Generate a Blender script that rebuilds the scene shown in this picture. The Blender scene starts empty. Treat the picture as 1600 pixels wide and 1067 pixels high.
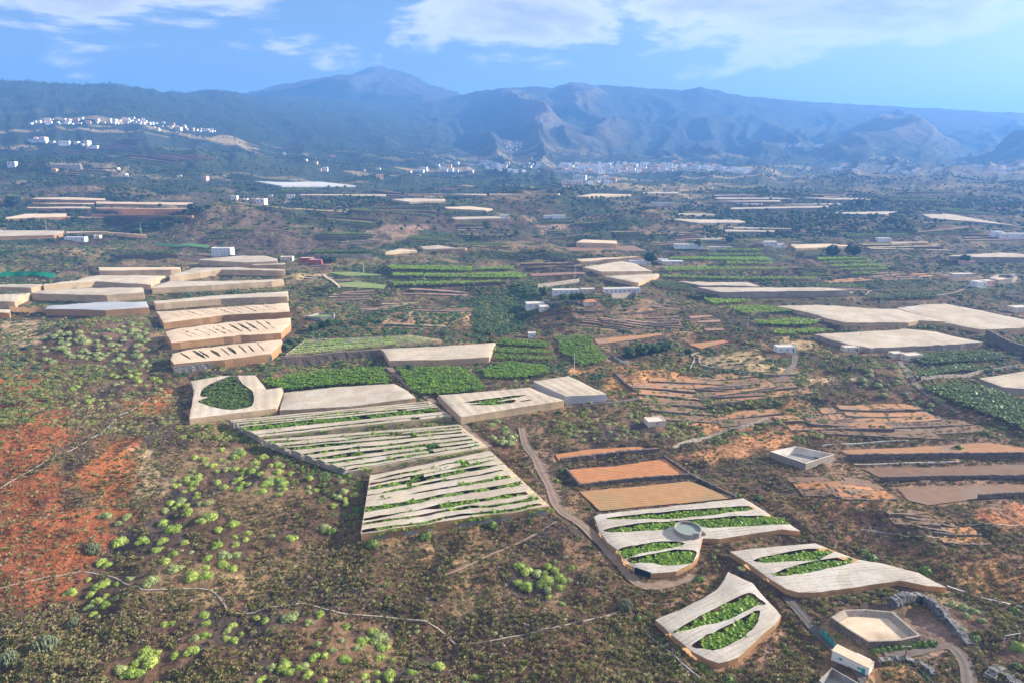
import bpy, bmesh, math, random
import numpy as np
from mathutils import Vector, Euler
from mathutils.geometry import delaunay_2d_cdt

# ---------------------------------------------------------------- camera, sky, sun, exposure
sc = bpy.context.scene
CAM_H = 150.0
PITCH = math.atan(283.0 / 1067.0)
FPX = 1067.0
cam_d = bpy.data.cameras.new('camera')
cam_d.lens = 24.0
cam_d.sensor_width = 36.0
cam_d.clip_start = 1.0
cam_d.clip_end = 60000.0
cam = bpy.data.objects.new('camera', cam_d)
cam.location = (0, 0, CAM_H)
cam.rotation_euler = (math.pi / 2 - PITCH, 0, 0)
sc.collection.objects.link(cam)
sc.camera = cam

HAZE_D = 1.45e-4               # blue air
HAZE_W = 0.20e-4               # whitish dust, scattering forward
SUN_AZ = math.radians(78.0)     # clockwise from the viewing direction
SUN_EL = math.radians(22.0)
sun_vec = Vector((math.sin(SUN_AZ) * math.cos(SUN_EL), math.cos(SUN_AZ) * math.cos(SUN_EL), math.sin(SUN_EL)))

world = bpy.data.worlds.new('World')
sc.world = world
world.use_nodes = True
nt = world.node_tree
nt.nodes.clear()
w_out = nt.nodes.new('ShaderNodeOutputWorld')
w_bg = nt.nodes.new('ShaderNodeBackground')
w_bg.inputs['Strength'].default_value = 0.05
sky = nt.nodes.new('ShaderNodeTexSky')
sky.sky_type = 'NISHITA'
sky.sun_disc = False
sky.sun_elevation = SUN_EL
sky.sun_rotation = SUN_AZ
sky.altitude = 300.0
sky.air_density = 1.0
sky.dust_density = 4.0
sky.ozone_density = 2.5
tc = nt.nodes.new('ShaderNodeTexCoord')
sep = nt.nodes.new('ShaderNodeSeparateXYZ')
nt.links.new(tc.outputs['Generated'], sep.inputs[0])


def wmath(op, a, b=None, c=None):
    n = nt.nodes.new('ShaderNodeMath')
    n.operation = op
    for i, v in enumerate((a, b, c)):
        if v is None:
            continue
        if isinstance(v, (int, float)):
            n.inputs[i].default_value = v
        else:
            nt.links.new(v, n.inputs[i])
    return n.outputs[0]


zc = wmath('ADD', wmath('MAXIMUM', sep.outputs[2], 0.0), 0.16)
comb = nt.nodes.new('ShaderNodeCombineXYZ')
nt.links.new(wmath('DIVIDE', sep.outputs[0], zc), comb.inputs[0])
nt.links.new(wmath('DIVIDE', sep.outputs[1], zc), comb.inputs[1])
comb.inputs[2].default_value = 24.2
cn = nt.nodes.new('ShaderNodeTexNoise')          # broken cloud deck seen from below
cn.inputs['Scale'].default_value = 1.25
cn.inputs['Detail'].default_value = 9.0
cn.inputs['Roughness'].default_value = 0.6
cn.inputs['Distortion'].default_value = 0.25
nt.links.new(comb.outputs[0], cn.inputs['Vector'])
cover = nt.nodes.new('ShaderNodeMapRange')       # the deck ends towards the horizon
cover.interpolation_type = 'SMOOTHSTEP'
nt.links.new(sep.outputs[2], cover.inputs[0])
cover.inputs[1].default_value = 0.085
cover.inputs[2].default_value = 0.21
cover.inputs[3].default_value = -0.14
cover.inputs[4].default_value = 0.12
dens = wmath('ADD', cn.outputs[0], cover.outputs[0])
cm = nt.nodes.new('ShaderNodeMapRange')
cm.interpolation_type = 'SMOOTHSTEP'
nt.links.new(dens, cm.inputs[0])
cm.inputs[1].default_value = 0.475
cm.inputs[2].default_value = 0.575
cshade = nt.nodes.new('ShaderNodeMapRange')
nt.links.new(dens, cshade.inputs[0])
cshade.inputs[1].default_value = 0.56
cshade.inputs[2].default_value = 0.72
cshade.inputs[3].default_value = 1.0
cshade.inputs[4].default_value = 0.52
ccol = nt.nodes.new('ShaderNodeVectorMath')
ccol.operation = 'SCALE'
ccol.inputs[0].default_value = (6.9, 6.5, 6.1)
nt.links.new(cshade.outputs[0], ccol.inputs['Scale'])
mixc = nt.nodes.new('ShaderNodeMix')
mixc.data_type = 'RGBA'
nt.links.new(cm.outputs[0], mixc.inputs[0])
nt.links.new(sky.outputs[0], mixc.inputs[6])
nt.links.new(ccol.outputs[0], mixc.inputs[7])
nt.links.new(mixc.outputs[2], w_bg.inputs[0])
nt.links.new(w_bg.outputs[0], w_out.inputs[0])

sun_d = bpy.data.lights.new('sun', 'SUN')
sun_d.energy = 5.0
sun_d.angle = math.radians(0.6)
sun_d.color = (1.0, 0.88, 0.71)
sun = bpy.data.objects.new('sun', sun_d)
sun.rotation_euler = (-sun_vec).to_track_quat('-Z', 'Y').to_euler()
sun.location = (300, 100, 400)
sc.collection.objects.link(sun)

sc.view_settings.view_transform = 'Standard'
sc.view_settings.look = 'None'
sc.view_settings.gamma = 1.0
sc.view_settings.exposure = 1.75
sc.cycles.use_denoising = True
sc.cycles.max_bounces = 5
sc.cycles.volume_bounces = 2
sc.cycles.diffuse_bounces = 2
sc.cycles.transmission_bounces = 4
sc.cycles.transparent_max_bounces = 8

# ---------------------------------------------------------------- small helpers
RNG = np.random.default_rng(11)
random.seed(5)
COL = sc.collection


def tag(o, label=None, cat=None, group=None, kind=None):
    if label: o['label'] = label
    if cat: o['category'] = cat
    if group: o['group'] = group
    if kind: o['kind'] = kind
    return o


def mesh_from(name, verts, faces, mat=None, smooth=False):
    me = bpy.data.meshes.new(name)
    me.from_pydata([tuple(v) for v in verts], [], faces)
    if mat is not None:
        for m in (mat if isinstance(mat, (list, tuple)) else [mat]):
            me.materials.append(m)
    if smooth:
        me.shade_smooth()
    me.update()
    return me


def link(name, me, parent=None, loc=None, rz=0.0):
    o = bpy.data.objects.new(name, me)
    COL.objects.link(o)
    if parent is not None:
        o.parent = parent
    if loc is not None:
        o.location = loc
    if rz:
        o.rotation_euler = (0, 0, rz)
    return o


def empty(name, loc, rz=0.0):
    o = bpy.data.objects.new(name, None)
    o.empty_display_size = 1.0
    o.location = loc
    o.rotation_euler = (0, 0, rz)
    COL.objects.link(o)
    return o


class MB:
    """collects shapes for one mesh"""
    def __init__(self):
        self.v, self.f = [], []

    def box(self, x0, x1, y0, y1, z0, z1):
        b = len(self.v)
        self.v += [(x0, y0, z0), (x1, y0, z0), (x1, y1, z0), (x0, y1, z0), (x0, y0, z1), (x1, y0, z1), (x1, y1, z1), (x0, y1, z1)]
        self.f += [(b, b + 3, b + 2, b + 1), (b + 4, b + 5, b + 6, b + 7), (b, b + 1, b + 5, b + 4), (b + 1, b + 2, b + 6, b + 5), (b + 2, b + 3, b + 7, b + 6), (b + 3, b, b + 4, b + 7)]
        return self

    def tube(self, pts, r, n=6):
        b0 = len(self.v)
        pts = [Vector(p) for p in pts]
        for i, p in enumerate(pts):
            d = (pts[min(i + 1, len(pts) - 1)] - pts[max(i - 1, 0)]).normalized()
            s = d.cross(Vector((0, 0, 1)))
            if s.length < 1e-3:
                s = Vector((1, 0, 0))
            s.normalize()
            t = s.cross(d)
            rr = r[i] if isinstance(r, (list, tuple)) else r
            for k in range(n):
                a = 2 * math.pi * k / n
                self.v.append(tuple(p + s * math.cos(a) * rr + t * math.sin(a) * rr))
        for i in range(len(pts) - 1):
            for k in range(n):
                a, c = b0 + i * n + k, b0 + i * n + (k + 1) % n
                self.f.append((a, c, c + n, a + n))
        self.f.append(tuple(b0 + k for k in range(n))[::-1])
        self.f.append(tuple(b0 + (len(pts) - 1) * n + k for k in range(n)))
        return self

    def lathe(self, prof, n=32, c=(0, 0, 0)):
        b0 = len(self.v)
        for r, z in prof:
            for k in range(n):
                a = 2 * math.pi * k / n
                self.v.append((c[0] + r * math.cos(a), c[1] + r * math.sin(a), c[2] + z))
        for i in range(len(prof) - 1):
            for k in range(n):
                a, d = b0 + i * n + k, b0 + i * n + (k + 1) % n
                self.f.append((a, d, d + n, a + n))
        return self

    def mesh(self, name, mat, smooth=False):
        return mesh_from(name, self.v, self.f, mat, smooth)

    def build(self, name, mat, parent=None, smooth=False, loc=None, rz=0.0):
        return link(name, self.mesh(name, mat, smooth), parent, loc, rz)


# numpy value noise -------------------------------------------------
def _hash(ix, iy, seed):
    n = (ix.astype(np.int64) * 374761393 + iy.astype(np.int64) * 668265263 + seed * 1442695041) & 0xFFFFFFFF
    n = ((n ^ (n >> 13)) * 1274126177) & 0xFFFFFFFF
    n = (n ^ (n >> 16)) & 0xFFFFFFFF
    return n.astype(np.float64) / 4294967295.0


def vnoise(x, y, seed=0):
    x = np.asarray(x, float); y = np.asarray(y, float)
    ix, iy = np.floor(x), np.floor(y)
    fx, fy = x - ix, y - iy
    fx = fx * fx * fx * (fx * (fx * 6 - 15) + 10)
    fy = fy * fy * fy * (fy * (fy * 6 - 15) + 10)
    a = _hash(ix, iy, seed); b = _hash(ix + 1, iy, seed)
    c = _hash(ix, iy + 1, seed); d = _hash(ix + 1, iy + 1, seed)
    return (a * (1 - fx) + b * fx) * (1 - fy) + (c * (1 - fx) + d * fx) * fy


def fbm(x, y, octv=4, seed=0, gain=0.5):
    s = 0.0; a = 1.0; t = 0.0
    for i in range(octv):
        s = s + a * vnoise(x * 2 ** i + 17.3 * i, y * 2 ** i - 9.1 * i, seed + i)
        t += a; a *= gain
    return s / t


def ridged(x, y, octv=4, seed=0):
    s = 0.0; a = 1.0; t = 0.0
    for i in range(octv):
        n = 1 - np.abs(2 * vnoise(x * 2 ** i + 5.1 * i, y * 2 ** i + 3.7 * i, seed + i) - 1)
        s = s + a * n * n
        t += a; a *= 0.5
    return s / t


def sstep(a, b, x):
    t = np.clip((x - a) / (b - a), 0, 1)
    return t * t * (3 - 2 * t)


# ---------------------------------------------------------------- terrain lattice (u = X/Y, log Y)
CP, SP = math.cos(PITCH), math.sin(PITCH)


def e_of_row(row):                      # tangent of elevation of an image row
    k = (533.5 - np.asarray(row, float)) / FPX
    return (k * CP - SP) / (CP + k * SP)


def row_of_e(e):
    a = np.arctan(e) + PITCH
    return 533.5 - FPX * np.tan(a)


NU, NV = 900, 780
UMAX = 1.3
U = np.linspace(-UMAX, UMAX, NU)
LY = np.linspace(math.log(60.0), math.log(12500.0), NV)
YV = np.exp(LY)
UU, YY = np.meshgrid(U, YV)             # [row, col]
XX = UU * YY

COLS = {
    -300: [(300, 1.7), (270, 2.1), (240, 2.5), (210, 3.0), (185, 3.5), (160, 4.2), (126, 5.0)],
    0: [(300, 1.7), (270, 2.1), (240, 2.55), (208, 3.0), (185, 3.5), (160, 4.2), (128, 5.0)],
    200: [(300, 1.75), (270, 2.15), (240, 2.6), (205, 3.1), (185, 3.5), (160, 4.2), (132, 5.2)],
    350: [(300, 1.8), (270, 2.3), (240, 2.9), (210, 3.6), (185, 4.3), (160, 5.2), (139, 6.2)],
    450: [(300, 1.85), (270, 2.5), (240, 3.3), (210, 4.3), (185, 5.3), (160, 6.6), (148, 7.5)],
    600: [(300, 1.9), (280, 2.5), (260, 3.2), (240, 3.9), (215, 4.8), (190, 6.0), (170, 7.2), (160, 8.0)],
    700: [(300, 1.95), (280, 2.55), (265, 3.3), (250, 4.0), (230, 4.8), (200, 6.0), (175, 7.0), (155, 8.0)],
    780: [(300, 1.95), (280, 2.55), (265, 3.3), (250, 4.0), (230, 4.8), (200, 5.7), (170, 6.8), (139, 7.8)],
    890: [(300, 1.95), (280, 2.55), (268, 3.2), (255, 3.9), (235, 4.7), (200, 5.8), (165, 7.0), (128, 8.0)],
    1085: [(300, 1.95), (282, 2.5), (270, 3.1), (257, 3.9), (238, 4.7), (200, 5.9), (170, 7.0), (139, 8.0)],
    1300: [(300, 1.95), (285, 2.4), (270, 3.1), (255, 3.9), (235, 4.9), (205, 6.2), (180, 7.4), (162, 8.5)],
    1600: [(300, 1.9), (285, 2.3), (272, 2.9), (258, 3.8), (238, 4.9), (210, 6.2), (190, 7.4), (178, 8.6)],
    1900: [(300, 1.9), (285, 2.3), (272, 2.9), (258, 3.8), (238, 4.9), (210, 6.2), (190, 7.4), (184, 8.6)],
}
for _k in COLS:                         # nearer ranges, and the join with the even near slope
    COLS[_k] = [(r, 1.65 * (d / 1.95) ** 0.85) for r, d in COLS[_k]]
    _d = COLS[_k][0][1]
    COLS[_k] = [(360, 0.69 * _d), (330, 0.83 * _d), (314, 0.915 * _d)] + COLS[_k]
SKY = [(-300, 126), (0, 128), (100, 131), (200, 132), (300, 139), (350, 138), (420, 147), (460, 150), (600, 160), (690, 156), (712, 150),
       (730, 147), (780, 139), (830, 136), (862, 139), (890, 128), (920, 132), (1000, 138), (1060, 144), (1085, 139), (1110, 141), (1130, 146),
       (1150, 149), (1250, 158), (1300, 162), (1400, 168), (1500, 173), (1600, 178), (1900, 184)]


def base_terrain():
    # image column of every lattice point, for placing the mountain profiles
    keys = sorted(COLS)
    rows_at = []
    sky_anchor = []
    for k in keys:
        c = COLS[k]
        d = [math.log(x[1] * 1000) for x in c]
        r = [x[0] for x in c]
        top, dt = r[-1], d[-1]
        d += [dt + math.log(1.06), dt + math.log(1.35), math.log(30000)]
        r += [top + 2, top + 45, 243]
        rows_at.append(np.interp(LY, d, r))
        sky_anchor.append(top)
    rows_at = np.array(rows_at)                      # [key, row]
    z = 0.03 * YY
    e0 = (z - CAM_H) / YY
    px = 800 + FPX * UU / (CP - e0 * SP)
    out = np.empty_like(YY)
    for r in range(NV):
        if YV[r] < 1000:
            out[r] = z[r]
            continue
        rr = np.interp(px[r], keys, rows_at[:, r])
        sa = np.interp(px[r], keys, sky_anchor)
        sd = np.interp(px[r], [s[0] for s in SKY], [s[1] for s in SKY])
        rr = np.where(rr < 250, 250 - (250 - rr) * (250 - sd) / (250 - sa), rr)
        zz = CAM_H + YV[r] * e_of_row(rr)
        w = sstep(1000, 1350, YV[r])
        out[r] = z[r] * (1 - w) + zz * w
    return out, px


Z, PXL = base_terrain()
# distant volcano behind the forest ridge
DT = 7100.0
xc = (597 - 800) / FPX * DT * (CP - 0.12 * SP)
mppT = DT / FPX
dx, dy = XX - xc, YY - DT
r_px = np.sqrt(dx ** 2 + (dy * 0.8) ** 2) / mppT
ang = np.arctan2(dy, dx)
r_px = r_px * (1 + 0.10 * (fbm(np.cos(ang) * 3 + 7, np.sin(ang) * 3, 3, 60) - 0.5))
rowL = np.interp(r_px, [0, 10, 36, 50, 67, 97, 137, 200, 330], [103, 106, 115, 122, 130, 137, 144, 165, 235])
rowR = np.interp(r_px, [0, 8, 23, 40, 53, 83, 113, 180, 330], [103, 108.5, 111, 118, 125, 140, 151, 170, 235])
wr = sstep(-6, 6, dx / mppT)
zt = CAM_H + DT * e_of_row(rowL * (1 - wr) + rowR * wr)
zt = zt + 60 * (ridged(ang * 3.0, r_px * 0.004, 3, 70) - 0.5) * sstep(15, 60, r_px)
Z = np.where(YY > 5750, np.maximum(Z, zt), Z)
# steep valley side at the right edge
zr = CAM_H + 3500 * e_of_row(np.interp(PXL, [1440, 1490, 1540, 1600, 1700, 1900], [262, 246, 218, 183, 150, 120]))
zr = zr - 0.75 * np.abs(YY - 3500 - 200 * (fbm(UU * 9, YY * 0.001, 3, 81) - 0.5))
Z = np.maximum(Z, np.where(YY > 2000, zr, -1e9))
# ravines and spurs on the mountains
wm = sstep(3000, 3800, YY) * (1 - sstep(4850, 5500, YY))
warp = 1.3 * (fbm(UU * 5, YY / 1050.0, 3, 31) - 0.5)
spur = ridged(UU * 9.0 + warp + YY / 3600.0, YY / 2600.0, 3, 33)
Z += wm * sstep(640, 800, PXL) * (spur - 0.45) * 215
spur2 = ridged(UU * 15.0 + warp * 1.5, YY / 1800.0, 3, 37)
Z += sstep(1500, 2500, YY) * (1 - sstep(4600, 5500, YY)) * (spur2 - 0.45) * (40 + 35 * sstep(2300, 3600, YY)) * (0.5 + 0.5 * sstep(560, 820, PXL))
Z += sstep(1200, 2600, YY) * (fbm(XX / 260.0, YY / 260.0, 4, 41) - 0.5) * 46 * (1 - 0.5 * sstep(4700, 6000, YY)) * 0.8
Z += sstep(2700, 3600, YY) * (fbm(XX / 90.0, YY / 90.0, 3, 43) - 0.5) * 26


def unproj(pts, hoff=0.0, lift=True):
    """image points (in the 1600 px frame) -> points on the terrain raised by hoff"""
    res = []
    for (px, py) in pts:
        e = float(e_of_row(py))
        u = (px - 800) / FPX * (CP - e * SP)
        ci = min(max((u + UMAX) / (2 * UMAX) * (NU - 1), 0), NU - 1.001)
        i = int(ci); f = ci - i
        zcol = Z[:, i] * (1 - f) + Z[:, i + 1] * f + hoff
        diff = CAM_H + YV * e - zcol
        neg = np.nonzero(diff < 0)[0]
        if len(neg) == 0 or neg[0] == 0:
            k = NV - 2; t = 0.0
        else:
            k = neg[0] - 1
            t = diff[k] / (diff[k] - diff[k + 1])
        y = YV[k] + (YV[k + 1] - YV[k]) * t
        res.append((u * y, y, CAM_H + y * e))
    return res


def height(x, y):
    """terrain height at world points (arrays)"""
    x = np.asarray(x, float); y = np.asarray(y, float)
    ci = np.clip((x / y + UMAX) / (2 * UMAX) * (NU - 1), 0, NU - 1.001)
    ri = np.clip((np.log(y) - LY[0]) / (LY[-1] - LY[0]) * (NV - 1), 0, NV - 1.001)
    i = ci.astype(int); j = ri.astype(int)
    fx = ci - i; fy = ri - j
    return (Z[j, i] * (1 - fx) + Z[j, i + 1] * fx) * (1 - fy) + (Z[j + 1, i] * (1 - fx) + Z[j + 1, i + 1] * fx) * fy


def grid_at(A, x, y):
    ci = np.clip(np.round((x / y + UMAX) / (2 * UMAX) * (NU - 1)), 0, NU - 1).astype(int)
    ri = np.clip(np.round((np.log(y) - LY[0]) / (LY[-1] - LY[0]) * (NV - 1)), 0, NV - 1).astype(int)
    return A[ri, ci]


def mpp(y):                              # metres per image pixel at distance y
    return (y * CP + (CAM_H - 0.03 * y) * SP) / FPX


# knolls, banks and gullies of the near and middle ground: (px, py, radius x m, radius y m, height m)
BUMPS = [(360, 358, 115, 110, 42), (150, 525, 48, 40, 11), (45, 690, 45, 60, 9), (930, 485, 70, 55, 9), (810, 480, 30, 60, -9),
         (700, 335, 160, 120, 20), (850, 318, 120, 120, 26), (1010, 348, 90, 100, 18), (590, 345, 120, 130, 14), (1400, 600, 40, 45, 7),
         (1330, 350, 150, 120, 12), (1480, 365, 130, 130, 10), (60, 402, 70, 50, 8), (200, 300, 200, 160, 18), (70, 268, 200, 170, 24),
         (300, 255, 220, 170, 30), (450, 260, 200, 200, 16), (1180, 520, 40, 50, 5), (1380, 800, 20, 18, 3.5), (1290, 800, 22, 16, 3.0),
         (740, 960, 40, 25, -3), (330, 900, 25, 16, 2.5), (180, 860, 16, 40, -3.5), (640, 500, 70, 40, 3), (1230, 600, 30, 30, 4), (1540, 500, 30, 60, -4)]
for (bx, by, rx, ry, hh) in BUMPS:
    c = unproj([(bx, by)])[0]
    Z = Z + hh * np.exp(-((XX - c[0]) / rx) ** 2 - ((YY - c[1]) / ry) ** 2)
nearw = 1 - sstep(1500, 2600, YY)
Z += nearw * ((fbm(XX / 60.0, YY / 60.0, 3, 1) - 0.5) * (6.5 + 11 * sstep(450, 900, YY)))
Z += nearw * ((fbm(XX / 11.0, YY / 11.0, 4, 9) - 0.5) * 2.0)
Z += nearw * (ridged(XX / 34.0, YY / 26.0, 3, 19) - 0.5) * 3.4
# old cultivation terraces across the middle distance
tw = sstep(420, 600, YY) * (1 - sstep(2400, 3000, YY)) * sstep(0.40, 0.52, fbm(XX / 230.0, YY / 160.0, 2, 23))
st = 2.4 + 1.6 * sstep(900, 2000, YY)
ph = Z / st + 0.6 * fbm(XX / 120.0, YY / 120.0, 2, 29)
fr = ph - np.floor(ph)
Z += tw * st * (sstep(0.72, 0.98, fr) - fr) * 0.8

# ---------------------------------------------------------------- materials
def nodes_of(name):
    m = bpy.data.materials.new(name)
    m.use_nodes = True
    t = m.node_tree
    t.nodes.clear()
    out = t.nodes.new('ShaderNodeOutputMaterial')
    return m, t, out


def N(t, typ, **kw):
    n = t.nodes.new(typ)
    for k, v in kw.items():
        setattr(n, k, v)
    return n


def noise(t, vec, scale, detail=4, rough=0.55):
    n = N(t, 'ShaderNodeTexNoise')
    n.inputs['Scale'].default_value = scale
    n.inputs['Detail'].default_value = detail
    n.inputs['Roughness'].default_value = rough
    t.links.new(vec, n.inputs['Vector'])
    return n.outputs[0]


def maprange(t, v, a, b, c, d, smooth=False):
    n = N(t, 'ShaderNodeMapRange')
    if smooth:
        n.interpolation_type = 'SMOOTHSTEP'
    t.links.new(v, n.inputs[0])
    for i, x in enumerate((a, b, c, d)):
        n.inputs[i + 1].default_value = x
    return n.outputs[0]


def mixcol(t, fac, a, b, blend='MIX'):
    n = N(t, 'ShaderNodeMix', data_type='RGBA', blend_type=blend)
    for i, v in ((0, fac), (6, a), (7, b)):
        if isinstance(v, (tuple, list)):
            n.inputs[i].default_value = (*v, 1.0) if len(v) == 3 else v
        elif isinstance(v, (int, float)):
            n.inputs[i].default_value = v
        else:
            t.links.new(v, n.inputs[i])
    return n.outputs[2]


def bump(t, h, strength, dist=0.1):
    b = N(t, 'ShaderNodeBump')
    b.inputs['Strength'].default_value = strength
    b.inputs['Distance'].default_value = dist
    t.links.new(h, b.inputs['Height'])
    return b.outputs[0]


def rough_mat(name, c1, c2, scale=0.6, rough=0.9, bstr=0.3, bdist=0.15, detail=6, contrast=(0.3, 0.7), c3=None):
    m, t, out = nodes_of(name)
    tcn = N(t, 'ShaderNodeTexCoord')
    p = tcn.outputs['Object']
    n1 = noise(t, p, scale, detail)
    col = mixcol(t, maprange(t, n1, contrast[0], contrast[1], 0, 1), c1, c2)
    if c3:
        n2 = noise(t, p, scale * 0.22, 3)
        col = mixcol(t, maprange(t, n2, 0.5, 0.68, 0, 1), col, c3)
    b = N(t, 'ShaderNodeBsdfPrincipled')
    b.inputs['Roughness'].default_value = rough
    b.inputs['Specular IOR Level'].default_value = 0.25
    t.links.new(col, b.inputs['Base Color'])
    if bstr:
        t.links.new(bump(t, n1, bstr, bdist), b.inputs['Normal'])
    t.links.new(b.outputs[0], out.inputs[0])
    return m


def net_mat(name, c1, c2, trans=0.35, seam=0.22, dirt=None, patch=None):
    """shade netting: weave seams along uv, blotches, light passing through"""
    m, t, out = nodes_of(name)
    uv = N(t, 'ShaderNodeUVMap')
    tcn = N(t, 'ShaderNodeTexCoord')
    p = tcn.outputs['Object']
    sx = N(t, 'ShaderNodeSeparateXYZ')
    t.links.new(uv.outputs[0], sx.inputs[0])
    big = noise(t, p, 0.06, 4)
    fine = noise(t, p, 0.8, 5, 0.65)
    col = mixcol(t, maprange(t, big, 0.35, 0.65, 0, 1), c1, c2)
    col = mixcol(t, 1.0, col, mixcol(t, maprange(t, fine, 0.3, 0.7, 0, 1), (0.80, 0.79, 0.77), (1.06, 1.06, 1.06)), 'MULTIPLY')

    def lines(sock, period, width):
        a = N(t, 'ShaderNodeMath', operation='DIVIDE'); t.links.new(sock, a.inputs[0]); a.inputs[1].default_value = period
        wob = N(t, 'ShaderNodeMath', operation='MULTIPLY_ADD'); t.links.new(big, wob.inputs[0]); wob.inputs[1].default_value = 0.12
        t.links.new(a.outputs[0], wob.inputs[2])
        f = N(t, 'ShaderNodeMath', operation='FRACT'); t.links.new(wob.outputs[0], f.inputs[0])
        s = N(t, 'ShaderNodeMath', operation='LESS_THAN'); t.links.new(f.outputs[0], s.inputs[0]); s.inputs[1].default_value = width
        return s.outputs[0]
    l1 = lines(sx.outputs[1], 1.6, 0.17)
    l2 = lines(sx.outputs[0], 8.3, 0.025)
    k = N(t, 'ShaderNodeMath', operation='MAXIMUM'); t.links.new(l1, k.inputs[0]); t.links.new(l2, k.inputs[1])
    k2 = N(t, 'ShaderNodeMath', operation='MULTIPLY'); t.links.new(k.outputs[0], k2.inputs[0])
    streak = N(t, 'ShaderNodeMapping'); streak.inputs['Scale'].default_value = (0.05, 0.5, 1.0); t.links.new(uv.outputs[0], streak.inputs[0])
    stn = noise(t, streak.outputs[0], 1.0, 4, 0.7)
    t.links.new(maprange(t, stn, 0.42, 0.68, 0.0, 2.0 * seam), k2.inputs[1])
    col = mixcol(t, k2.outputs[0], col, (0.16, 0.14, 0.11))
    if patch:                                    # newer panels and mended strips
        v = N(t, 'ShaderNodeTexVoronoi', distance='CHEBYCHEV')
        v.inputs['Scale'].default_value = 0.09
        t.links.new(uv.outputs[0], v.inputs['Vector'])
        bw = N(t, 'ShaderNodeSeparateColor'); t.links.new(v.outputs['Color'], bw.inputs[0])
        col = mixcol(t, maprange(t, bw.outputs[0], 0.84, 0.86, 0, 0.3), col, patch)
    if dirt:
        d = noise(t, p, 0.17, 6, 0.7)
        col = mixcol(t, maprange(t, d, 0.5, 0.72, 0, 0.75), col, dirt)
    df = N(t, 'ShaderNodeBsdfDiffuse'); t.links.new(col, df.inputs[0])
    tr = N(t, 'ShaderNodeBsdfTranslucent'); t.links.new(col, tr.inputs[0])
    nb = bump(t, fine, 0.25, 0.12)
    sw = N(t, 'ShaderNodeTexWave', bands_direction='Y'); sw.inputs['Scale'].default_value = 0.055; sw.inputs['Distortion'].default_value = 1.2; sw.inputs['Detail'].default_value = 2
    t.links.new(uv.outputs[0], sw.inputs['Vector'])
    b2 = N(t, 'ShaderNodeBump'); b2.inputs['Strength'].default_value = 0.3; b2.inputs['Distance'].default_value = 0.4
    t.links.new(sw.outputs[1], b2.inputs['Height']); t.links.new(nb, b2.inputs['Normal'])
    t.links.new(b2.outputs[0], df.inputs['Normal'])
    mx = N(t, 'ShaderNodeMixShader'); mx.inputs[0].default_value = trans
    t.links.new(df.outputs[0], mx.inputs[1]); t.links.new(tr.outputs[0], mx.inputs[2])
    t.links.new(mx.outputs[0], out.inputs[0])
    return m


def leaf_mat(name, c1, c2, trans=0.3, rough=0.55, vary=0.35):
    """foliage: colour changes from plant to plant and inside each plant"""
    m, t, out = nodes_of(name)
    oi = N(t, 'ShaderNodeObjectInfo')
    geo = N(t, 'ShaderNodeNewGeometry')
    col = mixcol(t, oi.outputs['Random'], c1, c2)
    n1 = noise(t, geo.outputs['Position'], 1.1, 2)
    col = mixcol(t, 1.0, col, mixcol(t, maprange(t, n1, 0.3, 0.7, 0, 1), (1 - vary, 1 - vary, 1 - vary), (1 + vary, 1 + vary, 1 + vary)), 'MULTIPLY')
    b = N(t, 'ShaderNodeBsdfPrincipled')
    b.inputs['Roughness'].default_value = rough
    b.inputs['Specular IOR Level'].default_value = 0.3
    t.links.new(col, b.inputs['Base Color'])
    tr = N(t, 'ShaderNodeBsdfTranslucent'); t.links.new(col, tr.inputs[0])
    mx = N(t, 'ShaderNodeMixShader'); mx.inputs[0].default_value = trans
    t.links.new(b.outputs[0], mx.inputs[1]); t.links.new(tr.outputs[0], mx.inputs[2])
    t.links.new(mx.outputs[0], out.inputs[0])
    return m


M = {}
M['net_cream'] = net_mat('net_cream', (0.70, 0.61, 0.49), (0.58, 0.50, 0.40), 0.25, 0.3, dirt=(0.46, 0.39, 0.31), patch=(0.72, 0.70, 0.66))
M['net_peach'] = net_mat('net_peach', (0.82, 0.66, 0.49), (0.72, 0.57, 0.42), 0.25, 0.2)
M['net_pale'] = net_mat('net_pale', (0.66, 0.61, 0.54), (0.55, 0.50, 0.44), 0.25, 0.5, dirt=(0.46, 0.42, 0.36), patch=(0.74, 0.73, 0.72))
M['net_worn'] = net_mat('net_worn', (0.70, 0.62, 0.50), (0.58, 0.50, 0.40), 0.3, 0.2, dirt=(0.42, 0.36, 0.29), patch=(0.70, 0.66, 0.62))
M['net_blue'] = net_mat('net_blue', (0.58, 0.62, 0.68), (0.50, 0.54, 0.60), 0.3, 0.3)
M['net_white'] = net_mat('net_white', (0.70, 0.71, 0.72), (0.62, 0.62, 0.62), 0.25, 0.1)
M['side_orange'] = net_mat('side_orange', (0.68, 0.42, 0.215), (0.58, 0.36, 0.19), 0.5, 0.1)
M['side_tan'] = net_mat('side_tan', (0.82, 0.64, 0.42), (0.70, 0.54, 0.36), 0.45, 0.1, dirt=(0.40, 0.33, 0.24))
M['side_grey'] = net_mat('side_grey', (0.52, 0.46, 0.41), (0.42, 0.37, 0.33), 0.4, 0.2, dirt=(0.2, 0.18, 0.16))
M['side_white'] = net_mat('side_white', (0.66, 0.68, 0.72), (0.60, 0.62, 0.66), 0.4, 0.08)
M['net_green'] = net_mat('net_green', (0.02, 0.42, 0.22), (0.02, 0.35, 0.19), 0.35, 0.1)
M['net_lightgreen'] = net_mat('net_lightgreen', (0.30, 0.55, 0.28), (0.25, 0.5, 0.24), 0.35, 0.1)
M['panel_navy'] = rough_mat('panel_navy', (0.012, 0.018, 0.035), (0.02, 0.03, 0.05), 1.0, 0.5, 0.1)
M['stone'] = rough_mat('stone', (0.10, 0.075, 0.06), (0.22, 0.17, 0.14), 1.3, 0.95, 0.9, 0.4, contrast=(0.38, 0.62))
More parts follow.
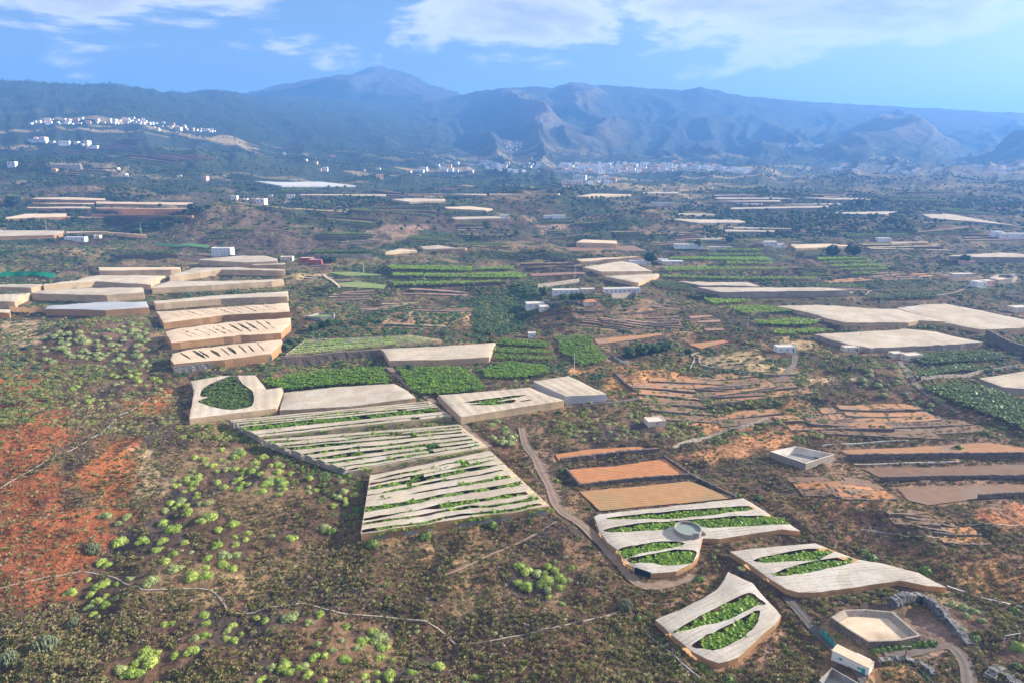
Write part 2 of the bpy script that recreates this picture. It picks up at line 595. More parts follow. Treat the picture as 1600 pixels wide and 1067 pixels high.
M['stone_grey'] = rough_mat('stone_grey', (0.07, 0.068, 0.072), (0.24, 0.23, 0.225), 1.1, 0.95, 0.9, 0.4, contrast=(0.38, 0.62))
M['stone_pale'] = rough_mat('stone_pale', (0.22, 0.19, 0.16), (0.36, 0.31, 0.26), 0.9, 0.95, 0.6, 0.25)
M['concrete'] = rough_mat('concrete', (0.23, 0.225, 0.215), (0.33, 0.32, 0.30), 0.7, 0.85, 0.2, 0.05, c3=(0.19, 0.17, 0.15))
M['concrete_pale'] = rough_mat('concrete_pale', (0.52, 0.48, 0.43), (0.62, 0.58, 0.53), 0.5, 0.85, 0.2, 0.05, c3=(0.42, 0.36, 0.30))
M['sandy'] = rough_mat('sandy', (0.50, 0.40, 0.29), (0.60, 0.49, 0.37), 0.4, 0.95, 0.3, 0.1, c3=(0.34, 0.26, 0.19))
M['plaster'] = rough_mat('plaster', (0.74, 0.74, 0.73), (0.80, 0.79, 0.77), 0.5, 0.85, 0.1, 0.03, c3=(0.62, 0.60, 0.56))
M['plaster_cream'] = rough_mat('plaster_cream', (0.66, 0.57, 0.45), (0.72, 0.64, 0.52), 0.5, 0.85, 0.1, 0.03, c3=(0.5, 0.42, 0.33))
M['plaster_red'] = rough_mat('plaster_red', (0.36, 0.07, 0.07), (0.44, 0.10, 0.09), 0.5, 0.85, 0.1, 0.03)
M['plaster_pink'] = rough_mat('plaster_pink', (0.62, 0.36, 0.30), (0.68, 0.42, 0.36), 0.5, 0.85, 0.1, 0.03)
M['plaster_ochre'] = rough_mat('plaster_ochre', (0.58, 0.38, 0.18), (0.64, 0.44, 0.24), 0.5, 0.85, 0.1, 0.03)
M['roof_tile'] = rough_mat('roof_tile', (0.42, 0.16, 0.08), (0.52, 0.24, 0.13), 1.2, 0.9, 0.5, 0.1)
M['roof_flat'] = rough_mat('roof_flat', (0.50, 0.44, 0.37), (0.58, 0.52, 0.46), 0.5, 0.9, 0.2, 0.05)
M['roof_sheet'] = rough_mat('roof_sheet', (0.45, 0.50, 0.58), (0.55, 0.60, 0.68), 0.3, 0.6, 0.1, 0.03)
M['glass_dark'] = rough_mat('glass_dark', (0.03, 0.035, 0.045), (0.05, 0.055, 0.065), 1.0, 0.25, 0)
M['paint_teal'] = rough_mat('paint_teal', (0.02, 0.27, 0.24), (0.03, 0.32, 0.28), 0.8, 0.6, 0.1)
M['paint_green'] = rough_mat('paint_green', (0.02, 0.34, 0.14), (0.03, 0.40, 0.17), 0.8, 0.6, 0.1)
M['water'] = rough_mat('water', (0.20, 0.24, 0.22), (0.24, 0.28, 0.26), 0.2, 0.12, 0.02)
M['metal'] = rough_mat('metal', (0.42, 0.42, 0.42), (0.5, 0.5, 0.5), 1.0, 0.5, 0)
M['wood'] = rough_mat('wood', (0.20, 0.14, 0.10), (0.28, 0.21, 0.15), 1.0, 0.9, 0.2)
M['track'] = rough_mat('track', (0.17, 0.12, 0.088), (0.25, 0.185, 0.14), 0.35, 0.95, 0.4, 0.1, c3=(0.17, 0.13, 0.11))
M['track_grey'] = rough_mat('track_grey', (0.115, 0.092, 0.08), (0.165, 0.135, 0.115), 0.35, 0.95, 0.3, 0.1)
M['asphalt'] = rough_mat('asphalt', (0.075, 0.065, 0.06), (0.11, 0.10, 0.095), 0.5, 0.9, 0.3, 0.05)
M['tilled_red'] = rough_mat('tilled_red', (0.36, 0.155, 0.065), (0.45, 0.21, 0.09), 0.25, 0.95, 0.6, 0.2, c3=(0.33, 0.20, 0.10))
M['tilled_ochre'] = rough_mat('tilled_ochre', (0.33, 0.18, 0.08), (0.40, 0.23, 0.11), 0.25, 0.95, 0.6, 0.2, c3=(0.28, 0.20, 0.10))
M['tilled_orange'] = rough_mat('tilled_orange', (0.32, 0.165, 0.08), (0.40, 0.215, 0.105), 0.3, 0.95, 0.6, 0.2, c3=(0.24, 0.16, 0.11))
M['tilled_dull'] = rough_mat('tilled_dull', (0.165, 0.10, 0.066), (0.22, 0.135, 0.085), 0.3, 0.95, 0.6, 0.2, c3=(0.20, 0.145, 0.11))
M['tilled_pink'] = rough_mat('tilled_pink', (0.25, 0.155, 0.115), (0.31, 0.19, 0.14), 0.3, 0.95, 0.5, 0.2)
M['grass_field'] = rough_mat('grass_field', (0.12, 0.19, 0.05), (0.19, 0.25, 0.08), 0.3, 0.95, 0.5, 0.15, c3=(0.24, 0.24, 0.10))
M['straw_field'] = rough_mat('straw_field', (0.25, 0.195, 0.11), (0.33, 0.26, 0.15), 0.3, 0.95, 0.5, 0.15)
M['crop_soil'] = rough_mat('crop_soil', (0.10, 0.085, 0.05), (0.15, 0.12, 0.075), 0.5, 0.95, 0.5, 0.15)
M['banana'] = leaf_mat('banana', (0.125, 0.235, 0.018), (0.22, 0.35, 0.03), 0.35, 0.45)
M['banana_dark'] = leaf_mat('banana_dark', (0.07, 0.12, 0.02), (0.13, 0.19, 0.03), 0.3, 0.45)
M['banana_vivid'] = leaf_mat('banana_vivid', (0.11, 0.22, 0.014), (0.20, 0.32, 0.022), 0.35, 0.45)
M['banana_lime'] = leaf_mat('banana_lime', (0.21, 0.35, 0.02), (0.32, 0.46, 0.04), 0.35, 0.45)
M['banana_dull'] = leaf_mat('banana_dull', (0.09, 0.13, 0.045), (0.15, 0.20, 0.07), 0.3, 0.5)
M['spurge'] = leaf_mat('spurge', (0.19, 0.28, 0.045), (0.31, 0.38, 0.08), 0.2, 0.6, 0.3)
M['spurge_dull'] = leaf_mat('spurge_dull', (0.20, 0.25, 0.09), (0.30, 0.34, 0.13), 0.2, 0.6, 0.3)
M['scrub_sage'] = leaf_mat('scrub_sage', (0.14, 0.14, 0.05), (0.30, 0.275, 0.12), 0.2, 0.8, 0.35)
M['scrub_dry'] = leaf_mat('scrub_dry', (0.18, 0.13, 0.065), (0.34, 0.25, 0.13), 0.2, 0.85, 0.35)
M['scrub_green'] = leaf_mat('scrub_green', (0.10, 0.13, 0.028), (0.21, 0.225, 0.055), 0.25, 0.7, 0.35)
M['scrub_brown'] = leaf_mat('scrub_brown', (0.075, 0.055, 0.04), (0.14, 0.10, 0.07), 0.1, 0.9, 0.3)
M['shrub_green'] = leaf_mat('shrub_green', (0.085, 0.15, 0.025), (0.13, 0.20, 0.035), 0.25, 0.6, 0.35)
M['tree_dark'] = leaf_mat('tree_dark', (0.025, 0.055, 0.02), (0.05, 0.085, 0.03), 0.2, 0.6, 0.35)
M['tree_mid'] = leaf_mat('tree_mid', (0.028, 0.068, 0.022), (0.07, 0.125, 0.036), 0.2, 0.6, 0.35)
M['pine'] = leaf_mat('pine', (0.028, 0.05, 0.022), (0.055, 0.085, 0.035), 0.15, 0.7, 0.3)
M['cactus'] = leaf_mat('cactus', (0.16, 0.19, 0.11), (0.20, 0.23, 0.13), 0.05, 0.6, 0.2)
M['bark'] = rough_mat('bark', (0.12, 0.09, 0.065), (0.18, 0.14, 0.10), 2.0, 0.95, 0.4)
M['rock'] = rough_mat('rock', (0.14, 0.11, 0.095), (0.26, 0.21, 0.18), 0.8, 0.95, 0.7, 0.3)


def furrow(mat_name, new, period, amt):
    """ploughed rows on top of a soil material (rows follow the uv)"""
    m = M[mat_name].copy()
    m.name = new
    t = m.node_tree
    b = [n for n in t.nodes if n.type == 'BSDF_PRINCIPLED'][0]
    uv = N(t, 'ShaderNodeUVMap')
    w = N(t, 'ShaderNodeTexWave', bands_direction='Y')
    w.inputs['Scale'].default_value = 0.314 / period * 1.0
    w.inputs['Distortion'].default_value = 1.5
    w.inputs['Detail'].default_value = 2
    t.links.new(uv.outputs[0], w.inputs['Vector'])
    src = b.inputs['Base Color'].links[0].from_socket
    col = mixcol(t, 1.0, src, mixcol(t, w.outputs[1], (1 - amt, 1 - amt, 1 - amt), (1 + amt, 1 + amt, 1 + amt)), 'MULTIPLY')
    t.links.new(col, b.inputs['Base Color'])
    bn = b.inputs['Normal'].links[0].from_node
    b2 = N(t, 'ShaderNodeBump')
    b2.inputs['Strength'].default_value = 0.8
    b2.inputs['Distance'].default_value = 0.25
    t.links.new(w.outputs[1], b2.inputs['Height'])
    t.links.new(bn.outputs[0], b2.inputs['Normal'])
    t.links.new(b2.outputs[0], b.inputs['Normal'])
    M[new] = m


for a in ('tilled_red', 'tilled_ochre', 'tilled_orange', 'tilled_dull', 'tilled_pink'):
    furrow(a, a + '_rows', 1.5, 0.13)

# ---------------------------------------------------------------- layout: outlines traced as (column, row) on a 1600 x 1067 view, turned into ground points
# netted banana houses: name, outline of the net roof, height m, roof net, side net, openings, label
GH = [
 # nearest plots
 ('drop', [(1138,891),(1176,910),(1196,926),(1214,945),(1221,959),(1211,977),(1189,994),(1169,1012),(1154,1026),(1139,1032),(1124,1034),(1105,1027),(1082,1012),(1051,990),(1024,967),(1062,949),(1097,934),(1120,921),(1131,906)],
  2.5, 'net_pale', 'side_orange',
  [[(1170,926),(1185,934),(1197,943),(1180,947),(1139,967),(1105,975),(1079,982),(1051,988),(1067,977),(1094,962),(1127,945)],
   [(1185,952),(1185,966),(1180,977),(1167,990),(1146,1004),(1120,1015),(1101,1013),(1081,1009),(1105,992),(1146,972)]],
  'drop-shaped netted banana plot with two leaf-shaped openings, nearest the bottom edge', 'banana'),
 ('tankside', [(936,800.5),(1161,779),(1177,789),(1205,803),(1233,814),(1251,824),(1222,827.5),(1170,832),(1125,836),(1098,838),(1095,850),(1093.5,859),(1090,870),(1078,881.5),(1057.5,890.5),(1017,897),(992,886),(974,872.5),(964,857),(949.5,844),(937,827.5),(929,805)],
  2.5, 'net_pale', 'side_orange',
  [[(947,810),(967.5,806),(1012.5,801.5),(1080,795),(1147.5,790.5),(1175.5,790.5),(1179,795),(1147.5,799.5),(1093.5,806),(1035,810),(990,811)],
   [(943,827.5),(967.5,822),(1008,816),(1057.5,813),(1125,807.5),(1204,803.5),(1224,806),(1234,814),(1233,818),(1181,821),(1125,824),(1110,824),(1095,822),(1072,819.5),(1050,822),(1035,827),(1001,828.5),(956,831)],
   [(967.5,857),(994.5,851),(1026,845.5),(1055,845.5),(1067.5,847),(1066.5,851),(1035,858),(999,864.5),(976.5,872),(968.5,863.5)],
   [(980,872.5),(1001,868),(1046,859),(1069,858),(1088,861),(1084.5,872.5),(1078,879),(1044,882.5),(1008,879),(990,879)]],
  'netted banana plot with a rounded end wrapping the round water tank', 'banana'),
 ('swoosh', [(1141,859),(1179,854),(1274,846),(1305,858),(1341,871),(1381,880),(1436,894.5),(1480,915),(1452.5,912),(1405,909),(1357.5,911),(1310,916),(1272,922),(1248,923.5),(1229,918),(1203,902),(1177,886),(1159,873)],
  2.5, 'net_pale', 'side_orange',
  [[(1179,873),(1234,861),(1286,856),(1303,856.5),(1304,861),(1284,872),(1274,875),(1215,878),(1191,878)],
   [(1208,897),(1236,885),(1286,874),(1334,869.5),(1341,872),(1334,878),(1315,884),(1272,892),(1248,896),(1224.5,899)]],
  'netted banana plot tapering to a point above the empty basin', 'banana'),
 ('torn', [(298,595),(351,586),(362.5,583.5),(398,581.5),(416,605),(439,605),(443,610),(432,639),(381,640),(295,650),(304,612.5)],
  4.2, 'net_cream', 'side_tan',
  [[(362.5,584.8),(370,584.8),(379,599),(394,611),(395,631),(381,637),(351,639),(310,627.5),(324,620),(312,618),(321,603),(351,590)]],
  'netted house with one great torn hole full of dark banana plants', 'banana_dark'),
 ('plainmid', [(444.5,612),(530,604),(615.5,596),(634,609),(650,622),(545,631),(437,641)], 3.6, 'net_cream', 'side_tan', [],
  'unbroken cream netted house beside the torn one, below the vivid banana field', None),
 ('slivers', [(685,618),(757,610),(828,602),(856,614),(882,627),(800,638),(720,648)], 4.6, 'net_cream', 'side_tan',
  [[(726,628),(770,621.5),(823,616),(800,622),(760,629),(735,629)], [(732,632),(775,627.5),(804,624),(800,629),(770,632.5)], [(809,627.5),(830,623.5),(826,626)]],
  'netted house with three narrow green slits, touching the white box house', 'banana'),
 ('whitebox', [(833,593),(888,587.5),(948,613),(885,620)], 5.0, 'net_cream', 'side_white', [],
  'crisp box-shaped net house with white sides at the end of the dirt yard', None),
 ('ribbed', [(594,544),(684,539),(774,535),(764,558),(690,560),(608,562),(599,549)], 4.5, 'net_cream', 'side_tan', [],
  'long cream netted house behind the small white sheds and the dirt road bend', None),
 # stack on the left
 ('slit1', [(270,552),(293,545),(365,537),(440,530),(441,536),(423,551.5),(350,560),(271.5,569),(266,560)], 6.0, 'net_peach', 'side_orange', 'slits', 'lowest house of the left stack, its net slashed by seven wide dark slits', 'banana_dark'),
 ('slit2', [(258,518),(282,512),(370,502),(453.5,493.5),(454.5,509),(439,518),(350,526),(267,533)], 6, 'net_peach', 'side_orange', 'slits', 'second house up in the left stack, with tattered dark slits', 'banana_dark'),
 ('slit3', [(245,487),(350,479),(450,472),(452.5,486),(350,494),(255,502)], 6, 'net_peach', 'side_orange', 'slits', 'third house up in the left stack, with thin slanting slits', 'banana_dark'),
 ('stack4', [(239,467.5),(345,461),(449.5,455),(449.5,461),(345,468),(242.5,475)], 6.5, 'net_cream', 'side_tan', [], 'fourth house up in the left stack, narrow and unbroken', None),
 ('stack5', [(236.5,446.5),(265,440),(350,437),(442,434.5),(443,439),(425,440.5),(330,445),(237,450)], 6.5, 'net_cream', 'side_tan', [], 'fifth house up in the left stack, above a dry stone bank', None),
 ('stack6', [(263.5,430),(304,416),(370,416.5),(391,419),(445,419.5),(445,422),(347,425.5),(265,431.5)], 7, 'net_cream', 'side_tan', [], 'sixth house up in the left stack, wedge-shaped at its left end', None),
 ('stack7', [(310,404.5),(370,399),(412,398.5),(433,405),(433,407.5),(385,409),(311.5,407)], 7, 'net_cream', 'side_tan', [], 'topmost house of the left stack, below the white three-storey building', None),
 ('stack7b', [(392.5,412),(445,410),(445,413.5),(398,414.5)], 4.5, 'net_cream', 'side_tan', [], 'short house tucked at the right end below the topmost of the left stack', None),
 ('row_k', [(154,417.5),(281.5,416.5),(281,420),(266.5,422),(154,421.5)], 6.5, 'net_peach', 'side_tan', [], 'slim peach house below the stone-walled banana terrace', None),
 ('row_m', [(67,444),(84,438.5),(120,436),(150,430),(258,429),(236,440),(236,443.5),(150,444),(68,446)], 6.5, 'net_cream', 'side_tan', [], 'wide pale house with a slanting right end, middle of the left block', None),
 ('row_n', [(-20,444),(66,443),(64,446),(48,448),(-20,448.5)], 6.5, 'net_cream', 'side_tan', [], 'house cut by the left edge, just below the green net fence', None),
 ('row_p', [(48,457),(60,452),(140,450),(223.5,448.5),(225,456),(166,460),(75,461)], 7.5, 'net_cream', 'side_tan', [], 'pale house with half its side net patched grey, above the bluish one', None),
 ('row_q', [(-15,459),(30,457.5),(46.5,458),(27,466.5),(22.5,470),(-15,471)], 7, 'net_cream', 'side_tan', [], 'house cut by the left edge with a pointed right corner', None),
 ('row_s', [(73.5,476),(150,473),(228,469.5),(232.5,480),(165,482.5),(99,484.5),(70,482)], 6.5, 'net_blue', 'side_orange', [], 'bluish white house with diagonal seams, lowest of the left block', None),
 ('row_t', [(-15,481),(15,483),(14,488),(-15,488)], 6, 'net_cream', 'side_orange', [], 'small house at the left edge below the pointed-corner one', None),
 # far left hillside
 ('far_a', [(51,309.5),(104,307),(164,310.5),(165,313),(104,311.5),(52,311)], 4.5, 'net_peach', 'side_orange', [], 'uppermost peach house of the far left hillside group', None),
 ('far_b', [(50,316),(147,317),(147,319),(50,318.3)], 4.5, 'net_peach', 'side_orange', [], 'short peach house left of the steps, second tier of the hillside group', None),
 ('far_c', [(150,315.5),(165,313.5),(301,317),(301,320),(150,318.8)], 4.5, 'net_peach', 'side_orange', [], 'long peach house right of the steps, second tier of the hillside group', None),
 ('far_d', [(42,323.5),(130,321.5),(142,324),(142,326),(43,325.5)], 5.5, 'net_peach', 'side_orange', [], 'peach house left of the steps, third tier of the hillside group', None),
 ('far_e', [(149,323),(294,325),(294,327.5),(149,326.5)], 4.5, 'net_peach', 'side_orange', [], 'long peach house right of the steps, third tier of the hillside group', None),
 ('far_f', [(9,340),(40,333),(103,333),(104,339),(9,342)], 5.5, 'net_peach', 'side_orange', [], 'peach house with a slanting left end, lowest tier of the hillside group', None),
 ('far_f2', [(105.5,337.5),(218,338.5),(218,341),(205,343),(105.5,340)], 5.5, 'net_peach', 'side_orange', [], 'peach house with a folded bright right end, lowest tier of the hillside group', None),
 ('far_g', [(142,332.5),(302,335),(300,337.5),(218,336.8),(142,335.5)], 4.0, 'net_peach', 'side_orange', [], 'thin long peach house behind the folded-end one', None),
 ('far_h', [(-15,360),(100,359.5),(98,364),(84,367.5),(-15,369)], 6.0, 'net_cream', 'side_orange', [], 'cream house at the left edge beside the blue-roofed shed', None),
 ('far_i', [(103,361.5),(158,360.5),(225,365),(229,368),(158,363.5),(103,364)], 6.0, 'net_peach', 'side_tan', [], 'long peach house running behind the blue-roofed shed', None),
 # middle
 ('arc1', [(600,393.5),(625,388),(650,389.5),(652,392),(640,394),(603,394.5)], 3.5, 'net_cream', 'side_tan', [], 'small arched pale house above the bright green terraces', None),
 ('arc2', [(657,385),(685,382.5),(712,385),(729,386.5),(727,389.5),(662,389.5)], 3.5, 'net_cream', 'side_tan', [], 'longer arched pale house, upper right of the small arched one', None),
 ('mid1', [(911,414),(971,409),(990,410.5),(1019,422),(939,427)], 4.5, 'net_cream', 'side_tan', [], 'cream house left of the big round tree, upper of two', None),
 ('mid2', [(943,431),(1027,425.5),(1031,430),(997,441.5)], 4.5, 'net_cream', 'side_tan', [], 'cream house above the long white farm building, lower of two', None),
 ('mid3', [(900,404.5),(986,399),(998,402),(909,409)], 3.0, 'net_peach', 'side_tan', [], 'low sandy-coloured net strip behind the two cream houses', None),
 ('mid4', [(900,378.5),(911,374),(945,374.5),(964,377.5),(963,380)], 4.5, 'net_peach', 'side_tan', [], 'curved brownish house on its own terrace above the ploughed strips', None),
 ('mid5', [(1060,439.5),(1105,438),(1169,442),(1188,446),(1140,446.5),(1095,446.5)], 3.0, 'net_cream', 'side_grey', [], 'flat cream net with a rounded tip, upper of the right-centre pair', None),
 ('mid6', [(1090,449.5),(1120,447.5),(1290,448.5),(1327,454),(1300,453.5),(1125,455.5)], 7.0, 'net_cream', 'side_grey', [], 'long bright net band with a tall grey side, lower of the right-centre pair', None),
 ('right1', [(1215,476),(1285,474.5),(1360,482.5),(1400,485),(1477,500),(1437,497.5),(1420,502.5),(1320,505.5),(1295,497.5),(1262,487.5)], 4.0, 'net_cream', 'side_tan', [], 'wavy-edged cream house at right, upper left of three', None),
 ('right2', [(1400,482.5),(1440,474),(1477,473),(1512,482.5),(1640,505),(1640,511),(1532,516),(1477,500)], 4.0, 'net_cream', 'side_tan', [], 'large cream house running off the right edge, beside the wavy-edged one', None),
 ('right3', [(1272,521),(1420,513),(1462,517.5),(1500,526),(1537,534),(1465,537.5),(1360,542.5),(1325,537)], 4.5, 'net_cream', 'side_grey', [], 'broad cream house at right above the two dark banana plots', None),
 ('right4', [(1530,590),(1610,577),(1640,600),(1640,606),(1600,604),(1567,604.5)], 5.0, 'net_cream', 'side_grey', [], 'cream house at the right edge above the large dark banana grove', None),
 ('right5', [(1483,399.5),(1492,396.5),(1560,396),(1640,396),(1640,403),(1528,403)], 7.5, 'net_cream', 'side_grey', [], 'tall arched house at the right edge with a dark round opening below it', None),
 ('right6', [(1442,335),(1483,334),(1591,351.5),(1573,352.5),(1510,345),(1456,341)], 3.5, 'net_cream', 'side_grey', [], 'slanting bright net sheet near the right edge', None),
 ('right7', [(1290,332.3),(1352,329.5),(1407,331.5),(1384,334),(1325,335)], 3.5, 'net_cream', 'side_grey', [], 'spindle-shaped bright net on a dark slope at right', None),
 ('right8', [(1142,324.5),(1260,321),(1294,322),(1294,324),(1142,327)], 5.0, 'net_cream', 'side_grey', [], 'long wavy bright net right of centre below the cluster of nets', None),
 ('far1', [(1114,304.5),(1177,303.8),(1177,305.5),(1114,306)], 4, 'net_cream', 'side_grey', [], 'topmost thin strip of the net cluster right of the town', None),
 ('far2', [(1120,308.5),(1218,309),(1240,310.5),(1120,311)], 4, 'net_cream', 'side_grey', [], 'second strip of the net cluster right of the town', None),
 ('far3', [(1111,313.7),(1219,312.8),(1219,315),(1111,315.2)], 4, 'net_cream', 'side_grey', [], 'third and widest strip of the net cluster right of the town', None),
 ('far4', [(1152,317.6),(1192,318),(1192,320),(1152,319.3)], 4, 'net_cream', 'side_grey', [], 'shortest strip, lowest of the net cluster right of the town', None),
 ('far5', [(1225,318),(1310,317.5),(1316,319.5),(1225,320)], 4, 'net_cream', 'side_grey', [], 'strip of net right of the shortest one in the cluster', None),
 ('far6', [(1255,308),(1340,309),(1375,312.5),(1300,313)], 4, 'net_cream', 'side_grey', [], 'pale net beside the dark hilltop trees at right', None),
 ('far7', [(1060,333.3),(1122,334),(1122,335.8),(1060,335.2)], 4, 'net_cream', 'side_grey', [], 'thin pale strip on the green slope above the long bright net', None),
 ('far8', [(1043,341.5),(1154,344),(1171,347),(1090,348.5)], 4, 'net_cream', 'side_grey', [], 'long bright net with a pointed left end, right of the green knoll', None),
 ('far9', [(1133,358.5),(1210,359.5),(1211,362.5),(1133,361.5)], 5, 'net_cream', 'side_grey', [], 'lower front house of the pair above the white farmstead', None),
 ('far10', [(1146,354.5),(1237,356),(1237,358),(1146,356.8)], 5, 'net_cream', 'side_grey', [], 'upper back house of the pair above the white farmstead', None),
 ('far11', [(398,283),(440,283),(500,285),(556,288),(530,292),(440,291)], 4, 'net_white', 'side_white', [], 'big white spindle-shaped net on the blue far slope', None),
 ('far12', [(470,303),(603,304),(603,306),(470,305)], 4, 'net_peach', 'side_tan', [], 'long thin net strip below the big white spindle', None),
 ('far13', [(612,312.5),(640,308),(695,311),(695,314),(640,315)], 4, 'net_cream', 'side_tan', [], 'pale net right of the long thin strip, rounded at its left', None),
 ('far14', [(638,303),(655,301),(760,302.5),(760,305),(700,305.5)], 4, 'net_cream', 'side_tan', [], 'thin pale net just above the rounded one', None),
 ('far15', [(765,303),(820,300.5),(875,302),(873,304),(765,305.3)], 4, 'net_cream', 'side_tan', [], 'thin curved net directly below the town slope', None),
 ('far16', [(694,323.5),(735,321),(770,326.5),(758,328.5),(700,326)], 4, 'net_peach', 'side_tan', [], 'pinkish net with a pointed right end on the green mid slope', None),
 ('far17', [(706,340.5),(715,337.5),(783,338),(783,341),(712,343)], 4.5, 'net_cream', 'side_tan', [], 'round-ended pale net beside a small white house on the mid slope', None),
 ('far18', [(900,307),(925,302.5),(986,303),(985,305.5),(920,307)], 4, 'net_peach', 'side_tan', [], 'pinkish net below the lower houses of the town', None),
 ('far19', [(1005,300.5),(1060,300.2),(1060,302),(1005,302.3)], 4, 'net_cream', 'side_tan', [], 'faint thin net right of the pinkish one under the town', None),
 ('far20', [(1235,382.5),(1300,379.5),(1325,382),(1325,386),(1245,387.5)], 3, 'net_peach', 'side_tan', [], 'sandy net behind the two round dark trees', None),
 ('far21', [(1390,378),(1450,376.5),(1452,378.5),(1395,380)], 3, 'net_peach', 'side_tan', [], 'low sandy strip right of the small white hut', None),
]
# houses whose net hangs in separate strips: outline quad back-left, back-right, front-right, front-left
STRIPS = [
 ('upper', [(357,654),(670,626),(705.5,649),(406,683)], 3.6, 'torn net house in strips with the longest green gap, uppermost of the three'),
 ('middle', [(409,688),(716,658),(763,703),(545,731)], 3.6, 'torn net house in strips with a pointed left side, middle of the three'),
 ('lower', [(578,737),(765,706),(859,787),(564,836)], 3.8, 'torn net house in strips with a patched orange front, lowest of the three'),
 ('ribs', [(477,531),(640,523),(690,531),(446,553)], 3.0, 'half-bare frame house of thin net ribs above the stony bank'),
]
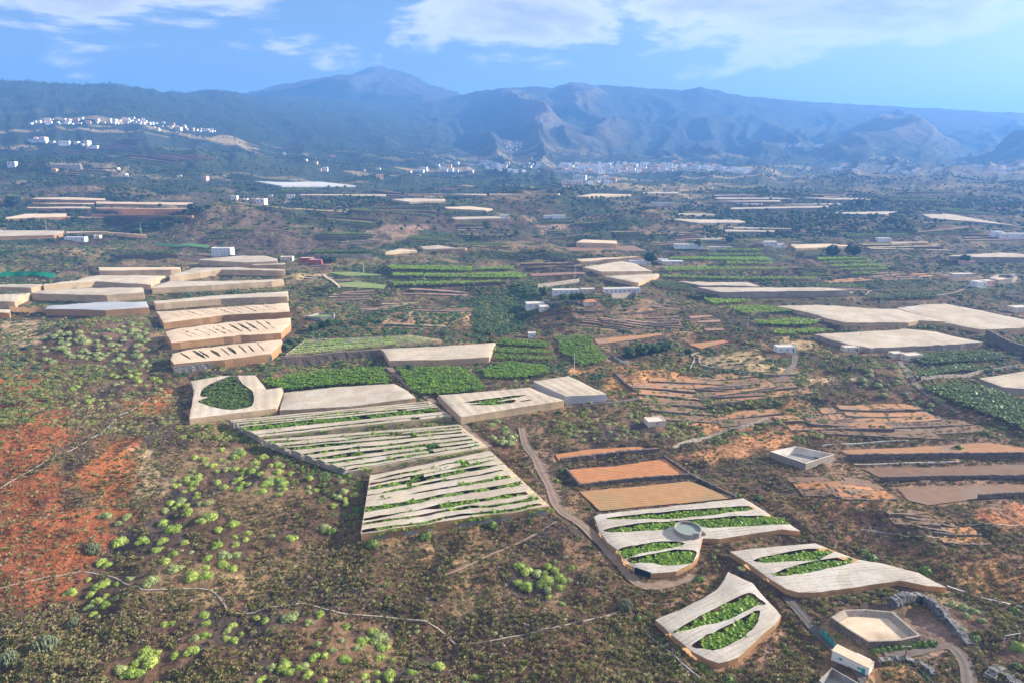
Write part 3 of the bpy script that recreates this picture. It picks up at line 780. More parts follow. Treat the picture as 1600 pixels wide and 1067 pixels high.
# open banana plots: outline, leaf material, spacing m, size, label
BAN = [
 ([(407.5,588.5),(500,581),(597,573),(610,595),(530,601),(443,609)], 'banana_vivid', 2.3, 1.1, 'vivid green banana field above the unbroken cream net house'),
 ([(618,572),(690,570),(720,575),(745,590),(758,605),(700,612),(655,615),(640,600),(630,585)], 'banana_vivid', 2.3, 1.1, 'vivid banana field in the bend of the dirt road'),
 ([(756,577),(790,564),(850,572),(858,580),(820,588),(762,588)], 'banana_vivid', 2.4, 1.05, 'banana plot right of the road-bend field'),
 ([(775,552),(868,556),(866,561),(775,560)], 'banana_vivid', 2.5, 1.0, 'lowest banana terrace row under the central hill'),
 ([(770,541),(862,546),(862,551),(772,549)], 'banana_vivid', 2.5, 1.0, 'middle banana terrace row under the central hill'),
 ([(782,528),(858,535),(858,541),(776,538)], 'banana_vivid', 2.5, 1.0, 'upper banana terrace row under the central hill'),
 ([(868,527),(915,521),(930,541),(948,563),(908,569),(890,556),(872,548)], 'banana_vivid', 2.5, 1.0, 'banana plot beside the white balustrade terrace'),
 ([(607,413.5),(640,413),(735,418),(738,421.5),(612,422)], 'banana_lime', 3.0, 1.15, 'top left of the bright green banana terraces'),
 ([(742,418),(802,417),(803,420.5),(742,422)], 'banana_lime', 3.0, 1.15, 'top right of the bright green banana terraces'),
 ([(615,427.5),(720,426.5),(800,425),(822,430.5),(818,434),(740,431.5),(615,432)], 'banana_lime', 3.0, 1.15, 'middle of the bright green banana terraces'),
 ([(615,440.5),(775,437.5),(791,442),(700,445),(615,446)], 'banana_lime', 3.0, 1.15, 'lowest of the bright green banana terraces'),
 ([(488,391),(578,390),(582,394),(490,395)], 'banana_dark', 3.4, 1.2, 'upper dark banana row behind the red house'),
 ([(490,397),(582,396.5),(582,400),(495,400.5)], 'banana_dark', 3.4, 1.2, 'lower dark banana row behind the red house'),
 ([(1422,555),(1480,549),(1537,545.5),(1588,560),(1510,563),(1440,565)], 'banana_dark', 2.6, 1.1, 'upper dark banana plot below the broad cream house'),
 ([(1432,577),(1500,567),(1570,576),(1500,583),(1436,590)], 'banana_dark', 2.6, 1.1, 'middle dark banana plot between two pale terrace walls'),
 ([(1445,600),(1482,596),(1532,603),(1577,618),(1640,640),(1640,690),(1600,672),(1545,648),(1480,622)], 'banana_dark', 2.6, 1.2, 'large dark banana grove at the right edge'),
 ([(1128,389),(1185,389),(1187,392),(1128,392)], 'banana_lime', 3.6, 1.25, 'topmost row of the right-centre banana terraces'),
 ([(1106,396),(1190,395.5),(1193,399),(1106,399)], 'banana_lime', 3.6, 1.25, 'second row of the right-centre banana terraces'),
 ([(1047,401.5),(1200,402.5),(1203,406.5),(1047,405)], 'banana_lime', 3.6, 1.25, 'third row of the right-centre banana terraces'),
 ([(1137,408.5),(1206,409.5),(1208,413),(1137,412)], 'banana_lime', 3.6, 1.25, 'short fourth row of the right-centre banana terraces'),
 ([(1040,417),(1150,415.5),(1230,418),(1232,421.5),(1150,421),(1040,422.5)], 'banana_lime', 3.6, 1.2, 'fifth row of the right-centre banana terraces'),
 ([(1036,429.5),(1150,430),(1270,433),(1275,437.5),(1150,435),(1036,434)], 'banana_lime', 3.4, 1.2, 'lowest row of the right-centre banana terraces'),
 ([(1278,403),(1355,402),(1358,404),(1280,405.5)], 'banana_lime', 3.6, 1.2, 'top row of the banana steps under the two round trees'),
 ([(1287,408),(1365,407),(1370,409.5),(1290,411)], 'banana_lime', 3.6, 1.2, 'second row of the banana steps under the two round trees'),
 ([(1297,413.5),(1378,412),(1384,415),(1302,416.5)], 'banana_lime', 3.6, 1.2, 'third row of the banana steps under the two round trees'),
 ([(1310,419.5),(1385,418),(1388,421),(1318,422.5)], 'banana_lime', 3.6, 1.2, 'fourth row of the banana steps under the two round trees'),
 ([(1330,425.5),(1368,424),(1372,427),(1336,429)], 'banana_lime', 3.6, 1.2, 'lowest row of the banana steps under the two round trees'),
 ([(1010,438),(1060,441),(1088,452),(1060,455),(1030,446)], 'banana_dull', 3.2, 1.15, 'dull banana patch left of the flat cream net'),
 ([(1070,457),(1110,456.5),(1125,462),(1085,464)], 'banana_dull', 3.2, 1.15, 'small dull banana patch below the long bright net'),
 ([(1100,467),(1160,466),(1175,471),(1115,474)], 'banana_lime', 3.0, 1.1, 'green banana row beside two sandy walls'),
 ([(1135,478.5),(1200,477),(1240,486),(1165,489)], 'banana_lime', 3.0, 1.1, 'green banana row left of the wavy-edged house'),
 ([(1180,500),(1250,497.5),(1283,501),(1262,507),(1190,507)], 'banana_lime', 2.8, 1.1, 'green banana row in front of the wavy-edged house'),
 ([(1207,516.5),(1270,513),(1300,515),(1280,520),(1215,522)], 'banana_lime', 2.8, 1.1, 'lowest green banana row, left of the broad cream house'),
 ([(1355,461),(1405,459),(1465,459.5),(1468,464),(1385,468),(1358,467)], 'banana_dark', 3.0, 1.1, 'dark banana plot inside a curving pale wall'),
 ([(185,392.5),(275,391.5),(277,397),(188,398)], 'banana_dark', 3.2, 1.2, 'dark banana row on the stone terrace above the slim peach house'),
]
# cultivated soil sheets: outline, material, label
FIELDS = [
 ([(867,709.5),(930,702),(999.5,696),(1018,704),(945,710),(873.5,718.5)], 'tilled_red_rows', 'narrow red ploughed field, top of the three walled ones'),
 ([(883.6,733),(960,725),(1037.6,718.5),(1076,742),(990,749),(905,757)], 'tilled_red_rows', 'red ploughed field, middle of the three walled ones'),
 ([(905,768),(990,759),(1078,751),(1147,778.5),(1040,788),(937,798)], 'tilled_ochre_rows', 'ochre ploughed field touching the near net roof, lowest of the three walled ones'),
 ([(1312,703),(1420,696),(1545,692),(1640,706),(1640,711),(1330,715.5)], 'tilled_orange', 'orange terrace strip right of the square tank'),
 ([(1345,731),(1480,727),(1640,723),(1640,745),(1380,749)], 'tilled_dull', 'dull brown terrace strip, second below the square tank'),
 ([(1400,763),(1530,758),(1640,757),(1640,774),(1528,776),(1450,790),(1420,780)], 'tilled_dull', 'brown stony terrace with small white dividers, third below the square tank'),
 ([(928,530),(975,524.5),(1032,521),(1034,524),(985,531),(935,539)], 'tilled_orange', 'orange terrace above the balustrade garden'),
 ([(1075,538),(1130,531),(1138,534),(1095,545)], 'tilled_red', 'reddish strip right of the balustrade garden'),
 ([(1075,494),(1112,492.5),(1115,495),(1080,498)], 'tilled_pink', 'upper of three pink steps on the dark slope'),
 ([(1088,501),(1125,500),(1127,503),(1092,505)], 'tilled_pink', 'middle of three pink steps on the dark slope'),
 ([(1098,513.5),(1130,512.5),(1133,515.5),(1104,518)], 'tilled_pink', 'lowest of three pink steps on the dark slope'),
 ([(808,405.5),(888,404.5),(890,406.5),(811,407.5)], 'tilled_pink_rows', 'top step of the four ploughed terraces left of the cream houses'),
 ([(812,411.5),(895,410.5),(902,413.5),(818,415)], 'tilled_pink_rows', 'second step of the four ploughed terraces'),
 ([(818,418.5),(910,417),(917,420),(824,422)], 'tilled_pink_rows', 'third step of the four ploughed terraces'),
 ([(826,427),(916,424.5),(912,429),(832,433)], 'tilled_pink_rows', 'lowest step of the four ploughed terraces'),
 ([(880,386),(990,385),(1010,392),(890,394)], 'tilled_dull_rows', 'brown ploughed slope under the curved brownish house'),
 ([(508,426.5),(550,424.5),(596,429),(594,432),(540,431)], 'grass_field', 'small grass field right of the red house, upper one'),
 ([(528,442),(560,440),(604,446.5),(600,451.5),(534,449.5)], 'grass_field', 'bright grass field below the upper small one'),
]
# tracks and roads: centre line, width m, material, label
ROADS = [
 ([(592,541),(602,556),(608,572),(622,588),(645,605),(668,620),(690,640),(712,655),(740,680),(765,700)], 4.0, 'track', 'dirt road curving past the vivid banana fields'),
 ([(815,667),(822,690),(838,720),(858,760),(875,795),(905,815),(935,845),(965,880),(990,905),(1012,917),(1045,912),(1085,900)], 4.2, 'track', 'dirt road running down beside the tank-side plot'),
 ([(1228,930),(1250,958),(1275,985),(1300,1010),(1330,1040),(1365,1075)], 3.6, 'asphalt', 'narrow paved lane passing the white cottage'),
 ([(1380,1020),(1420,1018),(1465,1005),(1490,1010),(1510,1040),(1515,1075)], 4.0, 'track_grey', 'grey gravel drive below the basin'),
 ([(1200,602),(1222,590),(1240,572),(1243,552)], 3.5, 'track_grey', 'gravel track climbing to the small white cottage'),
 ([(1405,565),(1425,590),(1448,612),(1470,632),(1500,645)], 4.0, 'track_grey', 'grey road along the edge of the dark banana grove'),
 ([(1440,470),(1475,462),(1500,455),(1520,445)], 3.5, 'track', 'pale lane leading to the pink house'),
 ([(690,900),(720,888),(770,865),(820,845),(870,812)], 1.1, 'track', 'faint footpath crossing the foreground scrub'),
 ([(860,640),(920,632),(980,625),(1030,612),(1075,600)], 2.6, 'track_grey', 'dark track above the red fields'),
 ([(965,585),(978,600),(990,612)], 2.5, 'track_grey', 'short dark ramp right of the white box house'),
]
# stone and concrete walls: line, height m, thickness m, material, label
WALLS = [
 ([(905,761),(990,752),(1079,745.5)], 2.0, 0.8, 'stone', 'dark stone terrace wall between the two lower ploughed fields'),
 ([(884,735),(894,746),(905,758)], 1.6, 0.7, 'stone', 'short stone wall down the left side of the middle ploughed field'),
 ([(1038,716),(1060,730),(1080,745),(1110,760),(1150,779)], 1.5, 0.8, 'stone', 'stone wall down the right side of the ploughed fields'),
 ([(875,722),(950,713),(1030,706)], 2.2, 1.4, 'stone', 'rough rubble bank under the top ploughed field'),
 ([(1050,702),(1110,685),(1165,668),(1200,655)], 1.6, 0.6, 'stone_pale', 'long pale block wall between the two orange plots'),
 ([(1322,718),(1450,716),(1640,713.5)], 3.0, 0.9, 'stone', 'dark retaining wall, first below the orange strip'),
 ([(1375,752.5),(1500,750),(1640,748.5)], 2.6, 0.9, 'stone', 'dark retaining wall, second below the orange strip'),
 ([(1528,780),(1580,777),(1640,776)], 2.6, 0.9, 'stone', 'short dark retaining wall at the right edge'),
 ([(1285,697),(1350,693),(1420,689)], 0.5, 0.5, 'concrete_pale', 'low white kerb line above the orange strip'),
 ([(1335,726),(1400,724.5),(1500,722)], 0.5, 0.5, 'concrete_pale', 'low white kerb line under the first retaining wall'),
 ([(1435,565),(1480,562),(1510,558.5),(1540,561),(1595,562.5)], 2.2, 0.8, 'stone_pale', 'pale wall between the upper and middle dark banana plots'),
 ([(1438,594),(1490,590),(1540,582),(1590,574)], 2.2, 0.8, 'stone_pale', 'pale wall above the large dark banana grove'),
 ([(1540,528),(1560,538),(1585,550),(1640,565)], 7.0, 1.5, 'stone', 'tall dark stone bank at the right edge beside the broad cream house'),
 ([(1078,578),(1085,562),(1080,556),(1092,552)], 1.2, 0.6, 'stone_pale', 'winding pale wall on the left of the dry basin'),
 ([(1092,558),(1098,572),(1140,579),(1200,586),(1245,586)], 1.2, 0.6, 'stone_pale', 'winding pale wall along the front of the dry basin'),
 ([(985,604),(1040,602),(1090,602),(1132,603)], 0.8, 0.6, 'stone_pale', 'thin pale wall under the orange clearing'),
 ([(960,585),(975,600),(992,612)], 2.0, 0.8, 'stone', 'dark diagonal stone wall beside the short ramp'),
 ([(868,493),(930,490),(985,484),(1030,477)], 1.8, 0.7, 'stone', 'upper dark terrace wall across the central hill'),
 ([(915,498),(960,494),(1027,487)], 1.8, 0.7, 'stone', 'lower dark terrace wall across the central hill'),
 ([(840,450),(870,447),(905,441)], 4.0, 0.8, 'stone_pale', 'stone terrace wall behind the blue-white farmhouse'),
 ([(955,467),(985,466),(994,465)], 5.0, 0.8, 'stone_pale', 'square stone bastion under the long white farm building'),
 ([(848,471),(870,476),(905,475)], 2.5, 0.8, 'stone_pale', 'pale curved wall below the farm garden trees'),
 ([(808,408.5),(888,407.5)], 3.0, 0.7, 'stone', 'first dark step wall of the four ploughed terraces'),
 ([(813,416),(900,414.5)], 3.0, 0.7, 'stone', 'second dark step wall of the four ploughed terraces'),
 ([(820,424),(915,421)], 3.6, 0.7, 'stone', 'third dark step wall of the four ploughed terraces'),
 ([(615,436),(700,434.5),(800,434)], 3.5, 0.8, 'stone', 'terrace wall between the middle and lowest bright banana terraces'),
 ([(612,449),(700,448),(790,445)], 3.5, 0.8, 'stone', 'terrace wall under the lowest bright banana terrace'),
 ([(612,424),(735,422.5)], 2.5, 0.8, 'stone', 'terrace wall under the top bright banana terrace'),
 ([(492,404),(540,404),(582,403.5)], 4.5, 0.8, 'stone_pale', 'grey terrace wall under the dark banana rows'),
 ([(182,407),(230,406.5),(278,404.5)], 5.0, 0.9, 'stone', 'dark terrace wall under the banana row at left'),
 ([(272,583),(345,574),(425,564)], 4.5, 1.2, 'stone_grey', 'rough grey stone wall under the lowest slit house'),
 ([(440,570),(500,566),(560,561),(596,558)], 6.0, 2.0, 'stone', 'stony bank under the half-bare rib house'),
 ([(1300,458),(1340,457),(1352,462),(1362,456),(1400,458)], 1.5, 0.7, 'stone_pale', 'pale curving wall around the walled dark banana plot'),
 ([(1233,508),(1260,506),(1290,501)], 2.5, 0.8, 'stone_pale', 'pale rounded wall in front of the wavy-edged house'),
 ([(1165,493),(1200,490),(1250,489)], 2.5, 0.8, 'stone_pale', 'pale terrace wall between two green banana rows'),
 ([(505,432),(520,441),(530,450)], 2.0, 2.5, 'sandy', 'sandy ramp between the two grass fields'),
]
# pipes and channels: line, radius m, material, label
PIPES = [
 ([(-10,772),(30,745),(60,728),(100,708),(140,686),(180,656),(210,638),(234,621)], 0.30, 'concrete', 'long white water pipe crossing the red cinder slope'),
 ([(-10,923),(60,905),(115,896),(150,897),(180,903),(200,914),(222,922)], 0.28, 'stone_pale', 'left stretch of the winding concrete water channel'),
 ([(222,922),(270,921),(320,921),(338,929),(350,944),(362,957),(400,957)], 0.28, 'stone_pale', 'second stretch of the winding channel, dipping to the right'),
 ([(400,956),(440,948),(470,943),(500,950),(530,958),(600,964),(655,969),(685,983),(712,1007)], 0.28, 'stone_pale', 'third stretch of the winding channel, between lime shrubs'),
 ([(712,1007),(760,1003),(810,994),(850,983),(905,972),(950,962),(985,950)], 0.28, 'stone_pale', 'last stretch of the winding channel, towards the drop-shaped plot'),
 ([(1010,990),(1040,1015),(1070,1040),(1095,1060)], 0.22, 'roof_sheet', 'blue-white pipe along the left of the drop-shaped plot'),
 ([(1480,916),(1510,926),(1540,936),(1610,950)], 0.30, 'concrete_pale', 'pale channel leaving the tip of the tapering plot'),
 ([(1345,828),(1390,834),(1440,838),(1480,838)], 0.2, 'concrete_pale', 'thin white pipe across the brown rocky slope'),
 ([(1500,820),(1560,820),(1600,820)], 0.2, 'concrete_pale', 'thin white pipe under the reddish plot'),
 ([(1540,790),(1570,805),(1605,825)], 0.2, 'concrete_pale', 'diagonal white pipe across the reddish plot'),
 ([(1010,942),(1040,945),(1062,940)], 0.15, 'metal', 'thin pipe on the rubble between the two near plots'),
 ([(1190,846),(1130,905),(1100,935),(1070,950)], 0.12, 'wood', 'brown hose along the edge of the drop-shaped plot'),
]

# bare patches without walls, part of the ground: outline, soil, note
BARE = [
 ([(1075,664),(1160,645),(1230,627),(1262,632),(1240,650),(1150,668),(1085,680)], 'tilled_orange', 'orange bare plot above the long pale wall'),
 ([(1060,712),(1150,687),(1230,662),(1290,655),(1270,672),(1210,700),(1150,712),(1090,722)], 'tilled_orange', 'orange bare plot left of the square tank'),
 ([(1540,795),(1640,785),(1640,815),(1560,822),(1530,808)], 'tilled_red', 'reddish plot at the right edge with diagonal white pipes'),
 ([(975,484),(1012,478),(1027,485),(985,493)], 'tilled_orange', 'small orange terrace on the central hill'),
 ([(452,431),(500,429),(508,434),(460,438)], 'straw_field', 'straw-coloured plot beside the fan of the left stack'),
 ([(1205,533),(1258,530),(1275,545),(1255,549),(1225,546)], 'straw_field', 'yellowish plot behind the small white cottage'),
 ([(1090,555),(1180,548),(1215,572),(1255,580),(1200,586),(1140,578),(1098,572)], 'straw_field', 'dry grassy basin ringed by a pale winding wall'),
 ([(946,590),(990,580),(1045,575),(1075,584),(1050,600),(985,612),(960,606)], 'tilled_orange', 'bare orange clearing above the scrub, right of the white box house'),
 ([(890,577),(930,574),(945,580),(930,586),(900,586)], 'tilled_orange', 'small orange yard behind the white box house'),
 ([(560,385),(640,365),(660,372),(585,388)], 'tilled_dull', 'grey-brown bare slope left of the arched houses'),
 ([(565,362),(610,352),(665,356),(640,372),(580,376)], 'tilled_dull', 'grey-brown fallow on the mid slope'),
 ([(840,352),(890,348),(893,358),(850,364)], 'tilled_dull', 'striped fallow below the long white house on the knoll'),
]

# ---------------------------------------------------------------- level pads under houses, fields and roads
def poly_sd(poly, X, Y):
    """signed distance (negative inside) to a polygon, vectorised"""
    P = np.asarray(poly)[:, :2]
    d = np.full(X.shape, 1e18)
    inside = np.zeros(X.shape, bool)
    n = len(P)
    for i in range(n):
        a, b = P[i], P[(i + 1) % n]
        ex, ey = b - a
        L = ex * ex + ey * ey + 1e-9
        t = np.clip(((X - a[0]) * ex + (Y - a[1]) * ey) / L, 0, 1)
        d = np.minimum(d, (X - a[0] - t * ex) ** 2 + (Y - a[1] - t * ey) ** 2)
        c = ((a[1] > Y) != (b[1] > Y)) & (X < (b[0] - a[0]) * (Y - a[1]) / (b[1] - a[1] + 1e-12) + a[0])
        inside ^= c
    d = np.sqrt(d)
    return np.where(inside, -d, d)


def inside(poly, X, Y):
    return poly_sd(poly, np.asarray(X, float), np.asarray(Y, float)) < 0


def fit_plane(pts):
    A = np.array([(1, p[0], p[1]) for p in pts]); b = np.array([p[2] for p in pts])
    c = np.array([A[:, 1].mean(), A[:, 2].mean()])
    A[:, 1] -= c[0]; A[:, 2] -= c[1]
    R = np.diag([0, 1e2, 1e2])
    k = np.linalg.solve(A.T @ A + R, A.T @ b)
    return lambda x, y: k[0] + k[1] * (x - c[0]) + k[2] * (y - c[1])


def window(xs, ys, m):
    x0, x1, y0, y1 = min(xs) - m, max(xs) + m, max(min(ys) - m, 61), max(ys) + m
    r0 = max(int((math.log(y0) - LY[0]) / (LY[1] - LY[0])) - 1, 0)
    r1 = min(int((math.log(y1) - LY[0]) / (LY[1] - LY[0])) + 2, NV)
    us = [x / y for x in (x0, x1) for y in (y0, y1)]
    c0 = max(int((min(us) + UMAX) / (2 * UMAX) * (NU - 1)) - 1, 0)
    c1 = min(int((max(us) + UMAX) / (2 * UMAX) * (NU - 1)) + 2, NU)
    return slice(r0, r1), slice(c0, c1)


best_sd = np.full(Z.shape, 1e9)
target = np.zeros(Z.shape)
OCC = np.zeros(Z.shape)                   # 1 where no scrub may grow


def add_pad(poly, plane_fn, occ=True, grow=1.0):
    xs = [p[0] for p in poly]; ys = [p[1] for p in poly]
    ym = max(ys)
    s = window(xs, ys, 12 + 0.03 * ym)
    sd = poly_sd(poly, XX[s], YY[s]) - grow
    upd = sd < best_sd[s]
    best_sd[s] = np.where(upd, sd, best_sd[s])
    target[s] = np.where(upd, plane_fn(XX[s], YY[s]), target[s])
    if occ:
        OCC[s] = np.maximum(OCC[s], (sd < 0.3).astype(float))


for g in GH:
    pass
gh_world = []
for (nm, outl, h, rm, sm, holes, lab, crop) in GH:
    pts = unproj(outl, h)
    pl = fit_plane(pts)
    gh_world.append((pts, pl))
    add_pad(pts, (lambda f, hh: (lambda x, y: f(x, y) - hh))(pl, h), grow=0.5 + 0.002 * pts[0][1])
strip_world = []
for (nm, quad, h, lab) in STRIPS:
    pts = unproj(quad, h)
    pl = fit_plane(pts)
    strip_world.append((pts, pl))
    add_pad(pts, (lambda f, hh: (lambda x, y: f(x, y) - hh))(pl, h), grow=0.5)
ban_world = []
for (outl, mt, spc, size, lab) in BAN:
    pts = unproj(outl, 2.2 * size)
    pl0 = fit_plane([(p[0], p[1], p[2] - 2.2 * size) for p in pts])
    ban_world.append((pts, pl0))
    add_pad(pts, pl0, grow=0.3 + 0.002 * pts[0][1])
field_world = []
for (outl, mt, lab) in FIELDS:
    pts = unproj(outl)
    pl = fit_plane(pts)
    field_world.append((pts, pl))
    add_pad(pts, (lambda f: (lambda x, y: f(x, y) - 0.25 - y * 0.0004))(pl), grow=0.8 + 0.002 * pts[0][1])


def resample(pts, step):
    P = np.array(pts)[:, :2]
    # smooth the corners first (Catmull-Rom)
    Q = []
    for i in range(len(P) - 1):
        p0, p1, p2, p3 = P[max(i - 1, 0)], P[i], P[i + 1], P[min(i + 2, len(P) - 1)]
        for t in np.linspace(0, 1, 12, endpoint=False):
            Q.append(0.5 * ((2 * p1) + (-p0 + p2) * t + (2 * p0 - 5 * p1 + 4 * p2 - p3) * t ** 2 + (-p0 + 3 * p1 - 3 * p2 + p3) * t ** 3))
    Q.append(P[-1])
    Q = np.array(Q)
    d = np.concatenate([[0], np.cumsum(np.hypot(*np.diff(Q, axis=0).T))])
    n = max(int(d[-1] / step), 2)
    s = np.linspace(0, d[-1], n + 1)
    return np.stack([np.interp(s, d, Q[:, 0]), np.interp(s, d, Q[:, 1])], 1)


road_world = []
for (line, w, mt, lab) in ROADS:
    c = resample(unproj(line), 2.5)
    z = height(c[:, 0], c[:, 1])
    k = 7
    z = np.convolve(np.pad(z, k, mode='edge'), np.ones(2 * k + 1) / (2 * k + 1), 'valid')
    road_world.append((c, z))
    s = window(list(c[:, 0]), list(c[:, 1]), 14)
    X, Y = XX[s], YY[s]
    d = np.full(X.shape, 1e9); tz = np.zeros(X.shape)
    for i in range(len(c)):
        dd = np.hypot(X - c[i, 0], Y - c[i, 1])
        tz = np.where(dd < d, z[i], tz); d = np.minimum(d, dd)
    sd = d - w / 2 - 1.0
    upd = (sd < best_sd[s]) & (best_sd[s] > -0.2)
    best_sd[s] = np.where(upd, sd, best_sd[s]); target[s] = np.where(upd, tz - 0.3, target[s])
    OCC[s] = np.maximum(OCC[s], (d < w / 2 + 0.3).astype(float))
# the walled yard with the empty basin
yard = unproj([(1285, 985), (1330, 948), (1420, 945), (1470, 965), (1500, 1000), (1460, 1022), (1400, 1025), (1330, 1020)])
yard_pl = fit_plane(yard)
add_pad(yard, yard_pl, grow=1.0)

# flights of old cultivation terraces on the middle slopes: zone on the view, flights, steps, width m, depth m, soils, label
ZONES = [
 ([(850, 485), (1040, 478), (1080, 520), (1060, 560), (930, 520)], 8, (2, 4), (22, 45), (5, 8), ['tilled_pink', 'tilled_dull'], 'on the flank of the central hill'),
 ([(1050, 610), (1300, 600), (1290, 650), (1060, 690)], 7, (2, 3), (40, 80), (9, 14), ['tilled_orange', 'tilled_dull'], 'on the slope above the square tank'),
 ([(1300, 650), (1560, 655), (1600, 690), (1300, 695)], 5, (2, 3), (45, 90), (7, 11), ['tilled_dull', 'tilled_orange'], 'above the orange strip at right'),
 ([(1240, 730), (1360, 725), (1380, 790), (1250, 770)], 5, (2, 3), (16, 30), (4, 7), ['tilled_dull', 'tilled_red'], 'below the square tank'),
 ([(1480, 780), (1600, 830), (1600, 900), (1400, 850)], 3, (2, 3), (18, 32), (5, 8), ['tilled_red', 'tilled_dull'], 'near the right edge above the basin'),
 ([(470, 455), (720, 455), (740, 515), (560, 520), (470, 480)], 7, (2, 4), (30, 70), (6, 11), ['tilled_dull', 'straw_field', 'tilled_pink'], 'on the dry slope above the half-bare rib house'),
 ([(480, 340), (800, 330), (830, 400), (620, 380), (480, 395)], 8, (3, 4), (50, 110), (10, 18), ['tilled_dull', 'crop', 'straw_field'], 'on the slope above the bright banana terraces'),
 ([(840, 350), (1100, 345), (1080, 400), (900, 395)], 8, (2, 4), (45, 90), (9, 16), ['tilled_dull', 'crop', 'tilled_pink'], 'around the curved brownish house'),
 ([(1080, 365), (1260, 362), (1240, 400), (1100, 392)], 4, (2, 3), (45, 80), (9, 14), ['straw_field', 'crop'], 'behind the banana terraces'),
 ([(1240, 430), (1500, 420), (1560, 470), (1300, 462)], 6, (2, 4), (35, 70), (8, 13), ['tilled_dull', 'crop', 'tilled_red'], 'on the brown slope under the banana steps'),
 ([(1180, 335), (1600, 345), (1600, 400), (1260, 395)], 9, (2, 4), (60, 130), (12, 20), ['tilled_dull', 'straw_field', 'crop'], 'on the grey-green slopes at right'),
 ([(1000, 300), (1600, 300), (1600, 335), (1000, 335)], 6, (2, 4), (80, 180), (18, 34), ['straw_field', 'crop', 'tilled_pink'], 'in the hazy plain below the town'),
 ([(320, 300), (900, 288), (900, 330), (480, 345)], 8, (2, 4), (80, 170), (18, 34), ['crop', 'straw_field', 'tilled_dull'], 'on the blue-green slopes below the suburb'),
 ([(0, 235), (360, 225), (420, 300), (0, 305)], 8, (3, 4), (70, 190), (16, 30), ['straw_field', 'tilled_dull', 'tilled_pink'], 'on the high slopes at left'),
 ([(240, 335), (480, 330), (470, 385), (330, 385)], 4, (2, 3), (40, 70), (8, 14), ['tilled_dull', 'crop'], 'on the hill behind the left stack'),
 ([(400, 235), (760, 235), (740, 285), (420, 285)], 5, (2, 3), (90, 200), (22, 40), ['straw_field', 'crop', 'crop'], 'on the wooded slope left of the town'),
 ([(460, 405), (600, 408), (610, 455), (470, 450)], 3, (2, 3), (30, 45), (7, 10), ['straw_field', 'tilled_dull'], 'around the two grass fields'),
]
for q in ([(1190, 690), (1245, 682), (1318, 708), (1310, 740), (1230, 745), (1190, 720)], [(815, 440), (1010, 440), (1005, 488), (900, 492), (815, 490)], [(1200, 530), (1260, 530), (1260, 560), (1200, 560)], [(925, 515), (1085, 515), (1085, 572), (950, 575)], [(1480, 395), (1600, 395), (1600, 455), (1480, 455)], [(475, 480), (530, 480), (530, 503), (475, 503)]):
    qw = unproj(q)
    qs = window([p[0] for p in qw], [p[1] for p in qw], 5)
    OCC[qs] = np.where(poly_sd(qw, XX[qs], YY[qs]) < 0, np.maximum(OCC[qs], 0.51), OCC[qs])
rz_ = random.Random(314)
TERR = []
for (zp, nfl, (n0, n1), (w0, w1), (d0, d1), soils, where) in ZONES:
    xs = [p[0] for p in zp]; ys = [p[1] for p in zp]
    got = 0; tries = 0
    while got < nfl and tries < nfl * 40:
        tries += 1
        px, py = rz_.uniform(min(xs), max(xs)), rz_.uniform(min(ys), max(ys))
        if not inside(zp, np.array([px]), np.array([py]))[0]:
            continue
        cx, cy, _ = unproj([(px, py)])[0]
        wd, dp, ns_ = rz_.uniform(w0, w1), rz_.uniform(d0, d1), rz_.randint(n0, n1)
        tx_ = np.array([cx - wd / 2, cx, cx + wd / 2, cx - wd / 2, cx, cx + wd / 2, cx - wd / 2, cx + wd / 2]); ty_ = np.array([cy, cy, cy, cy + dp * ns_, cy + dp * ns_, cy + dp * ns_, cy + dp * ns_ / 2, cy + dp * ns_ / 2])
        if grid_at(OCC, tx_, ty_).max() > 0.5:
            continue
        got += 1
        skew = rz_.uniform(-0.25, 0.25); soil = rz_.choice(soils); bend = rz_.uniform(-.06, .06)
        for k in range(ns_):
            a, b_ = wd * rz_.uniform(0.38, 0.5), wd * rz_.uniform(0.38, 0.5)
            y0_ = cy + k * dp; y1_ = y0_ + dp * 0.92
            n = 5
            fr_ = [(cx + t_ , y0_ + skew * t_ + bend * wd * (1 - (2 * t_ / wd) ** 2) + rz_.uniform(-.3, .3)) for t_ in np.linspace(-a, b_, n)]
            bk = [(cx + t_, y1_ + skew * t_ + bend * wd * (1 - (2 * t_ / wd) ** 2) + rz_.uniform(-.5, .5)) for t_ in np.linspace(b_ * 0.97, -a * 0.97, n)]
            poly = fr_ + bk
            P_ = np.array(poly)
            zc_ = float(np.mean(height(P_[:, 0], P_[:, 1]))) + 0.2 * k * 0
            gx_ = float(height([cx + b_], [y0_ + skew * b_])[0] - height([cx - a], [y0_ - skew * a])[0]) / (a + b_)
            gx_ = max(min(gx_, 0.12), -0.12)
            fn = (lambda z0, x0, g: (lambda x, y: z0 + g * (x - x0)))(zc_, cx, gx_)
            TERR.append((poly, fr_, fn, soil if rz_.random() < 0.75 else rz_.choice(soils), where, dp))
            add_pad(poly, (lambda f: (lambda x, y: f(x, y) - 0.25 - y * 0.0004))(fn), occ=(soil == 'crop'), grow=0.4 + 0.001 * cy)
OCC[np.abs(OCC - 0.51) < 0.001] = 0.0
bw = 2.5 + 0.005 * YY
w = 1 - sstep(0, 1, best_sd / bw)
Z = Z * (1 - w) + target * w

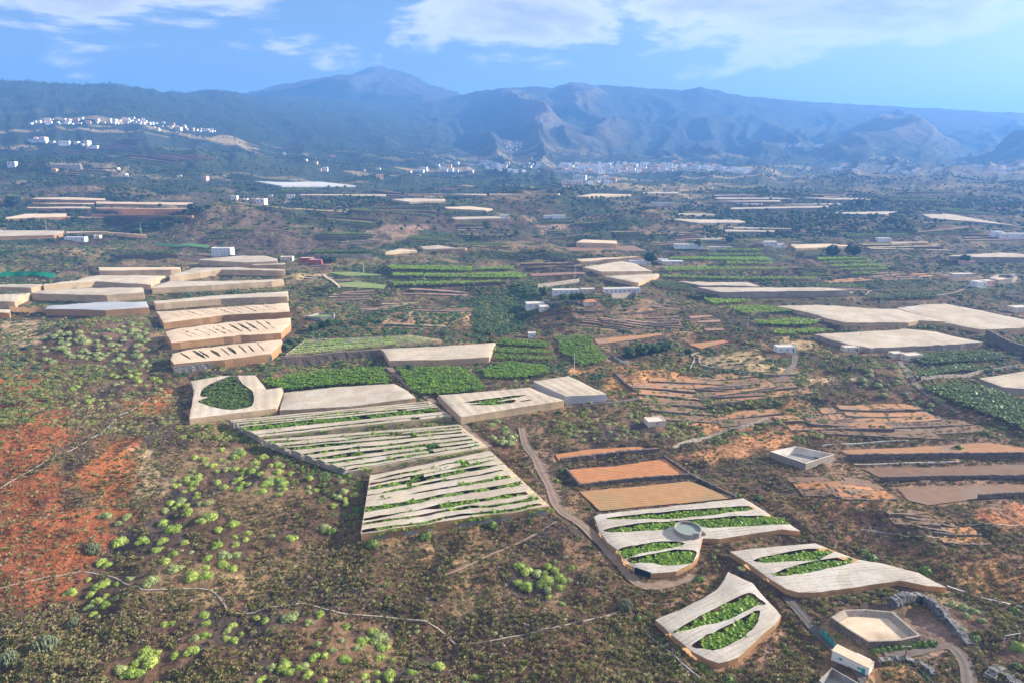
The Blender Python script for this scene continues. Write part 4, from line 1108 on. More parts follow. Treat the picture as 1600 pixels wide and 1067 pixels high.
# ---------------------------------------------------------------- ground colours (soil, ash, dry grass, wood)
def zone(polyline, soft, wob=0.5):
    """soft mask of a patch outlined on the view"""
    pts = unproj(polyline)
    s = window([p[0] for p in pts], [p[1] for p in pts], soft * 2)
    m = np.zeros(Z.shape)
    sd = poly_sd(pts, XX[s], YY[s]) + soft * wob * 4 * (fbm(XX[s] / (soft * 1.2), YY[s] / (soft * 1.2), 4, 201) - 0.5)
    m[s] = 1 - sstep(-soft * 0.5, soft * 0.5, sd)
    return m


def lerp(a, b, m):
    return a * (1 - m[..., None]) + np.array(b) * m[..., None]


n_a = fbm(XX / 38.0, YY / 26.0, 5, 101)
n_b = fbm(XX / 9.0, YY / 9.0, 4, 111)
n_c = fbm(XX / 150.0, YY / 90.0, 4, 121)
n_f = fbm(XX / 420.0, YY / 330.0, 5, 131)
C = np.zeros(Z.shape + (3,)) + np.array((0.088, 0.057, 0.038))
C = lerp(C, (0.205, 0.145, 0.082), sstep(0.53, 0.69, n_a))               # dry grass
C = lerp(C, (0.06, 0.046, 0.040), sstep(0.50, 0.66, fbm(XX / 24.0, YY / 24.0, 4, 141)))    # lava rubble
C = lerp(C, (0.165, 0.10, 0.06), sstep(0.5, 0.7, n_b) * 0.7)
mid = sstep(480, 800, YY)
Cm = np.zeros(Z.shape + (3,)) + np.array((0.078, 0.058, 0.042))
Cm = lerp(Cm, (0.036, 0.050, 0.022), sstep(0.39, 0.53, n_c))            # green slopes
Cm = lerp(Cm, (0.17, 0.125, 0.075), sstep(0.57, 0.69, fbm(XX / 120.0, YY / 45.0, 4, 151)))
C = C * (1 - mid[..., None]) + Cm * mid[..., None]
far = sstep(1250, 1800, YY)
Cf = np.zeros(Z.shape + (3,)) + np.array((0.024, 0.036, 0.020))
Cf = lerp(Cf, (0.25, 0.20, 0.11), sstep(0.55, 0.63, fbm(XX / 210.0, YY / 75.0, 5, 161)) * (1 - sstep(2800, 3800, YY) * 0.8))
Cf = lerp(Cf, (0.035, 0.05, 0.028), sstep(0.52, 0.62, n_f))
C = C * (1 - far[..., None]) + Cf * far[..., None]
# mountains: woods in the hollows, bare spurs
mt_ = sstep(3000, 3800, YY) * sstep(640, 760, PXL)
bare = np.clip((spur - 0.5) * 2.4 + (fbm(XX / 200., YY / 200., 4, 171) - 0.5) * 1.6, 0, 1)
Cx = lerp(np.zeros(Z.shape + (3,)) + np.array((0.022, 0.032, 0.024)), (0.10, 0.086, 0.065), bare)
C = C * (1 - mt_[..., None]) + Cx * mt_[..., None]
ftw = sstep(2500, 3100, YY) * (1 - sstep(560, 760, PXL))
C = lerp(C, (0.020, 0.034, 0.018), ftw * 0.92)
pk = sstep(5700, 6000, YY) * (zt > Z - 5)
C = lerp(C, (0.05, 0.042, 0.042), pk)
right_dry = sstep(1050, 1350, PXL) * sstep(700, 1100, YY) * (1 - sstep(2500, 3200, YY))
C = lerp(C, (0.12, 0.10, 0.068), right_dry * 0.5)
# named patches
BARE_COL = {'tilled_orange': (0.40, 0.205, 0.095), 'straw_field': (0.36, 0.275, 0.15), 'tilled_dull': (0.27, 0.185, 0.13), 'tilled_red': (0.38, 0.16, 0.07)}
BAREM = np.zeros(Z.shape)
for (outl, mt, lab) in BARE:
    m = zone(outl, 5 + 0.008 * unproj(outl[:1])[0][1], 0.55)
    BAREM = np.maximum(BAREM, m)
    C = lerp(C, BARE_COL[mt], m * 0.85)
for poly, soft, col, k in [
    ([(-60, 560), (40, 575), (90, 610), (112, 645), (95, 690), (80, 720), (-60, 730)], 9, (0.27, 0.088, 0.034), 0.85),
    ([(-60, 725), (70, 725), (100, 755), (120, 790), (160, 800), (170, 850), (125, 890), (60, 910), (-60, 935)], 8, (0.25, 0.082, 0.032), 0.8),
    ([(150, 690), (215, 680), (230, 720), (200, 770), (210, 810), (150, 800), (120, 760)], 8, (0.34, 0.11, 0.035), 0.75),
    ([(190, 625), (260, 610), (262, 640), (210, 650)], 6, (0.36, 0.11, 0.035), 0.7),
    ([(0, 880), (130, 890), (110, 940), (0, 960)], 6, (0.22, 0.075, 0.035), 0.8),
    ([(205, 700), (240, 700), (262, 770), (215, 790)], 6, (0.36, 0.27, 0.18), 0.75),
    ([(290, 640), (360, 655), (372, 675), (335, 690), (300, 670)], 5, (0.36, 0.19, 0.11), 0.8),
    ([(1000, 925), (1090, 905), (1130, 890), (1120, 915), (1060, 945), (1010, 965)], 4, (0.27, 0.15, 0.085), 0.7),
    ([(820, 655), (850, 660), (880, 740), (890, 800), (850, 790), (820, 720)], 6, (0.24, 0.16, 0.12), 0.8),
    ([(1250, 750), (1420, 760), (1480, 800), (1600, 850), (1600, 930), (1480, 900), (1340, 840), (1240, 790)], 12, (0.215, 0.115, 0.07), 0.75),
    ([(1300, 740), (1370, 760), (1390, 785), (1340, 790)], 6, (0.33, 0.19, 0.11), 0.7),
    ([(1480, 880), (1560, 880), (1610, 910), (1600, 935), (1520, 925)], 6, (0.36, 0.19, 0.085), 0.75),
    ([(600, 490), (720, 480), (800, 490), (790, 512), (650, 516), (580, 508)], 10, (0.34, 0.215, 0.135), 0.75),
    ([(850, 500), (1050, 480), (1080, 520), (1000, 545), (900, 530)], 10, (0.23, 0.155, 0.11), 0.6),
    ([(1030, 490), (1090, 510), (1085, 535), (1045, 530)], 6, (0.33, 0.19, 0.115), 0.6),
    ([(940, 570), (1080, 560), (1090, 600), (960, 618)], 8, (0.33, 0.17, 0.075), 0.6),
    ([(0, 505), (60, 500), (95, 515), (40, 545), (0, 550)], 8, (0.40, 0.29, 0.19), 0.8),
    ([(1240, 590), (1330, 580), (1350, 592), (1260, 604)], 5, (0.42, 0.31, 0.20), 0.85),
    ([(240, 350), (330, 328), (430, 330), (490, 370), (470, 400), (300, 392)], 16, (0.10, 0.072, 0.058), 0.8),
    ([(740, 470), (830, 435), (850, 470), (800, 520), (750, 530)], 10, (0.045, 0.075, 0.03), 0.85),
    ([(1330, 800), (1420, 800), (1470, 850), (1380, 850)], 8, (0.11, 0.08, 0.075), 0.7),
    ([(1040, 1010), (1110, 1035), (1140, 1067), (1290, 1067), (1270, 1010), (1220, 970)], 8, (0.26, 0.155, 0.10), 0.7),
    ([(1360, 955), (1500, 975), (1510, 1060), (1440, 1060), (1455, 1010)], 7, (0.20, 0.14, 0.12), 0.8),
    ([(1280, 685), (1600, 680), (1600, 800), (1400, 790), (1300, 740)], 12, (0.23, 0.15, 0.10), 0.6),
]:
    m = zone(poly, soft)
    C = lerp(C, col, m * k)
EUPH_DENS = 1
C = np.clip(C * (0.86 + 0.28 * fbm(XX / 3.5, YY / 3.5, 2, 191))[..., None], 0.01, 0.8)

gm, t, out = nodes_of('ground')
att = N(t, 'ShaderNodeAttribute', attribute_name='soil')
geo = N(t, 'ShaderNodeNewGeometry')
P_ = geo.outputs['Position']
f1 = noise(t, P_, 0.75, 6, 0.65)
f2 = noise(t, P_, 0.09, 5, 0.6)
f3 = noise(t, P_, 0.016, 5, 0.6)
col = mixcol(t, 1.0, att.outputs['Color'], mixcol(t, maprange(t, f1, 0.3, 0.7, 0, 1), (0.50, 0.50, 0.52), (1.45, 1.42, 1.38)), 'MULTIPLY')
col = mixcol(t, 1.0, col, mixcol(t, maprange(t, f2, 0.35, 0.65, 0, 1), (0.78, 0.78, 0.76), (1.22, 1.2, 1.18)), 'MULTIPLY')
col = mixcol(t, 1.0, col, mixcol(t, maprange(t, f3, 0.35, 0.65, 0, 1), (0.8, 0.84, 0.8), (1.2, 1.16, 1.15)), 'MULTIPLY')
b = N(t, 'ShaderNodeBsdfPrincipled')
b.inputs['Roughness'].default_value = 0.95
b.inputs['Specular IOR Level'].default_value = 0.15
t.links.new(col, b.inputs['Base Color'])
bb = bump(t, f1, 0.9, 0.5)
b2 = N(t, 'ShaderNodeBump'); b2.inputs['Strength'].default_value = 0.7; b2.inputs['Distance'].default_value = 3.0
t.links.new(f2, b2.inputs['Height']); t.links.new(bb, b2.inputs['Normal'])
b3 = N(t, 'ShaderNodeBump'); b3.inputs['Strength'].default_value = 0.7; b3.inputs['Distance'].default_value = 14.0
t.links.new(f3, b3.inputs['Height']); t.links.new(b2.outputs[0], b3.inputs['Normal'])
t.links.new(b3.outputs[0], b.inputs['Normal'])
t.links.new(b.outputs[0], out.inputs[0])
M['ground'] = gm


def sheet(name, r0, r1):
    nr = r1 - r0
    co = np.stack([XX[r0:r1], YY[r0:r1], Z[r0:r1]], -1).reshape(-1, 3).astype(np.float32)
    idx = np.arange(nr * NU).reshape(nr, NU)
    q = np.stack([idx[:-1, :-1], idx[:-1, 1:], idx[1:, 1:], idx[1:, :-1]], -1).reshape(-1, 4).astype(np.int32)
    me = bpy.data.meshes.new(name)
    me.vertices.add(len(co)); me.vertices.foreach_set('co', co.ravel())
    me.loops.add(q.size); me.loops.foreach_set('vertex_index', q.ravel())
    me.polygons.add(len(q)); me.polygons.foreach_set('loop_start', np.arange(0, q.size, 4, dtype=np.int32))
    a = me.attributes.new('soil', 'FLOAT_COLOR', 'POINT')
    c4 = np.concatenate([C[r0:r1].reshape(-1, 3), np.ones((nr * NU, 1))], 1).astype(np.float32)
    a.data.foreach_set('color', c4.ravel())
    me.materials.append(M['ground'])
    me.update(calc_edges=True)
    me.shade_smooth()
    return link(name, me)


SPLIT = int((math.log(2700.0) - LY[0]) / (LY[1] - LY[0]))
tag(sheet('ground', 0, SPLIT + 1), 'dry farmed hillside of brown and red soil rising inland', 'ground', kind='structure')
tag(sheet('mountains', SPLIT, NV), 'forested mountain range with a volcanic peak behind the town', 'mountains', kind='structure')


# ---------------------------------------------------------------- soil sheets, roads, walls, pipes
def main_axis(pts):
    P = np.array(pts)[:, :2]
    best = max(((P[(i + 1) % len(P)] - P[i]) for i in range(len(P))), key=lambda v: v @ v)
    return best / math.hypot(*best)


def smooth_loop(loop, k=4):
    P = np.array([p[:2] for p in loop]); n = len(P); Q = []
    for i in range(n):
        p0, p1, p2, p3 = P[i - 1], P[i], P[(i + 1) % n], P[(i + 2) % n]
        for t_ in np.linspace(0, 1, k, endpoint=False):
            Q.append(0.5 * ((2 * p1) + (-p0 + p2) * t_ + (2 * p0 - 5 * p1 + 4 * p2 - p3) * t_ ** 2 + (-p0 + 3 * p1 - 3 * p2 + p3) * t_ ** 3))
    return Q


def cdt_sheet(outl, holes, zfn, step, wob=0.0, seed=0, axis=None):
    """triangulated sheet inside a world outline with holes; returns verts, faces, uvs"""
    rr = np.random.default_rng(seed)

    def dens(loop, jitter):
        o = []
        n = len(loop)
        for i in range(n):
            a = np.array(loop[i][:2]); b = np.array(loop[(i + 1) % n][:2])
            k = max(int(np.hypot(*(b - a)) / step), 1)
            for j in range(k):
                p = a + (b - a) * j / k
                o.append(p + rr.normal(0, jitter, 2))
        return o
    loops = [dens(outl, wob)] + [dens(smooth_loop(h), wob * 1.3) for h in holes]
    vs, es = [], []
    for lp in loops:
        b = len(vs)
        vs += [Vector((p[0], p[1])) for p in lp]
        es += [(b + i, b + (i + 1) % len(lp)) for i in range(len(lp))]
    P = np.array(loops[0])
    gx, gy = np.meshgrid(np.arange(P[:, 0].min(), P[:, 0].max(), step), np.arange(P[:, 1].min(), P[:, 1].max(), step))
    gx = gx.ravel() + rr.uniform(-.3, .3, gx.size) * step; gy = gy.ravel() + rr.uniform(-.3, .3, gy.size) * step
    ok = poly_sd(loops[0], gx, gy) < -0.3 * step
    for lp in loops[1:]:
        ok &= poly_sd(lp, gx, gy) > 0.3 * step
    vs += [Vector((a, c)) for a, c in zip(gx[ok], gy[ok])]
    ov, oe, of, *_ = delaunay_2d_cdt(vs, es, [], 0, 1e-4)
    ov = np.array([(v[0], v[1]) for v in ov])
    of = np.array(of)
    cx = ov[of].mean(1)
    ok = inside(loops[0], cx[:, 0], cx[:, 1])
    for lp in loops[1:]:
        ok &= ~inside(lp, cx[:, 0], cx[:, 1])
    of = of[ok]
    # all faces upward
    a, b_, c_ = ov[of[:, 0]], ov[of[:, 1]], ov[of[:, 2]]
    cr = (b_[:, 0] - a[:, 0]) * (c_[:, 1] - a[:, 1]) - (b_[:, 1] - a[:, 1]) * (c_[:, 0] - a[:, 0])
    of[cr < 0] = of[cr < 0][:, ::-1]
    z = zfn(ov[:, 0], ov[:, 1])
    verts = np.column_stack([ov, z])
    ax = main_axis(outl) if axis is None else axis
    uv = np.column_stack([ov @ ax, ov @ np.array([-ax[1], ax[0]])])
    return verts, of.tolist(), uv, loops


def set_uv(me, uv):
    l = me.uv_layers.new(name='UVMap')
    vi = np.empty(len(me.loops), np.int32)
    me.loops.foreach_get('vertex_index', vi)
    l.data.foreach_set('uv', np.asarray(uv, np.float32)[vi].ravel())


for (outl, mt, lab), (pts, pl) in zip(FIELDS, field_world):
    y0 = pts[0][1]
    v, f, uv, _ = cdt_sheet(pts, [], lambda x, y: pl(x, y) + 0.10 * fbm(x / 4, y / 4, 2, 5), max(2.5, y0 * 0.012), wob=0.06 + y0 * 0.0002, seed=3)
    me = mesh_from('field', v, f, M[mt], True)
    set_uv(me, uv)
    tag(link('field', me), lab, 'field', kind='structure')
for (outl, mt, spc, size, lab), (pts, pl) in zip(BAN, ban_world):
    pass

for (line, w_, mt, lab), (c, z) in zip(ROADS, road_world):
    d = np.gradient(c, axis=0); d /= np.hypot(d[:, 0], d[:, 1])[:, None]
    nrm = np.column_stack([-d[:, 1], d[:, 0]])
    n = len(c); k = 5
    V = []
    for i in range(n):
        ww = w_ * (1 + 0.22 * (vnoise(i * 0.35, 0.5, 7) - 0.5) * 2)
        for j in range(k):
            s = j / (k - 1) - 0.5
            p = c[i] + nrm[i] * s * ww
            V.append((p[0], p[1], z[i] + 0.05 - 0.10 * (abs(s) < 0.3) * (abs(s) > 0.1)))
    F = [(i * k + j, i * k + j + 1, (i + 1) * k + j + 1, (i + 1) * k + j)[::-1] for i in range(n - 1) for j in range(k - 1)]
    tag(link('road' if mt == 'asphalt' else 'path', mesh_from('road', V, F, M[mt])), lab, 'road', kind='structure')


def wall_mesh(c, zb, zt_, th, jit=0.12, seed=0):
    rr = np.random.default_rng(seed)
    d = np.gradient(c, axis=0); d /= (np.hypot(d[:, 0], d[:, 1])[:, None] + 1e-9)
    nrm = np.column_stack([-d[:, 1], d[:, 0]])
    V, F = [], []
    for i in range(len(c)):
        a = c[i] + nrm[i] * th / 2; b = c[i] - nrm[i] * th / 2
        j = rr.normal(0, jit, 6)
        lo, hi = zb[i], zt_[i]
        md = lo + (hi - lo) * 0.55
        V += [(a[0] + j[0], a[1] + j[1], lo), (a[0] + j[2], a[1] + j[3], md), (a[0], a[1], hi + j[4]), (b[0], b[1], hi + j[4] * 0.6 + j[5] * 0.4), (b[0] + j[1], b[1] + j[2], md), (b[0] + j[3], b[1] + j[0], lo)]
        if i:
            q = len(V) - 6; p = q - 6
            for k in range(5):
                F.append((p + k, p + k + 1, q + k + 1, q + k))
    F.append(tuple(range(6))); F.append(tuple(range(len(V) - 6, len(V)))[::-1])
    return V, F


terr_crop = []
for i, (poly, fr_, fn, soil, where, dp) in enumerate(TERR):
    v, f, uv, _ = cdt_sheet(poly, [], lambda x, y: fn(x, y) + 0.06 * fbm(x / 4, y / 4, 2, 5), max(3.0, poly[0][1] * 0.012), wob=0.1, seed=i, axis=np.array([1.0, 0.0]))
    me = mesh_from('field', v, f, M['crop_soil' if soil == 'crop' else soil], True)
    set_uv(me, uv)
    tag(link('field', me), {'crop': 'green cropped', 'straw_field': 'straw-coloured', 'tilled_dull': 'dull brown', 'tilled_pink': 'pinkish ploughed', 'tilled_orange': 'orange bare', 'tilled_red': 'reddish bare'}[soil] + ' terrace step ' + where, 'field', 'terrace steps ' + where, 'structure')
    if soil == 'crop':
        terr_crop.append((poly, fn))
    cl = resample(fr_, max(1.5, poly[0][1] * 0.006))
    zt_ = fn(cl[:, 0], cl[:, 1]) + 0.35
    V, F = wall_mesh(cl, zt_ - 1.2 - dp * 0.16, zt_, 0.7 + 0.0006 * poly[0][1], jit=0.12, seed=i)
    tag(link('stone_wall', mesh_from('stone_wall', V, F, M['stone'])), 'dark dry-stone wall holding a terrace step ' + where, 'stone wall', 'terrace walls ' + where, 'thing')
for i, (line, h, th, mt, lab) in enumerate(WALLS):
    p = unproj(line, 0)
    st_ = max(1.2, p[0][1] * 0.005)
    c = resample(p, st_)
    z = height(c[:, 0], c[:, 1])
    zs = np.convolve(np.pad(z, 4, mode='edge'), np.ones(9) / 9, 'valid')
    V, F = wall_mesh(c, zs - 2.0, zs + h, th, jit=0.16 if 'stone' in mt else 0.03, seed=i)
    nm = {'sandy': 'earth_ramp'}.get(mt, 'kerb' if h < 0.7 else 'stone_wall')
    tag(link(nm, mesh_from(nm, V, F, M[mt])), lab, nm.replace('_', ' '), kind='thing')
for i, (line, r, mt, lab) in enumerate(PIPES):
    r *= 0.6
    c = resample(unproj(line), 2.2)
    z = height(c[:, 0], c[:, 1])
    z = np.maximum(z, np.convolve(np.pad(z, 1, mode='edge'), np.ones(3) / 3, 'valid'))
    if 'channel' in lab:
        V, F = wall_mesh(c, z - 0.6, z + 0.28, 0.5, jit=0.05, seed=i)
        me = mesh_from('water_channel', V, F, M[mt])
        tag(link('water_channel', me), lab, 'channel')
    else:
        o = MB().tube([(a[0], a[1], zz + 0.25) for a, zz in zip(c, z)], r, 6).build('water_pipe', M[mt])
        tag(o, lab, 'pipe')

# ---------------------------------------------------------------- plant prototypes
def leaf_ribbon(mb, base, az, length, rise, width, seg=4, droop=1.0):
    """one arching leaf blade"""
    dx_, dy_ = math.cos(az), math.sin(az)
    px_, py_ = -dy_, dx_
    b0 = len(mb.v)
    for i in range(seg + 1):
        t = i / seg
        r = length * (t - 0.18 * t * t)
        z = rise * (1.9 * t - 1.5 * droop * t * t)
        wd = width * (0.25 + 1.5 * math.sin(math.pi * min(t * 0.92 + 0.08, 1)) ** 0.8) * 0.5
        c = (base[0] + dx_ * r, base[1] + dy_ * r, base[2] + z)
        mb.v += [(c[0] + px_ * wd, c[1] + py_ * wd, c[2] - wd * 0.25), (c[0] - px_ * wd, c[1] - py_ * wd, c[2] - wd * 0.25)]
    for i in range(seg):
        a = b0 + 2 * i
        mb.f.append((a, a + 1, a + 3, a + 2))


def banana_mesh(seed, mat):
    r = random.Random(seed)
    mb = MB()
    mb.tube([(0, 0, -0.3), (0.03, 0, 0.9), (0.05, 0.02, 1.9)], [0.17, 0.14, 0.09], 5)
    for k in range(9):
        az = k * 2.4 + r.uniform(-.4, .4)
        up = r.uniform(0.5, 1.35) * (1.25 - 0.07 * k)
        leaf_ribbon(mb, (0.05, 0.02, 1.75 + r.uniform(-.2, .15)), az, r.uniform(1.5, 2.3), up, r.uniform(0.40, 0.58), 4, r.uniform(0.8, 1.25))
    return mb.mesh('banana_plant', mat)


def tuft_dome(seed, mat, n, r0, flat, leaf, inner=True, spread=0.5, imat=None):
    """shrub: leafy tufts over an uneven dome"""
    r = random.Random(seed)
    mb = MB()
    lobes = [(r.uniform(-.65, .65) * r0, r.uniform(-.65, .65) * r0, r.uniform(0.4, 0.8)) for _ in range(5)] + [(0, 0, 0.85)]
    for i in range(n):
        lx, ly, ls = r.choice(lobes)
        a = r.uniform(0, 2 * math.pi); cz = r.uniform(-0.12, 1.0) ** 1.0
        s = math.sqrt(max(1 - cz * cz, 0))
        rad = r0 * ls * r.uniform(0.86, 1.06)
        c = Vector((lx + rad * s * math.cos(a), ly + rad * s * math.sin(a), max(rad * flat * cz, 0.02)))
        nrm = Vector((s * math.cos(a), s * math.sin(a), cz + 0.15)).normalized()
        t1 = nrm.cross(Vector((r.uniform(-1, 1), r.uniform(-1, 1), r.uniform(-1, 1)))).normalized()
        t2 = nrm.cross(t1)
        L = leaf * r.uniform(0.7, 1.3)
        b0 = len(mb.v)
        tip = c + nrm * L * spread
        mb.v += [tuple(tip)] + [tuple(c + (t1 * math.cos(k * 2.094) + t2 * math.sin(k * 2.094)) * L - nrm * L * 0.25) for k in range(3)]
        mb.f += [(b0, b0 + 1, b0 + 2), (b0, b0 + 2, b0 + 3), (b0, b0 + 3, b0 + 1)]
    if inner:
        for lx, ly, ls in lobes:
            mb.lathe([(r0 * ls * 0.88, 0.0), (r0 * ls * 0.80, r0 * flat * ls * 0.42), (r0 * ls * 0.42, r0 * flat * ls * 0.78), (0.02, r0 * flat * ls * 0.88)], 7, (lx, ly, -0.02))
    return mb.mesh('shrub', mat)


def twig_bush(seed, mat, n, r0, hgt, leaf):
    r = random.Random(seed)
    mb = MB()
    for i in range(n):
        a = r.uniform(0, 6.283); q = math.sqrt(r.random()) * r0
        z = hgt * (1 - 0.75 * (q / r0) ** 2) * r.uniform(0.25, 1.05)
        c = Vector((q * math.cos(a), q * math.sin(a), z))
        d = Vector((math.cos(a) * 0.5 + r.uniform(-.6, .6), math.sin(a) * 0.5 + r.uniform(-.6, .6), r.uniform(0.2, 1.1))).normalized()
        s = d.cross(Vector((r.uniform(-1, 1), r.uniform(-1, 1), r.uniform(-1, 1)))).normalized()
        L = leaf * r.uniform(0.6, 1.4)
        b0 = len(mb.v)
        mb.v += [tuple(c - s * L * .5), tuple(c + s * L * .5), tuple(c + d * L + s * L * .3), tuple(c + d * L * 0.9 - s * L * .35)]
        mb.f += [(b0, b0 + 1, b0 + 2, b0 + 3)]
    return mb.mesh('scrub_bush', mat)


def pine_mesh(seed, mat):
    r = random.Random(seed)
    mb = MB()
    mb.tube([(0, 0, -0.5), (0, 0, 5)], [0.3, 0.2], 4)
    for k in range(6):
        z = 2.2 + k * 1.45; R = 2.5 * (1 - k / 6.6) * r.uniform(0.85, 1.15)
        b0 = len(mb.v)
        mb.v.append((r.uniform(-.2, .2), r.uniform(-.2, .2), z + 2.3))
        n = 7
        for j in range(n):
            a = j * 6.283 / n + r.uniform(-.2, .2)
            q = R * (1.0 if j % 2 else 0.55)
            mb.v.append((q * math.cos(a), q * math.sin(a), z + r.uniform(-.3, .3)))
        for j in range(n):
            mb.f.append((b0, b0 + 1 + j, b0 + 1 + (j + 1) % n))
    return mb.mesh('pine_tree', mat)


def round_tree_mesh(seed, mat, n=170, R=3.0, H=5.5, leaf=0.75):
    r = random.Random(seed)
    mb = MB()
    lob = [(r.uniform(-.5, .5) * R, r.uniform(-.5, .5) * R, H * r.uniform(0.5, 0.78), R * r.uniform(0.45, 0.7)) for _ in range(7)]
    for i in range(n):
        lx, ly, lz, lr = r.choice(lob)
        d = Vector((r.gauss(0, 1), r.gauss(0, 1), r.gauss(0, 1))).normalized()
        c = Vector((lx, ly, lz)) + d * lr * r.uniform(0.75, 1.08)
        s = d.cross(Vector((r.uniform(-1, 1), r.uniform(-1, 1), r.uniform(-1, 1)))).normalized(); t_ = d.cross(s)
        L = leaf * r.uniform(0.6, 1.3)
        b0 = len(mb.v)
        mb.v += [tuple(c + d * L * .4), tuple(c + s * L), tuple(c - s * L * .6 + t_ * L * .8), tuple(c - s * L * .5 - t_ * L * .8)]
        mb.f += [(b0, b0 + 1, b0 + 2), (b0, b0 + 2, b0 + 3), (b0, b0 + 3, b0 + 1)]
    return mb.mesh('crown', mat)


def trunk_mesh(seed, R=3.0, H=5.5):
    r = random.Random(seed)
    mb = MB()
    mb.tube([(0, 0, -0.6), (0.1, 0, H * 0.3), (0.0, 0.15, H * 0.55)], [0.32, 0.24, 0.14], 6)
    for k in range(4):
        a = k * 1.6 + r.uniform(-.3, .3)
        mb.tube([(0.08, 0, H * 0.3), (R * .35 * math.cos(a), R * .35 * math.sin(a), H * .52), (R * .55 * math.cos(a), R * .55 * math.sin(a), H * .68)], [0.14, 0.09, 0.05], 5)
    return mb.mesh('trunk', M['bark'])


def proto(me):
    return bpy.data.objects.new(me.name + '_source', me)      # never linked: only a shape to repeat


def scatter(name, protos, pts, scl, rz, pick, label, cat, kind='stuff', tilt=0.0):
    """one object that repeats shapes over many points"""
    pts = np.asarray(pts, np.float32)
    n = len(pts)
    me = bpy.data.meshes.new(name)
    me.vertices.add(n)
    me.vertices.foreach_set('co', pts.ravel())
    a = me.attributes.new('scl', 'FLOAT_VECTOR', 'POINT')
    s = np.asarray(scl, np.float32)
    if s.ndim == 1:
        s = np.column_stack([s, s, s])
    a.data.foreach_set('vector', s.astype(np.float32).ravel())
    a = me.attributes.new('rot', 'FLOAT_VECTOR', 'POINT')
    tl = RNG.normal(0, tilt, (n, 2)) if tilt else np.zeros((n, 2))
    a.data.foreach_set('vector', np.column_stack([tl, rz]).astype(np.float32).ravel())
    a = me.attributes.new('pick', 'INT', 'POINT')
    a.data.foreach_set('value', np.asarray(pick, np.int32))
    o = link(name, me)
    g = bpy.data.node_groups.new(name + '_spread', 'GeometryNodeTree')
    g.interface.new_socket('Geometry', in_out='INPUT', socket_type='NodeSocketGeometry')
    g.interface.new_socket('Geometry', in_out='OUTPUT', socket_type='NodeSocketGeometry')
    gi = g.nodes.new('NodeGroupInput'); go = g.nodes.new('NodeGroupOutput')
    jn = g.nodes.new('GeometryNodeJoinGeometry')

    def attr(nm, ty):
        x = g.nodes.new('GeometryNodeInputNamedAttribute'); x.data_type = ty
        x.inputs['Name'].default_value = nm
        return x.outputs['Attribute']
    sa, ra, pa = attr('scl', 'FLOAT_VECTOR'), attr('rot', 'FLOAT_VECTOR'), attr('pick', 'INT')
    for k, p in enumerate(protos):
        oi = g.nodes.new('GeometryNodeObjectInfo'); oi.inputs['Object'].default_value = p
        cmp_ = g.nodes.new('FunctionNodeCompare'); cmp_.data_type = 'INT'; cmp_.operation = 'EQUAL'
        g.links.new(pa, cmp_.inputs[2]); cmp_.inputs[3].default_value = k
        ip = g.nodes.new('GeometryNodeInstanceOnPoints')
        g.links.new(gi.outputs[0], ip.inputs['Points']); g.links.new(cmp_.outputs[0], ip.inputs['Selection'])
        g.links.new(oi.outputs['Geometry'], ip.inputs['Instance'])
        g.links.new(ra, ip.inputs['Rotation']); g.links.new(sa, ip.inputs['Scale'])
        g.links.new(ip.outputs[0], jn.inputs[0])
    g.links.new(jn.outputs[0], go.inputs[0])
    md = o.modifiers.new('spread', 'NODES'); md.node_group = g
    tag(o, label, cat, kind=kind)
    return o


BAN_ME = {k: [banana_mesh(20 + i, M[k]) for i in range(3)] for k in ('banana', 'banana_dark', 'banana_vivid', 'banana_dull', 'banana_lime')}
BAN_PROTO = {k: [proto(m) for m in v] for k, v in BAN_ME.items()}


def plant_points(poly, spacing, seed, holes_in=None, axis=None, jit=0.25, edge=0.3):
    rr = np.random.default_rng(seed)
    P = np.array(poly)[:, :2]
    ax = main_axis(poly) if axis is None else axis
    B = np.array([ax, [-ax[1], ax[0]]])
    q = P @ B.T
    gx, gy = np.meshgrid(np.arange(q[:, 0].min(), q[:, 0].max(), spacing), np.arange(q[:, 1].min(), q[:, 1].max(), spacing * 0.95))
    g = np.column_stack([gx.ravel(), gy.ravel()]) + rr.normal(0, spacing * jit, (gx.size, 2))
    w_ = g @ B
    return w_[poly_sd(poly, w_[:, 0], w_[:, 1]) < -edge]


# ---------------------------------------------------------------- netted houses
def walls_of(loop, pl, h, hole_z=None, skip=()):
    """side net hanging from the roof edge to the ground"""
    n = len(loop)
    V, F, uv = [], [], []
    s = 0.0
    for i in range(n + 1):
        p = loop[i % n]
        zt_ = float(pl(p[0], p[1]))
        gz = min(float(height([p[0]], [p[1]])[0]), zt_ - h) - 0.6
        if i:
            s += math.hypot(p[0] - loop[i - 1][0], p[1] - loop[i - 1][1])
        V += [(p[0], p[1], zt_), (p[0], p[1], zt_ - 0.45 * (zt_ - gz)), (p[0], p[1], gz)]
        uv += [(s, zt_), (s, zt_ - 2), (s, gz)]
    for i in range(n):
        if i in skip:
            continue
        a, b = 3 * i, 3 * i + 3
        F += [(a, a + 1, b + 1, b), (a + 1, a + 2, b + 2, b + 1)]
    return V, F, uv


